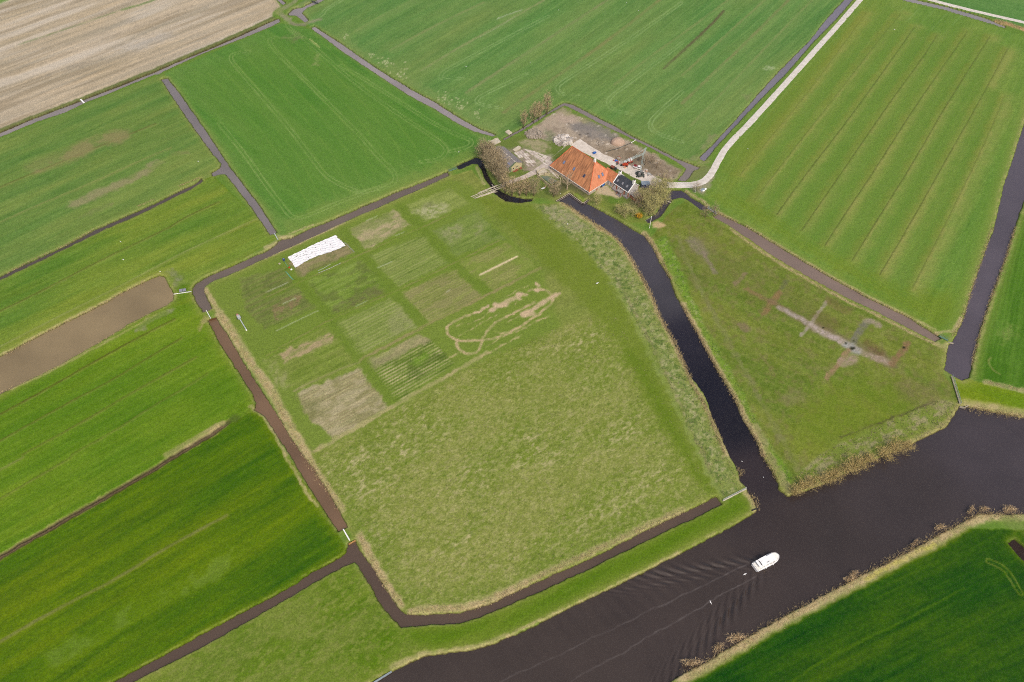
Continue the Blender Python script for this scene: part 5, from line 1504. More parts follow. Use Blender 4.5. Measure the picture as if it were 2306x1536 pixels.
# bridge of beams over the moat
M_PLANK = mat('bleached_beams', alb(214, 202, 178), 0.9, 0.14, 0.9, rgb2=alb(232, 222, 200))
M_PLANK2 = mat('grey_planks', alb(186, 176, 156), 0.9, 0.16, 0.9)
br = empty('beam_bridge', tuple(G(*T('y', (300, 1280))[0])))
bo = np.array(br.location)
tag(br, 'pale footbridge of long loose beams across the dark moat', 'bridge')


def bl(x, y, z):
    g = G(*T('y', (x, y))[0], z)
    return (g[0] - bo[0], g[1] - bo[1], z)


for p, q, w, m in (((110, 1335), (330, 1245), .28, M_PLANK), ((135, 1345), (370, 1245), .26, M_PLANK2), ((155, 1355), (260, 1310), .3, M_PLANK), ((180, 1350), (420, 1262), .3, M_PLANK), ((205, 1285), (440, 1190), .3, M_PLANK),
                   ((235, 1300), (480, 1205), .34, M_PLANK2), ((255, 1315), (490, 1222), .34, M_PLANK), ((245, 1330), (400, 1275), .26, M_PLANK), ((340, 1262), (500, 1196), .32, M_PLANK), ((330, 1240), (500, 1172), .34, M_PLANK), ((360, 1270), (510, 1212), .3, M_PLANK2)):
    z = random.uniform(.2, .34)
    MB().beam(bl(p[0], p[1], z), bl(q[0], q[1], z), w, .16).build('beam', m, br)
for p, q in (((370, 1180), (420, 1240)), ((395, 1285), (440, 1270))):
    MB().beam(bl(p[0], p[1], .1), bl(q[0], q[1], .1), .25, .2).build('crossbar', M_PLANK2, br)
MB().beam(bl(375, 1180, .3), bl(375, 1205, 1.2), .1).build('post', M_WHITE, br)

# jetty edge of the house canal
jt = empty('quay_edge', tuple(G(1282, 436)))
jo = np.array(jt.location)
tag(jt, 'zigzag white-capped sheet piling round the head of the house canal', 'quay wall')
M_PILE = mat('dark_piling', alb(44, 38, 38), .8, .2, 1)
JP = [G(*p, .25) for p in T('z', (225, 1462), (535, 1281), (850, 1512), (972, 1430))]
for i in range(3):
    a_, b_ = JP[i] - jo, JP[i + 1] - jo
    MB().beam((a_[0], a_[1], .28), (b_[0], b_[1], .28), .24, .12).build('cap', M_CONC, jt)
    MB().beam((a_[0], a_[1], -.75), (b_[0], b_[1], -.75), .14, 1.9).build('piling', M_PILE, jt)
    d = (b_ - a_) / np.linalg.norm(b_ - a_)
    nrm_ = np.array([d[1], -d[0], 0])
    if i == 0 or i == 2:
        pass
    a3, b3 = a_ + nrm_ * .55 * (1 if nrm_[1] < 0 else -1), b_ + nrm_ * .55 * (1 if nrm_[1] < 0 else -1)
    MB().beam((a3[0], a3[1], .0), (b3[0], b3[1], .0), .14, .16).build('fender_beam', mat('fender', alb(176, 160, 150), .8, .1, 1), jt)

# crane
M_STEEL = mat('grey_green_steel', alb(186, 200, 194), .6, .08, 1.5, spec=.4)
M_DSTEEL = mat('dark_steel', alb(84, 90, 84), .7, .2, 1.5)
cb = G(1441, 395)
crane = empty('tower_crane', tuple(cb))
tag(crane, 'tall thin grey-green site crane with folded jib beside the drive', 'crane')


def cl(px, py, z):
    g = G(px, py, z)
    return Vector((g[0] - cb[0], g[1] - cb[1], z))


def truss(name, a, b, w, n, m, parent, r=.07):
    a, b = Vector(a), Vector(b)
    d = (b - a).normalized()
    up = Vector((0, 0, 1)) if abs(d.z) < .9 else Vector((1, 0, 0))
    s = d.cross(up).normalized() * w / 2
    t = s.cross(d).normalized() * w / 2
    mb = MB()
    cs = [s + t, -s + t, -s - t, s - t]
    for c in cs:
        mb.beam(a + c, b + c, r * 2)
    for k in range(n):
        p, q = a + (b - a) * (k / n), a + (b - a) * ((k + 1) / n)
        for i in range(4):
            mb.beam(p + cs[i], q + cs[(i + 1) % 4], r)
    return mb.build(name, m, parent)


mz = 13.0
mt = Vector((0.0, 0.0, mz))
truss('mast', (0, 0, 1.0), mt, .5, 12, M_STEEL, crane, .055)
J0, J1 = mt + Vector((0, 0, .3)), cl(1394, 369, mz - 1.5)
truss('jib', J0, J1, .55, 16, M_STEEL, crane, .055)
apx = cl(1455.5, 332, mz + 3.2)
truss('apex_frame', mt, apx, .4, 4, M_STEEL, crane, .05)
MB().tube([apx, J0 + (J1 - J0) * .45 + Vector((0, 0, .4))], .07, 5).build('tie_rod', M_STEEL, crane)
MB().tube([apx, (1.2, .9, 1.2)], .05, 5).build('tie_rod', M_STEEL, crane)
bs = MB()
bs.box((0, 0, .5), 3.4, 3.2, .5, .5)
for s in ((-1.7, -1.5), (1.7, -1.5), (1.7, 1.6), (-1.7, 1.6)):
    bs.box((s[0], s[1], 0), .6, .6, .7, .5)
bs.build('base_frame', M_DSTEEL, crane)
for k, (x, y, s) in enumerate(((-.9, .6, 1.2), (.6, .9, 1.1), (.9, -.5, 1.0), (-.5, -.9, 1.1), (0, .2, 1.3))):
    MB().box((x, y, 1.0), s, s * .8, 1.0 + .3 * (k % 2), .3 * k).build('ballast_block', M_GREY if k % 2 else M_DSTEEL, crane)
# cabin
q = [G(*p) for p in T('r', (762, 900), (885, 895))]
cd = q[1] - q[0]
cabin = empty('site_cabin', tuple((q[0] + q[1]) / 2), math.atan2(cd[1], cd[0]))
tag(cabin, 'blue site cabin with a grey-blue roof at the foot of the crane', 'cabin')
cw = float(np.linalg.norm(cd))
MB().box((0, 1.3, .15), cw, 2.6, 2.2).build('body', mat('dark_blue_panels', alb(40, 70, 128), .6, .12, 1.5), cabin)
MB().box((0, 1.3, 2.35), cw + .15, 2.75, .12).build('roof', mat('grey_blue_roof', alb(150, 164, 176), .6, .1, 1), cabin)
MB().box((-cw / 2 + .9, -.02, .3), .9, .06, 1.9).build('door', M_LEAD, cabin)
f = MB().box((.8, -.02, 1.1), 1.1, .06, .8).build('window', M_WHITE, cabin)
MB().box((.8, -.05, 1.2), .9, .04, .6).build('pane', M_GLASS, f)
MB().box((0, 1.3, 0), cw - .6, 2.0, .15).build('skid', M_DSTEEL, cabin)

# machines and bundles
M_ORG = mat('red_orange_paint', alb(208, 84, 52), .5, .15, 1.5)
M_DRED = mat('dark_red_paint', alb(140, 42, 48), .5, .15, 1.5)
M_TYRE = mat('tyre_rubber', (0.03, 0.03, 0.03), .9, .1, 2)


def wheel(b_, x, y, r, w, axis='y'):
    n = 12
    k = len(b_.v)
    for s in (-w / 2, w / 2):
        for i in range(n):
            a = 2 * math.pi * i / n
            b_.v.append((x + r * math.cos(a), y + s, r + r * math.sin(a)))
    for i in range(n):
        j = (i + 1) % n
        b_.f.append((k + i, k + n + i, k + n + j, k + j))
    b_.f.append(tuple(range(k, k + n)))
    b_.f.append(tuple(range(k + 2 * n - 1, k + n - 1, -1)))
    return b_


tl = empty('telehandler', tuple(G(1406, 373)), -.35)
tag(tl, 'orange-red loader with a low boom parked by the drive', 'loader')
MB().box((0, 0, .5), 3.6, 1.7, .9).build('chassis', M_ORG, tl)
MB().box((.3, .3, 1.4), 1.3, 1.2, 1.1).build('cab', M_ORG, tl)
MB().box((.3, .3, 2.45), 1.35, 1.25, .12).build('cab_roof', M_WHITE, tl)
MB().beam((1.2, -.4, 1.6), (-3.4, -.4, 1.0), .4, .4).build('boom', M_ORG, tl)
MB().box((-3.6, -.4, .4), .5, 1.7, .7).build('bucket', M_DSTEEL, tl)
for x in (-1.3, 1.3):
    for y in (-.9, .9):
        wheel(MB(), x, y, .6, .4).build('wheel', M_TYRE, tl)
mxr = empty('concrete_mixer', tuple(G(1418, 366)), .3)
tag(mxr, 'white and orange drum mixer standing behind the orange loader', 'mixer')
MB().tube([(-1.2, 0, 1.3), (-.5, 0, 1.6), (.5, 0, 1.9), (1.2, 0, 2.2)], [.5, 1.0, 1.0, .45], 12).build('drum', M_WHITE, mxr, True)
MB().box((0, 0, .5), 2.6, 1.5, .45).build('frame', M_ORG, mxr)
MB().tube([(-.2, 0, 1.7), (.25, 0, 1.82)], 1.04, 12).build('drum_band', M_ORG, mxr)
for x in (-.9, .9):
    for y in (-.75, .75):
        wheel(MB(), x, y, .35, .25).build('wheel', M_TYRE, mxr)
van = empty('pickup', tuple(G(1434.5, 379)), -.45)
tag(van, 'small white pickup with a dark red load beside the crane mast', 'pickup')
MB().box((0, 0, .45), 4.4, 1.7, .6).build('body', M_WHITE, van)
MB().box((1.0, 0, 1.05), 1.4, 1.55, .7, 0, .85).build('cab', M_WHITE, van)
MB().box((1.0, 0, 1.2), 1.45, 1.6, .35, 0, .9).build('windscreen', M_GLASS, van)
MB().ball((-1.0, .1, 1.3), 1.1, .75, .55, 9, 5, .15).build('load', M_DRED, van)
for x in (-1.4, 1.4):
    for y in (-.8, .8):
        wheel(MB(), x, y, .34, .22).build('wheel', M_TYRE, van)
dmp = empty('small_dumper', tuple(G(1382.5, 381)), -.5)
tag(dmp, 'small rusty red dumper on the drive at the back of the neck', 'dumper')
MB().box((-.8, 0, .6), 1.6, 1.3, .8, 0, 1.25).build('skip', mat('rusty_red', alb(150, 84, 64), .8, .25, 2), dmp)
MB().box((.8, 0, .45), 1.5, 1.0, .6).build('chassis', M_DSTEEL, dmp)
MB().box((.9, 0, 1.05), .6, .6, .35).build('seat', M_DARKW, dmp)
for x in (-.8, 1.1):
    for y in (-.65, .65):
        wheel(MB(), x, y, .42, .3).build('wheel', M_TYRE, dmp)


def bundle(px, py, r, m, label, seed, name='tarpaulin_bundle', cat='bundle', extra=None):
    rnd = random.Random(seed)
    e_ = empty(name, tuple(G(px, py)), rnd.uniform(0, 3))
    tag(e_, label, cat)
    b = MB()
    b.ball((0, 0, r * .35), r, r * .65, r * .5, 10, 6, .25, rnd)
    b.build('cover', m, e_)
    b = MB()
    for k in range(7):
        b.box((rnd.uniform(-r, r) * 1.3, rnd.uniform(-r, r), 0), rnd.uniform(.4, 1), rnd.uniform(.3, .6), rnd.uniform(.2, .5), rnd.uniform(0, 3))
    b.build('crates', extra or M_STONE, e_)


bundle(1338.5, 345.5, 1.2, M_BLUE, 'blue tarpaulin bundle lying alone behind the long barn roof', 1)
bundle(1387, 363, 1.0, M_BLUE, 'blue bundle among orange crates near the tip of the jib', 2, extra=M_ORG)
bundle(1392, 358, 1.2, M_STONE2, 'brown heap of building waste just behind the blue bundle', 3, name='waste_heap', cat='waste heap', extra=M_BRICK)
bundle(1408, 378, .8, mat('peach_sacks', alb(226, 170, 130), .8, .1, 1), 'peach coloured sacks on the verge in front of the loader', 4, name='sacks', cat='sacks')
bundle(1455.5, 387, .9, mat('pink_blocks', alb(214, 178, 150), .8, .1, 1), 'pinkish pallet of blocks right of the crane mast', 5, name='block_pallet', cat='pallet')
bundle(1461, 393, 1.0, mat('pale_grey_film', alb(196, 198, 190), .5, .1, 1), 'pale grey film-wrapped pile on the verge beyond the crane', 6, name='wrapped_pile', cat='pile', extra=M_GREY)
lp = empty('long_pole', tuple(G(1388, 335)))
lo = np.array(lp.location)
tag(lp, 'very long thin pole with a white tip lying on the bare soil', 'pole')
for a_, b_, m, nm in (((1366, 342), (1393, 335), M_DSTEEL, 'shaft'), ((1393, 335), (1421, 323), M_DSTEEL, 'shaft'), ((1421, 323), (1432, 316), M_WHITE, 'tip')):
    p, q = G(*a_) - lo, G(*b_) - lo
    MB().beam((p[0], p[1], .35), (q[0], q[1], .35), .2).build(nm, m, lp)


# poles, gates, rails
def pole(name, px, py, h, m, label, cat, r=.12, stay=None):
    c = G(px, py)
    e_ = empty(name, tuple(c))
    tag(e_, label, cat)
    MB().tube([(0, 0, -.3), (0, 0, h)], [r, r * .7], 6).build('shaft', m, e_)
    MB().ball((0, 0, h), r * 1.6, r * 1.6, r * 1.6, 6, 4).build('finial', m, e_)
    if stay is not None:
        g = G(*stay) - c
        MB().beam((0, 0, h * .95), (g[0], g[1], g[2] + .4), .14).build('arm', m, e_)
    return e_


pole('white_mast', 1462.5, 514, 7.2, M_WHITE, 'white mast with a slanting arm at the moat mouth by the sandy patch', 'mast', .14, (1453, 498))
pole('white_post', 1565, 433.5, 4.2, M_WHITE, 'slim white post at the bend of the pale road', 'post', .1)
pole('fence_post', 1616.5, 480, 3.2, M_PLANK2, 'thin wooden post at the ditch dam east of the farm', 'post', .08)


def deck(name, a, b, w, m, label, cat, rails=0, h=.12, z=.15, rail_m=None, plank=None, tile=None):
    """a narrow deck or pipe from a to b"""
    A = G(*a, z)
    B = G(*b, z)
    e_ = empty(name, (A[0], A[1], 0))
    tag(e_, label, cat)
    d = B - A
    L = float(np.linalg.norm(d[:2]))
    ang = math.atan2(d[1], d[0])
    e_.rotation_euler = (0, 0, ang)
    if plank:
        k = max(2, int(L / plank))
        for i in range(k):
            MB().box(((i + .5) * L / k, 0, z), L / k * .88, w, h).build('plank', m, e_)
        for s in (-1, 1):
            MB().beam((0, s * w * .35, z - .12), (L, s * w * .35, z - .12), .18).build('bearer', M_PLANK2, e_)
    else:
        MB().beam((0, 0, z), (L, 0, z), w, h).build('walkway', m, e_)
    if rails:
        for s in ((-1, 1) if rails == 2 else (1,)):
            rb = MB()
            rb.beam((0, s * w / 2, z + 1.0), (L, s * w / 2, z + 1.0), .08)
            rb.beam((0, s * w / 2, z + .55), (L, s * w / 2, z + .55), .06)
            rb.build('rail', rail_m or m, e_)
            for i in range(max(2, int(L / 2.5)) + 1):
                x = L * i / max(2, int(L / 2.5))
                MB().box((x, s * w / 2, -.5), .1, .1, z + 1.5).build('post', rail_m or m, e_)
    return e_


M_PAINTG = mat('grey_white_paint', alb(196, 204, 202), .6, .08, 1)
M_BLGR = mat('blue_grey_steel', alb(158, 172, 178), .5, .1, 1.2)
M_GRN = mat('green_steel', alb(104, 140, 118), .6, .12, 1.2)
deck('footplank', (181.5, 223.5), (189.5, 232), .8, M_WHITE, 'short white plank crossing the ditch beside the stubble field', 'footbridge', 0, .1)
deck('pipe', (617.5, 525), (626, 540), .35, M_PAINTG, 'pale pipe across the dam between the two western ditches', 'pipe', 0, .3, .2)
deck('pipe', (464.5, 699), (474.5, 717), .22, M_WHITE, 'white pipe over the dam where the grey ditch meets the red-brown one', 'pipe', 0, .22, .3)
deck('pipe', (773, 1192), (787.5, 1217), .4, M_WHITE, 'white pipe over the dam at the lower end of the red-brown ditch', 'pipe', 0, .35, .3)
deck('suction_pipe', (391, 662.5), (431, 656.5), .22, M_WHITE, 'white suction pipe running from the brown pond to the ditch bend', 'pipe', 0, .22, .2)
deck('gate', (1011, 385.5), (1029, 379), .5, M_GRN, 'low green gate across the dam on the middle ditch', 'gate', 1, .3, .3, M_GRN)
deck('gate', (1594, 468.5), (1613, 481), .7, M_BLGR, 'blue-grey railed gate on the dam east of the farm', 'gate', 2, .2, .4, M_BLGR)
deck('gate', (2116, 757), (2135, 767), .7, M_GRN, 'green gate at the end of the pinkish ditch beside the east canal', 'gate', 1, .3, .3, M_GRN)
deck('field_fence', (1628.5, 1128), (1681, 1101), .35, M_PLANK, 'pale wooden fence with a grey gate on the point beside the canal mouth', 'fence', 1, .25, .5, M_PAINTG)
deck('field_fence', (2143, 847), (2162, 909), .5, M_PLANK2, 'long grey wooden fence between the east canal head and the wide canal', 'fence', 1, .25, .5, M_BLGR)
deck('sheet_piling', (2161, 916), (2171, 918.5), .25, M_PLANK2, 'short grey timber piling at the bank foot below the long fence', 'piling', 0, .7, -.1)
deck('sheet_piling', (2171, 918.5), (2180, 914), .25, M_PLANK2, 'second leg of the timber piling, beside the straw bank', 'piling', 0, .7, -.1)
deck('sheet_piling', (2134, 771), (2147, 774), .3, M_PLANK2, 'brown timber shoring jutting from the bank into the east canal', 'piling', 0, .6, -.1)
deck('sheet_piling', (785, 1226), (801, 1217), .22, mat('rust_boards', alb(196, 150, 92), .8, .15, 1), 'orange-brown boards holding the dam below the white pipe', 'piling', 0, .7, -.1)
deck('sheet_piling', (470.5, 722), (487, 716.5), .22, mat('rust_boards_dark', alb(104, 70, 34), .8, .15, 1), 'dark rusty boards at the head of the red-brown ditch', 'piling', 0, .7, -.1)
deck('mooring_beam', (838, 1540), (882, 1512.5), .45, M_BLGR, 'blue-grey steel mooring beam along the wide canal bank', 'mooring beam', 0, .5, .1)
deck('sheet_piling', (1693, 1150), (1706, 1145), .3, M_DARKW, 'dark landing block on the point beside the canal junction', 'landing', 0, .5, .2)
gb = deck('water_gate', (702, 2), (716, 8), .6, M_DSTEEL, 'dark railed sluice on the pale ditch at the top edge', 'sluice', 2, .3, .3, M_DSTEEL)
deck('plank_walk', (1500, 452.5), (1515, 458), .45, M_PLANK, 'pale fallen plank reaching into the moat mouth', 'plank', 0, .2, -.3)
deck('beam', (1460, 461), (1474, 451), .35, M_PLANK, 'pale beam lying in the garden scrub, the longer one', 'beam', 0, .2, .2)
deck('beam', (1480, 440), (1484, 436), .5, M_PLANK, 'short pale beam lying in the garden scrub nearest the cabin', 'beam', 0, .2, .2)
deck('garden_rail', (1442, 425.5), (1464, 426.5), .2, M_PLANK2, 'thin grey rail in front of the blue site cabin', 'rail', 1, .1, .3, M_PLANK2)
sp = empty('sack_pallet', tuple(G(1583, 429)), .5)
tag(sp, 'grey sheet with two white sacks beside the bend of the road', 'sacks')
MB().box((0, .4, 0), 2.6, 1.6, .25).build('sheet', M_BLGR, sp)
MB().ball((-.2, -.6, .35), .8, .5, .35, 8, 5, .15).build('sack', M_WHITE, sp)
MB().ball((1.6, .1, .35), .7, .5, .35, 8, 5, .15).build('sack', M_WHITE, sp)
# solar pump
so = empty('solar_panels', tuple(G(412, 656)), .2)
tag(so, 'pair of grey-blue solar panels on a low frame beside the brown pond', 'solar panels')
for s in (-.75, .75):
    f = MB()
    f.v = [(s - .68, -.5, .35), (s + .68, -.5, .35), (s + .68, .6, 1.0), (s - .68, .6, 1.0), (s - .68, -.47, .29), (s + .68, -.47, .29), (s + .68, .63, .94), (s - .68, .63, .94)]
    f.f = [(0, 1, 2, 3), (7, 6, 5, 4), (0, 4, 5, 1), (1, 5, 6, 2), (2, 6, 7, 3), (3, 7, 4, 0)]
    f.build('panel', mat('solar_cells', alb(128, 130, 146), .3, .1, 3, spec=.5), so)
for x in (-1.2, 0, 1.2):
    MB().box((x, .5, 0), .08, .08, .95).build('leg', M_LEAD, so)
# cart with a long drawbar in the garden field
ca = G(535.5, 712)
cbb = G(555, 744)
dd_ = cbb - ca
cart = empty('drawbar_cart', tuple(ca), math.atan2(dd_[1], dd_[0]))
CLn = float(np.linalg.norm(dd_))
tag(cart, 'white box cart with a long white drawbar standing in the garden field', 'cart')
MB().box((1.6, 0, .5), 1.5, 1.3, 1.0).build('box_body', M_PAINTG, cart)
MB().box((1.6, 0, 1.5), .5, .5, .2).build('hatch', mat('pinkish_hatch', alb(206, 180, 176), .7, .1, 1), cart)
MB().ball((0, 0, .7), .8, .6, .5, 10, 6, .1).build('load', mat('salmon_cover', alb(206, 152, 128), .7, .1, 1), cart)
MB().box((-.1, 0, .3), 1.6, 1.1, .25).build('front_frame', M_DSTEEL, cart)
MB().beam((2.4, 0, .8), (CLn, 0, .45), .38, .3).build('drawbar', M_PAINTG, cart)
MB().box((CLn, 0, 0), .7, .5, .5).build('hitch', M_WHITE, cart)
for y in (-.85, .85):
    wheel(MB(), 1.6, y, .4, .25).build('wheel', M_TYRE, cart)

# crop fleece: long white sheets laid side by side
M_FLE = mat('white_fleece', (0.68, 0.68, 0.69), .8, .05, 1.2)
fc = empty('crop_fleece', tuple(G(715, 567)))
fo = np.array(fc.location)
tag(fc, 'big spread of white crop fleece sheets covering one garden plot', 'crop fleece')
TOP = T('s', (410, 682), (680, 552), (900, 442), (1130, 342), (1335, 258))
BOT = T('s', (560, 885), (750, 762), (950, 668), (1250, 572), (1540, 462))


def along(P, t):
    P = np.array(P)
    s = np.concatenate([[0], np.cumsum(np.linalg.norm(np.diff(P, axis=0), axis=1))])
    t = t * s[-1]
    return np.array([np.interp(t, s, P[:, 0]), np.interp(t, s, P[:, 1])])


NS, NX, NY = 6, 60, 7
rnd = random.Random(3)
for k in range(NS):
    v, f_ = [], []
    t0, t1 = k / NS, (k + 1) / NS
    e0, e1 = rnd.uniform(-.015, .015), 1 + rnd.uniform(-.025, .03)
    if k in (3, 4):
        e1 += .02
    for i in range(NX + 1):
        s = e0 + (e1 - e0) * i / NX
        a_ = G(*along(TOP, min(max(s, 0), 1)))
        b_ = G(*along(BOT, min(max(s, 0), 1)))
        if k == NS - 1 and s > .85:
            b_ = b_ + (a_ - b_) * .08 * (s - .85) / .15 * 6 * .1
        for j in range(NY + 1):
            t = t0 + (t1 - t0) * j / NY
            p = a_ * (1 - t) + b_ * t
            jj = j / NY
            z = .10 + .05 * k * .2 + .18 * math.exp(-((jj - .06) / .10) ** 2) + .13 * math.sin(i * .9 + k * 2 + j) * math.sin(j * 1.7 + i * .23 + k) + rnd.uniform(0, .05)
            v.append((p[0] - fo[0] + rnd.uniform(-.05, .05), p[1] - fo[1] + rnd.uniform(-.05, .05), z))
    for i in range(NX):
        for j in range(NY):
            if (k in (1, 2) and 7 < i < 18 and j == 3 + (i > 12)) or (k == 3 and 22 < i < 28 and j == 2):
                continue
            q_ = i * (NY + 1) + j
            f_.append((q_, q_ + NY + 1, q_ + NY + 2, q_ + 1))
    m = MB()
    m.v, m.f = v, f_
    m.build('fleece_sheet', M_FLE, fc, True)
for x, y in ((760, 570), (845, 548), (945, 495), (1040, 528), (1130, 527), (780, 635), (812, 692), (1130, 405), (1235, 435), (1275, 490), (495, 760), (900, 445), (1415, 355), (1475, 405), (1015, 440)):
    g = G(*T('s', (x, y))[0]) - fo
    MB().box((g[0], g[1], .15), .3, .25, .22, x).build('weight_bag', M_DSTEEL, fc)
for a_, b_, nm in (((1500, 390), (1690, 580), 'r'), ((990, 985), (1430, 790), 'r'), ((990, 940), (1230, 810), 'r')):
    p, q_ = G(*T('s', a_)[0]), G(*T('s', b_)[0])
    e_ = empty('edge_tube', tuple(p))
    tag(e_, {990 * 985: 'longer white tube lying across the soil in front of the fleece', 1500 * 390: 'thin white tube at the right edge of the fleece plot', 990 * 940: 'shorter curved white tube next to the fleece on the bare soil'}[a_[0] * a_[1]], 'tube')
    d_ = q_ - p
    MB().tube([(0, 0, .1), (d_[0] * .5 + .2, d_[1] * .5 - .2, .1), (d_[0], d_[1], .1)], .07, 5).build('tube', M_PAINTG, e_)
br_ = empty('water_barrel', tuple(G(*T('s', (340, 745))[0])), 0)
tag(br_, 'dark blue water barrel at the left end of the white fleece', 'barrel')
MB().tube([(0, 0, 0), (0, 0, .4), (0, 0, .9), (0, 0, 1.2)], [.45, .55, .55, .42], 12).build('body', mat('blue_plastic', alb(64, 84, 120), .4, .1, 1), br_, False)
MB().tube([(0, 0, 1.2), (0, 0, 1.3)], .25, 10).build('lid', mat('pale_lid', alb(150, 170, 200), .4, .1, 1), br_)
MB().box((-.5, .5, 0), .7, .6, .9).build('pump_box', M_LEAD, br_)
M_HOSE = mat('green_hose', alb(110, 180, 150), .5, .1, 1)
hz_ = empty('garden_hose', tuple(G(*T('s', (370, 950))[0])))
ho = np.array(hz_.location)
tag(hz_, 'turquoise hose bundle lying on the walk below the barrel', 'hose')
pts = [G(*p) - ho for p in T('s', (370, 950), (430, 1020), (460, 1060), (520, 1115))]
MB().tube([(p[0], p[1], .12) for p in pts], [.1, .2, .24, .1], 6).build('hose', M_HOSE, hz_)
h2 = empty('garden_hose', tuple(G(*T('s', (350, 770))[0])))
tag(h2, 'thin turquoise hose running from the blue barrel', 'hose')
ho = np.array(h2.location)
pts = [G(*p) - ho for p in T('s', (350, 770), (385, 820), (420, 870))]
MB().tube([(p[0], p[1], .1) for p in pts], .08, 5).build('hose', M_HOSE, h2)
for (x, y), m, lab in (((440, 878), M_ORG, 'orange crate at the corner of the fleece plot'), ((480, 918), M_WHITE, 'white crate beside the orange one below the fleece'), ((252, 805), M_PLANK, 'yellowish bucket left of the water barrel')):
    e_ = empty('crate', tuple(G(*T('s', (x, y))[0])), .8)
    tag(e_, lab, 'crate')
    MB().box((0, 0, 0), .8, .5, .05).build('floor', m, e_)
    for a_, b_, c_, d_ in ((.38, 0, .05, .5), (-.38, 0, .05, .5), (0, .23, .7, .05), (0, -.23, .7, .05)):
        MB().box((a_, b_, .05), c_, d_, .35).build('side', m, e_)
# ------------------------------------------------------------------ motor cruiser on the canal
M_HULL = mat('white_gelcoat', (0.82, 0.82, 0.80), .25, .02, .5, spec=.5)
M_DECK = mat('cream_deck', (0.80, 0.78, 0.72), .5, .03, .8)
M_BWIN = mat('boat_glass', (0.05, 0.05, 0.055), .1, .1, 1, spec=.6)
boat = empty('motor_cruiser', (stern[0] + .3 * BD[0], stern[1] + .3 * BD[1], WZ), math.atan2(BD[1], BD[0]))
boat.scale = (.95, .93, .95)
tag(boat, 'long white motor cruiser heading up the wide dark canal', 'boat')
B2 = 1.95


def half(t):
    """half breadth along the hull, t 0 stern .. 1 bow"""
    return B2 * (0.90 + 0.10 * math.sin(min(t / .5, 1) * math.pi / 2)) * (math.sqrt(max(0, 1 - ((t - .62) / .38) ** 2.4)) if t > .62 else 1)


def loft(name, x0, x1, k0, k1, z0, z1, m, parent, n=22, flare=0.0, tmap=None, top=True):
    b = MB()
    P0, P1 = [], []
    for i in range(n + 1):
        t = i / n
        x = x0 + (x1 - x0) * t
        hb = half(x / BL) * k1
        h0 = half(x / BL) * k0
        P1.append((x, hb))
        P0.append((x - flare * t, h0))
    lo = [(x, y, z0) for x, y in P0] + [(x, -y, z0) for x, y in reversed(P0)]
    hi = [(x, y, z1) for x, y in P1] + [(x, -y, z1) for x, y in reversed(P1)]
    k = len(lo)
    b.v = lo + hi
    b.f = [tuple(range(k - 1, -1, -1)), tuple(range(k, 2 * k))] + [(i, (i + 1) % k, (i + 1) % k + k, i + k) for i in range(k)]
    return b.build(name, m, parent)


loft('hull', .25, BL, .86, 1.0, -.35, 1.05, M_HULL, boat, flare=.35)
rub = loft('rubbing_strake', .2, BL + .05, 1.03, 1.03, .72, .84, mat('strake', alb(200, 204, 214), .5, .05, 1), boat)
loft('deck', .35, BL - .1, .95, .95, 1.05, 1.12, M_DECK, boat)
loft('bulwark', BL * .55, BL, .98, 1.0, 1.05, 1.32, M_HULL, boat)
loft('foredeck', BL * .56, BL - .25, .86, .86, 1.2, 1.36, M_DECK, boat)
cab_ = loft('cabin', 2.4, BL * .80, .80, .74, 1.12, 1.95, M_HULL, boat)
wh = loft('wheelhouse', 2.6, BL * .50, .76, .68, 1.95, 2.65, M_HULL, boat)
loft('roof', 2.3, BL * .52, .80, .80, 2.65, 2.75, M_HULL, boat)
for s in (-1, 1):
    for i, x in enumerate((3.1, 4.6, 6.2, 7.5, 8.6)):
        if x < BL * .8 - .5:
            MB().box((x, s * half(x / BL) * .785, 1.35), .95, .05, .38).build('cabin_window', M_BWIN, boat)
    for x in (3.3, 4.6, 5.5):
        MB().box((x, s * half(x / BL) * .735, 2.15), .7, .05, .3).build('wheelhouse_window', mat('tinted_glass', (.3, .3, .32), .1, .1, 1, spec=.6), boat)
MB().box((1.15, 0, 1.12), 1.0, 2.9, .12).build('cockpit_floor', M_DECK, boat)
MB().box((1.75, 0, 2.3), 1.0, 3.1, .16).build('canopy', M_HULL, boat)
MB().box((2.3, 0, 1.3), .12, 2.2, 1.2).build('cockpit_door', M_BWIN, boat)
MB().box((2.3, 0, 2.74), .26, 1.7, .08).build('roof_hatch', M_BWIN, boat)
MB().box((5.0, -.9, 2.77), 1.3, .14, .06).build('roof_slot', M_BWIN, boat)
MB().box((.15, 0, .55), .8, 3.0, .14).build('bathing_platform', mat('platform', alb(160, 156, 156), .6, .1, 2), boat)
rb = MB()
prev = None
for i in range(13):
    t = .58 + .42 * i / 12
    for s in (-1, 1):
        x, y = t * BL - .12, s * half(t) * .93
        rb.box((x, y, 1.3), .04, .04, .5)
for s in (-1, 1):
    rb.tube([(t * BL - .12, s * half(t) * .93, 1.8) for t in np.linspace(.58, 1.0, 14)], .035, 4)
    rb.tube([(.3, s * 1.75, 1.8), (2.2, s * 1.78, 1.8)], .035, 4)
rb.tube([(.3, -1.75, 1.8), (.3, 1.75, 1.8)], .035, 4)
for x, y in ((.3, -1.75), (.3, 0), (.3, 1.75), (1.3, -1.77), (1.3, 1.77)):
    rb.box((x, y, 1.1), .04, .04, .7)
rb.build('railing', mat('stainless', (.6, .6, .6), .3, .05, 1, metallic=.8), boat)
for x in (4.0, 7.0):
    MB().tube([(x, -half(x / BL) - .12, .35), (x, -half(x / BL) - .12, .9)], .13, 8).build('fender', mat('fender_white', (.7, .7, .72), .5, .05, 1), boat)
MB().tube([(3.0, 0, 2.75), (2.8, 0, 4.2)], .04, 5).build('mast', M_HULL, boat)
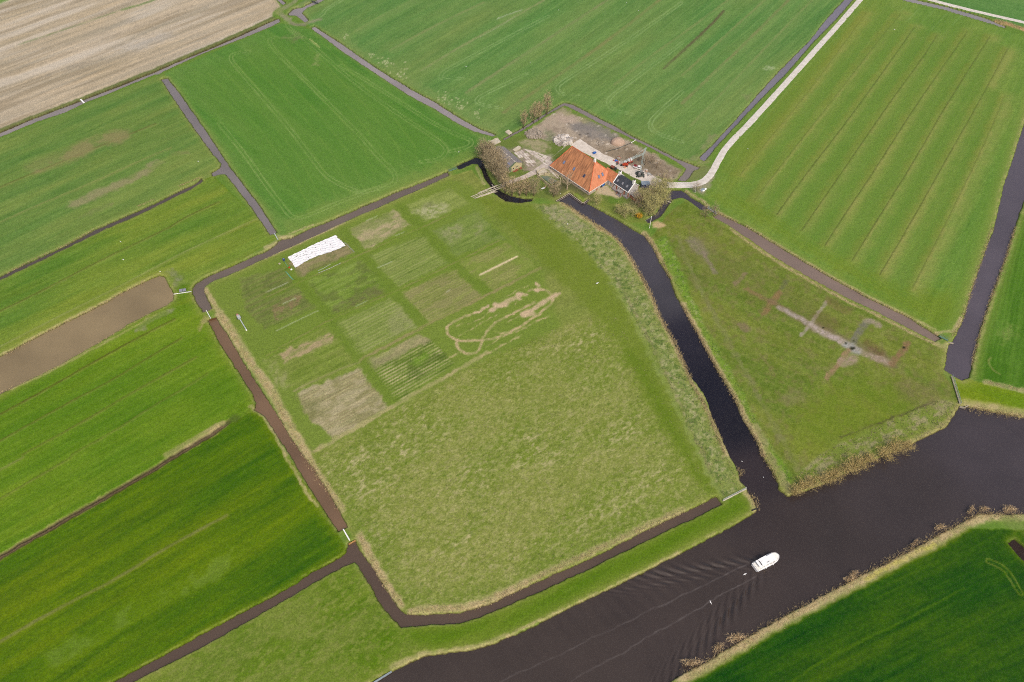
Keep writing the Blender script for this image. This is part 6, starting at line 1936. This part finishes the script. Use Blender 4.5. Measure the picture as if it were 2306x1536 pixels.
MB().beam((-.2, -1.6, 1.2), (-1.0, -1.9, 2.1), .05).build('flagstaff', M_HULL, boat)

# ------------------------------------------------------------------ birds
M_BIRD = mat('white_plumage', (.8, .8, .78), .8, .04, 5)
M_BEAK = mat('orange_beak', alb(220, 150, 60), .6, .1, 5)


def bird_master(flying):
    e_ = empty('gull', (0, 0, 0))
    b = MB()
    b.tube([(-.34, 0, .02), (-.2, 0, .02), (0, 0, 0), (.18, 0, .02), (.26, 0, .07), (.33, 0, .08)], [.03, .07, .11, .08, .065, .02], 7)
    z0 = 0.22
    for v in range(len(b.v)):
        x, y, z = b.v[v]
        b.v[v] = (x, y, z + z0)
    if flying:
        for s in (-1, 1):
            n = len(b.v)
            b.v += [(.1, 0, z0 + .05), (-.12, 0, z0 + .05), (-.1, s * .45, z0 + .16), (.12, s * .42, z0 + .16), (-.02, s * .85, z0 + .1), (.05, s * .5, z0 + .19)]
            b.f += [(n, n + 1, n + 2, n + 3), (n + 3, n + 2, n + 4)]
    b.build('body', M_BIRD, e_, True)
    MB().tube([(.32, 0, z0 + .08), (.4, 0, z0 + .06)], [.018, .004], 5).build('beak', M_BEAK, e_)
    return e_


def reuse(master, used=[]):
    if master.name in used:
        return copy_tree(master)
    used.append(master.name)
    return master


G1, G2 = bird_master(True), bird_master(False)
fly = [((1677, 1294), 3.0, 1.0, 'white gull flying low right behind the stern of the cruiser'), ((1600, 1357), 3.0, 0.9, 'white gull flying low over the wake far behind the cruiser'),
       ((1345, 639), 1.0, 1.2, 'white bird over the dark green belt beside the riding track')]
for (px, py), z, s, lab in fly:
    o = reuse(G1)
    g = G(px, py, z)
    o.location = tuple(g)
    o.rotation_euler = (0, 0, random.uniform(0, 6))
    o.scale = (s, s, s)
    tag(o, lab, 'gull', 'white gulls in flight')
sit = [((272, 545), 'white bird in the grass north of the brown pond, the upper of two'), ((278, 585), 'white bird in the grass north of the brown pond, the lower of two'), ((361, 612), 'white bird just behind the end of the brown pond'),
       ((447, 364), 'white bird in the grass left of the ditch side arm'), ((1684, 336), 'white bird in the striped field close to the pale road'), ((2014, 67), 'white bird high up in the striped field'),
       ((1194, 141), 'white bird in the far field above the four poplars'), ((1050, 150), 'white bird in the far field near the flecks along the ditch'), ((1257, 23), 'white bird at the top of the far field, left of the pair'),
       ((1411, 7), 'white bird of the far pair, the one nearer the top edge'), ((1438, 25), 'white bird of the far pair, the one lower down'), ((1033, 343), 'white bird at the rim of the field next to the shed trees'),
       ((1671, 1039), 'white waterfowl swimming in the mouth of the house canal'), ((1719, 1075), 'tiny pale waterfowl near the tip of the triangular paddock'), ((1262, 437), 'white bird on the grass beside the zigzag quay'), ((1278, 505), 'white bird at the reeds opposite the quay')]
for (px, py), lab in sit:
    o = reuse(G2)
    wet = 'waterfowl' in lab
    g = G(px, py, WZ if wet else 0)
    o.location = (g[0], g[1], g[2] - (.14 if wet else .1))
    o.rotation_euler = (0, 0, random.uniform(0, 6))
    o.scale = (1.0, 1.0, 1.0) if wet else (1.3, 1.3, 1.3)
    tag(o, lab, 'waterfowl' if wet else 'bird', 'white birds scattered over fields and water')

# ------------------------------------------------------------------ trees
def twig_mesh(name, height, rad, n, seed, m, low=.25, shape='oval', tw=(.5, 1.3), width=.05, up=.6, lean=0.0):
    """trunk with limbs, and the haze of twigs at their ends"""
    r = np.random.RandomState(seed)
    tb = MB()
    th = height * (.8 if shape != 'bush' else .3)
    bend = [(r.uniform(-.2, .2) * k, r.uniform(-.2, .2) * k) for k in range(5)]
    tr0 = height * .016 + .05
    pts = [(bend[k][0] * .3, bend[k][1] * .3, -.3 + (th + .3) * k / 4) for k in range(5)]
    tb.tube(pts, [tr0 * (1.25 - k * .25) for k in range(5)], 6)
    tips = []
    nl = 16 if shape != 'bush' else 22
    for k in range(nl):
        t = (k + .5) / nl
        z0 = height * (low * .7 + (0.75 - low * .7) * t) if shape != 'bush' else .1
        a = k * 2.4 + r.uniform(-.4, .4)
        if shape == 'oval':
            rr = rad * (.55 + .5 * math.sin(math.pi * min(1, t * .9 + .15))) * r.uniform(.75, 1.05)
            dz = height * r.uniform(.16, .30)
        elif shape == 'round':
            rr = rad * (1.0 - .45 * t) * r.uniform(.75, 1.05)
            dz = height * r.uniform(.12, .32)
        else:
            rr = rad * r.uniform(.3, 1.0)
            dz = height * r.uniform(.6, .95) * (1.15 - .4 * rr / rad)
            z0 = 0.0
        p0 = Vector((bend[2][0] * .3 * t, bend[2][1] * .3 * t, z0))
        p2 = Vector((math.cos(a) * rr + lean * rr, math.sin(a) * rr, min(z0 + dz, height * .97)))
        p1 = p0.lerp(p2, .5) + Vector((0, 0, -dz * .12 if shape != 'bush' else dz * .15))
        lr = tr0 * (.5 - .25 * t)
        tb.tube([p0, p1, p2], [lr, lr * .7, lr * .3], 4)
        tips.append((p0, p1, p2))
        for q in range(3):
            s = r.uniform(.35, .9)
            st = p0.lerp(p1, s * 2) if s < .5 else p1.lerp(p2, s * 2 - 1)
            en = st + Vector((r.normal() * rad * .3, r.normal() * rad * .3, abs(r.normal()) * height * .10 + .2))
            tb.tube([st, en], [lr * .45, lr * .15], 3)
            tips.append((st, st.lerp(en, .5), en))
    T0 = np.array([[list(a), list(b), list(c)] for a, b, c in tips])
    idx = r.randint(0, len(T0), n)
    s = r.rand(n) ** .7
    base = np.where(s[:, None] < .5, T0[idx, 0] * (1 - 2 * s[:, None]) + T0[idx, 1] * 2 * s[:, None], T0[idx, 1] * (2 - 2 * s[:, None]) + T0[idx, 2] * (2 * s[:, None] - 1))
    base = base + r.normal(size=(n, 3)) * np.array([rad * .13, rad * .13, height * .035])
    d = r.normal(size=(n, 3))
    d[:, 2] = np.abs(d[:, 2]) * .8 + up
    d[:, :2] += base[:, :2] / max(rad, .1) * .6
    d /= np.linalg.norm(d, axis=1)[:, None]
    L = r.uniform(tw[0], tw[1], n)[:, None]
    side = np.cross(d, r.normal(size=(n, 3)))
    side /= np.linalg.norm(side, axis=1)[:, None]
    w = width * r.uniform(.6, 1.3, n)[:, None]
    base[:, 2] = np.maximum(base[:, 2], .15)
    V = np.stack([base - side * w, base + side * w, base + d * L], 1).reshape(-1, 3)
    F_ = np.arange(3 * n).reshape(-1, 3)
    return tb, V, F_


M_BARK = mat('brown_bark', alb(110, 94, 72), .95, .25, 2)
M_PBARK = mat('pale_bark', alb(196, 178, 150), .95, .15, 2)


def tree_master(kind, name, h, rad, n, seed, rgb, rgb2=None, **kw):
    m = mat('twigs_' + name, rgb, .95, .22, .9, spec=.1, rgb2=rgb2)
    pale = kw.pop('pale', False)
    tb, V, F_ = twig_mesh(name, h, rad, n, seed, m, **kw)
    e_ = empty(kind, (0, 0, 0))
    tb.build('trunk' if kw.get('shape') != 'bush' else 'stems', M_PBARK if pale else M_BARK, e_)
    fast_mesh('crown', V, F_, m, e_)
    return e_


TW_BR = alb(208, 186, 144)
TW_BR2 = alb(226, 204, 160)
TW_OL = alb(196, 190, 124)
TW_OL2 = alb(220, 212, 146)
POP = [tree_master('poplar', 'poplar%d' % k, 12, 2.5, 1500, 20 + k, TW_BR, TW_BR2, low=.12, shape='oval', tw=(.7, 1.6), width=.034, up=1.1) for k in range(3)]
WIL = [tree_master('bare_tree', 'willow%d' % k, 11, 4.0, 1900, 30 + k, alb(190, 172, 138), alb(214, 196, 158), low=.1, shape='oval', tw=(.8, 2.0), width=.03, up=.9) for k in range(3)]
RND = [tree_master('garden_tree', 'round%d' % k, 8, 4.4, 2500, 40 + k, TW_OL, TW_OL2, low=.2, shape='round', tw=(.4, 1.0), width=.034, up=.5) for k in range(3)]
SPA = [tree_master('sparse_tree', 'sparse%d' % k, 8, 3.6, 700, 50 + k, alb(192, 170, 138), alb(212, 190, 158), low=.2, shape='round', tw=(.6, 1.3), width=.03, up=.5) for k in range(2)]
PAL = tree_master('pale_tree', 'pale', 11, 4.0, 260, 60, alb(200, 176, 140), alb(214, 192, 158), low=.25, shape='oval', tw=(.5, 1.2), width=.03, up=.9, pale=True)
BSH = [tree_master('willow_bush', 'bush%d' % k, 3.4, 3.2, 1100, 70 + k, alb(210, 188, 122), alb(230, 208, 142), shape='bush', tw=(.5, 1.2), width=.034, up=.5) for k in range(3)]
YEL = tree_master('flowering_bush', 'forsythia', 3.0, 1.9, 1500, 80, alb(214, 160, 40), alb(244, 196, 60), shape='bush', tw=(.25, .5), width=.07, up=.4)
BRN = [tree_master('reed_clump', 'clump%d' % k, 1.9, 1.7, 420, 90 + k, alb(240, 208, 160), alb(252, 226, 180), shape='bush', tw=(.5, 1.1), width=.03, up=.9) for k in range(2)]


def place(master, px, py, h0, h, label, cat, group=None, wide=1.0, z=0.0):
    o = reuse(master)
    g = G(px, py, z)
    s = h / h0
    o.location = tuple(g)
    o.rotation_euler = (0, 0, random.uniform(0, 6.28))
    o.scale = (s * wide, s * wide, s)
    return tag(o, label, cat, group)


for k, ((x, y), h, lab) in enumerate(zip(T('y', (765, 482), (890, 412), (952, 380), (1050, 318)), (10.5, 11.5, 11.5, 13.0),
                                         ('bare poplar standing alone on the left of the short row by the thin ditch', 'second poplar from the left in the short row of four', 'slim poplar just left of the tallest one in the row', 'tallest bare poplar, at the right end of the row of four'))):
    place(POP[k % 3], x, y, 12, h, lab, 'poplar', 'poplars in a row at the north edge of the yard', 1.0)
west = [((255, 880), 10.5, 'bare tree at the ditch end of the thick row beside the shed'), ((300, 905), 11.5, 'bare tree second from the ditch end in the row beside the shed'), ((340, 965), 12, 'bare tree in the shed row where the moat starts to bend'),
        ((372, 1030), 12.5, 'tall bare tree in the shed row level with the shed skylight'), ((410, 1085), 12.5, 'bare tree in the shed row level with the shed gable'), ((455, 1140), 12, 'bare tree in the shed row just behind the beam bridge'),
        ((505, 1190), 11, 'bare tree leaning over the inner end of the beam bridge'), ((430, 960), 11.5, 'bare tree of the shed row that overhangs the grey roof, upper one'), ((500, 1080), 11.5, 'bare tree of the shed row that overhangs the grey roof, lower one'),
        ((350, 905), 10, 'bare tree close to the far left corner of the shed')]
for k, ((x, y), h, lab) in enumerate(west):
    px, py = T('y', (x, y))[0]
    place(WIL[k % 3], px, py, 11, h * 1.15, lab, 'tree', 'bare trees in the row beside the shed', .84)
moat = [((535, 1275), 9.0, 'bare tree on the moat bank nearest the beam bridge'), ((620, 1322), 9.5, 'bare tree on the moat bank, second after the bridge'), ((715, 1322), 9.5, 'bare tree on the moat bank with its trunk mirrored mid moat'),
        ((797, 1318), 9.0, 'bare tree on the moat bank near the closed end of the moat'), ((888, 1325), 10.0, 'broad bare tree at the closed end of the moat'), ((1135, 1335), 10.5, 'large bare tree between the walled pit and the quay')]
for k, ((x, y), h, lab) in enumerate(moat):
    px, py = T('y', (x, y))[0]
    place((POP if k < 4 else WIL)[k % 3], px, py, 12 if k < 4 else 11, h * 1.15, lab, 'tree', 'bare trees along the inner moat bank', 1.25 if k < 4 else .85)
place(PAL, *T('y', (1300, 1243))[0], 11, 11.5, 'pale forked leafless tree in front of the long barn wall', 'tree')
gard = [((782, 1155), 5.5, RND[0], 'round yellow-green shrub tree at the corner of the barn front'), ((1190, 1345), 6.5, RND[1], 'olive round tree between the front house and the house canal'), ((1110, 1290), 5.0, RND[2], 'low olive tree in the garden closest to the porch'),
        ((1385, 1190), 8.5, SPA[0], 'brownish bare tree right in front of the whitewashed gable'), ((1440, 1130), 7.5, RND[0], 'garden tree between the gable and the blue cabin, lower left one'), ((1600, 1265), 8.5, RND[1], 'big olive tree standing at the moat mouth'),
        ((1540, 1320), 6.5, RND[2], 'smaller olive tree beside the flowering bush'), ((1680, 1130), 8.5, RND[0], 'big olive tree leaning over the dark moat arm'), ((1770, 1010), 8.5, RND[2], 'olive tree at the moat close to the pale road dam'),
        ((1640, 1010), 8.0, RND[1], 'olive tree just below the blue site cabin'), ((1740, 930), 8.0, SPA[1], 'thin brown tree overhanging the pale road by the dam'), ((1310, 1330), 5.0, RND[0], 'low tree halfway along the garden bank of the house canal'),
        ((1500, 1200), 8.0, RND[2], 'olive tree in the middle of the garden thicket right of the gable'), ((1730, 1180), 7.5, RND[1], 'olive tree with its crown hanging over the bend of the moat'), ((1560, 1080), 8.0, SPA[0], 'brownish bare tree just below the cabin rail')]
for (x, y), h, mm, lab in gard:
    px, py = T('w', (x, y))[0]
    place(mm, px, py, 8, h * 1.12, lab, 'tree', 'garden trees around the front house')
px, py = T('w', (1400, 1355))[0]
place(YEL, px, py, 3.0, 3.0, 'bright yellow flowering bush near the moat mouth', 'bush')
spars = [((1566, 433), 6.5, 'thin bare tree at the bend of the pale road'), ((1607, 487), 7.0, 'thin bare tree on the dam east of the farm, right one'), ((1588, 490), 6.5, 'thin bare tree on the dam east of the farm, left one'),
         ((1452, 372), 6.0, 'scrubby bare tree behind the crane mast'), ((1466, 368), 6.0, 'scrubby bare tree on the brown soil right of the mast'), ((1440, 362), 5.5, 'scrubby bare tree below the folded jib'), ((1478, 380), 5.0, 'low bare scrub tree farthest right behind the drive')]
for k, ((px, py), h, lab) in enumerate(spars):
    place(SPA[k % 2], px, py, 8, h, lab, 'tree', 'sparse bare trees round the yard')
wb_ = [(1789, 1109), (1806, 1098), (1824, 1090), (1851, 1082), (1869, 1074), (1880, 1070), (1906, 1060), (1924, 1050), (1938, 1044), (1956, 1036), (1985, 1027), (2012, 1013), (2038, 1006)]
wl = ['willow bush on the very tip of the paddock point', 'willow bush next to the tip, over the water', 'willow bush third from the paddock tip', 'willow bush fourth from the paddock tip', 'willow bush fifth from the paddock tip', 'willow bush sixth from the paddock tip',
      'willow bush in the middle of the canal bank row', 'willow bush just right of the middle of the bank row', 'willow bush with its branches lying low on the canal', 'willow bush sixth from the right end of the row... beside the fallen one', 'willow bush third from the right end of the bank row', 'willow bush second from the right end of the bank row', 'last willow bush at the right end of the bank row']
wl[9] = 'willow bush fourth from the right end of the bank row'
for k, (px, py) in enumerate(wb_):
    place(BSH[k % 3], px + 1.5, py + 2.5, 3.4, random.uniform(3.2, 4.6), wl[k], 'bush', 'willow bushes along the wide canal', z=-.3)
rc = T('i', (50, 1415), (235, 1310), (300, 1282), (360, 1245), (450, 1195), (820, 1020), (1120, 850), (1150, 815), (1200, 795), (1560, 600), (1640, 560), (1730, 500), (1760, 490), (1900, 395), (1935, 385), (2030, 375), (2065, 385), (2200, 378))
rl = ['reed clump at the bottom edge of the picture', 'reed clump second from the bottom edge along the straw bank', 'reed clump third from the bottom edge', 'reed clump third from the bottom edge along the straw bank', 'reed clump fifth from the bottom edge', 'lone small reed clump between the two lower clusters', 'reed clump at the lower end of the pair right of the boat',
      'reed clump at the upper end of the pair right of the boat', 'reed clump at the upper end of the cluster right of the boat', 'broken reed clump lying in the water halfway to the bank corner', 'broken reed clump next to the round tan one', 'round tan reed clump standing in the water', 'tan reed clump touching the big round one', 'reed clump at the lower edge of the bank corner',
      'reed clump just before the bank corner', 'reed clump at the bank corner itself', 'reed clump just past the bank corner', 'reed clump farthest right along the straw bank']
for k, (px, py) in enumerate(rc):
    if k in (2, 4, 5, 8, 10, 12, 13, 16):
        continue
    o = place(BRN[k % 2], px, py, 1.9, random.uniform(1.3, 2.2), rl[k], 'reeds', 'reed clumps along the straw bank', random.uniform(1.0, 1.5), z=WZ)
    o.scale = (o.scale[0] * random.uniform(1.0, 1.6), o.scale[1] * random.uniform(.5, .9), o.scale[2])
    o.rotation_euler = (0, 0, .5 + random.uniform(-.4, .4))

# ------------------------------------------------------------------ reeds, rough grass and tussocks (nobody could count them)
def tufts(name, P, w, dens, hgt, m, label, seed, zb=-.25, blades=3, spread=.25, bw=.05, patch=0.0, poly=False):
    r = np.random.RandomState(seed)
    P = np.asarray(P)
    if poly:
        lo, hi = P.min(0), P.max(0)
        n = int(dens * (hi[0] - lo[0]) * (hi[1] - lo[1]))
        c = lo + r.rand(n, 2) * (hi - lo)
        c = c[pin(P, c[:, 0], c[:, 1])]
    else:
        s = np.concatenate([[0], np.cumsum(np.linalg.norm(np.diff(P, axis=0), axis=1))])
        n = int(s[-1] * w * dens)
        t = r.rand(n) * s[-1]
        c = np.stack([np.interp(t, s, P[:, 0]), np.interp(t, s, P[:, 1])], 1) + r.normal(size=(n, 2)) * w * .33
    if patch:
        c = c[fbm(c[:, 0], c[:, 1], patch, octv=3, seed=seed % 8) > 0]
    n = len(c)
    if not n:
        return None
    c3 = np.repeat(np.concatenate([c, np.full((n, 1), zb)], 1), blades, 0)
    k = len(c3)
    c3[:, :2] += r.normal(size=(k, 2)) * spread * .4
    tip = c3 + np.stack([r.normal(size=k) * spread, r.normal(size=k) * spread, hgt * r.uniform(.6, 1.2, k)], 1)
    a = r.rand(k) * 6.28
    s_ = np.stack([np.cos(a), np.sin(a), np.zeros(k)], 1) * bw * r.uniform(.6, 1.4, k)[:, None]
    V = np.stack([c3 - s_, c3 + s_, tip], 1).reshape(-1, 3)
    return V


M_REED = mat('dry_reed', alb(206, 184, 136), .95, .25, .8, spec=.05, rgb2=alb(228, 206, 158))
M_ROUGH = mat('rough_straw', alb(170, 160, 120), .95, .3, .9, spec=.05, rgb2=alb(198, 186, 144))
M_GRASS = mat('fresh_tussocks', alb(92, 132, 52), .95, .3, .5, spec=.05, rgb2=alb(120, 156, 72))


def stuff(name, parts, m, label, cat):
    V = np.concatenate([p for p in parts if p is not None])
    o = fast_mesh(name, V, np.arange(len(V)).reshape(-1, 3), m)
    tag(o, label, cat, kind='stuff')
    return o


lns = [((T('w', (300, 1150), (420, 1215), (540, 1310), (700, 1400), (860, 1530)) + T('e', (1740, 0), (1860, 80), (1940, 190), (2040, 350), (2100, 480), (2160, 620), (2240, 760), (2304, 900)) + T('f', (60, 1060), (140, 1190), (230, 1400), (280, 1536))), 1.7, 8, 1.3),
       (T('e', (2050, 40), (2110, 120), (2160, 220), (2230, 350)), 1.5, 8, 1.2), (T('f', (0, 530), (80, 680), (160, 825), (230, 955), (330, 1115), (420, 1292), (500, 1440), (540, 1536)) + T('i', (590, 80), (640, 170)), 1.6, 7, 1.2),
       (T('i', (10, 1506), (210, 1394), (610, 1154), (1010, 944), (1500, 675), (1840, 495), (2000, 410), (2304, 408)), 3.2, 7, .8), (T('d', (1480, 590), (1560, 700), (1640, 840), (1740, 990), (1850, 1130), (1900, 1250), (1990, 1405), (2065, 1536)) + T('g', (2150, 130), (2220, 235), (2305, 370)), 2.6, 6, .9),
       (T('v', (560, 340), (620, 470), (740, 690), (830, 840), (900, 960), (1000, 1060), (1040, 1150)), 1.8, 7, 1.0), (T('h', (470, 1065), (600, 1045), (720, 1045), (860, 1035), (1000, 990), (1240, 880), (1500, 750), (1730, 650), (2000, 520), (2304, 380)), 2.0, 6, .9),
       (T('f', (1930, 1225), (2100, 1250), (2304, 1280)), 3.0, 6, 1.0), (T('f', (2090, 0), (2030, 170), (1955, 400), (1880, 640), (1820, 740)), 1.2, 6, 1.0), (T('f', (2245, 0), (2200, 150), (2150, 300), (2090, 450), (2030, 640), (1985, 790), (1950, 930)), 1.3, 6, 1.0),
       (T('c', (2130, 145), (2200, 165), (2304, 200)), 3.0, 4, 1.5), (T('d', (1385, 420), (1420, 470), (1470, 560)), 1.3, 7, .7), (T('d', (40, 865), (240, 745), (500, 615), (720, 503), (980, 366)), .9, 5, .7), (T('d', (0, 1120), (200, 1040), (420, 928), (700, 768), (1010, 588)), .9, 5, .7),
       (T('a', (1210, 1262), (1280, 1235), (1350, 1205)), 1.0, 9, 1.0), (T('a', (930, 1400), (1050, 1350)), .9, 8, 1.0), (T('d', (40, 320), (200, 232), (450, 120), (640, 15)), .7, 6, .8), (T('s', (600, 640), (860, 560), (1080, 470)), .4, 3, .4), (T('f', (2040, 1045), (2160, 1075), (2304, 1105)), 1.6, 6, .8),
       (T('l', (760, 130), (850, 180), (800, 260)), 1.5, 9, 1.1), (T('l', (940, 560), (1050, 640), (1100, 800)), 2.0, 9, 1.0), (T('k', (620, 300), (800, 415), (1000, 535), (1120, 630)), .9, 6, .9), (T('k', (1320, 765), (1500, 855), (1720, 965)), .8, 6, .9),
       (T('f', (320, 15), (600, 218), (820, 348), (1080, 492), (1320, 602), (1590, 745), (1700, 792)), .9, 7, .8), (T('f', (440, 0), (700, 160), (960, 315), (1230, 465), (1500, 595), (1720, 735)), .7, 5, .7)]
stuff('reeds', [tufts('r', Gs(p, -.3), w, d, h, None, '', 200 + i) for i, (p, w, d, h) in enumerate(lns)], M_REED, 'straw coloured dry reeds lining the ditch and canal banks', 'reeds')
rough = [tufts('v', Gs(VERGE), 0, 1.5, .4, None, '', 301, zb=0, poly=True, patch=1.6), tufts('v', Gs(RS), 0, 3.0, .5, None, '', 302, zb=0, poly=True, patch=1.8), tufts('v', Gs(GS_), 0, 1.2, .4, None, '', 303, zb=0, poly=True, patch=1.6),
         tufts('v', Gs(SOUTHM), 0, .9, .35, None, '', 304, zb=0, poly=True, patch=2.2, blades=2)]
stuff('rough_grass', rough, M_ROUGH, 'pale withered grass tufts over the verge and the meadow', 'rough grass')
green = [tufts('g', Gs(VERGE), 0, 2.0, .4, None, '', 311, zb=0, poly=True, patch=1.4), tufts('g', Gs(RS), 0, 1.6, .4, None, '', 312, zb=0, poly=True, patch=1.4), tufts('g', Gs(GS_), 0, 2.4, .4, None, '', 313, zb=0, poly=True, patch=1.5)]
stuff('tussocks', green, M_GRASS, 'fresh green tussocks between the withered grass of the verges', 'tussocks')
# ------------------------------------------------------------------ the thin air haze of the day
hm = bpy.data.materials.new('haze')
hm.use_nodes = True
nt = hm.node_tree
nt.nodes.remove(nt.nodes['Principled BSDF'])
pv = nt.nodes.new('ShaderNodeVolumePrincipled')
pv.inputs['Color'].default_value = (1.0, 0.94, 0.84, 1)
pv.inputs['Density'].default_value = HAZE
pv.inputs['Anisotropy'].default_value = 0.2
nt.links.new(pv.outputs[0], nt.nodes['Material Output'].inputs['Volume'])
hb = MB().box((0, 300, -4), 7400, 7400, 4 + HGT + 6).build('haze', hm)
tag(hb, kind='stuff')
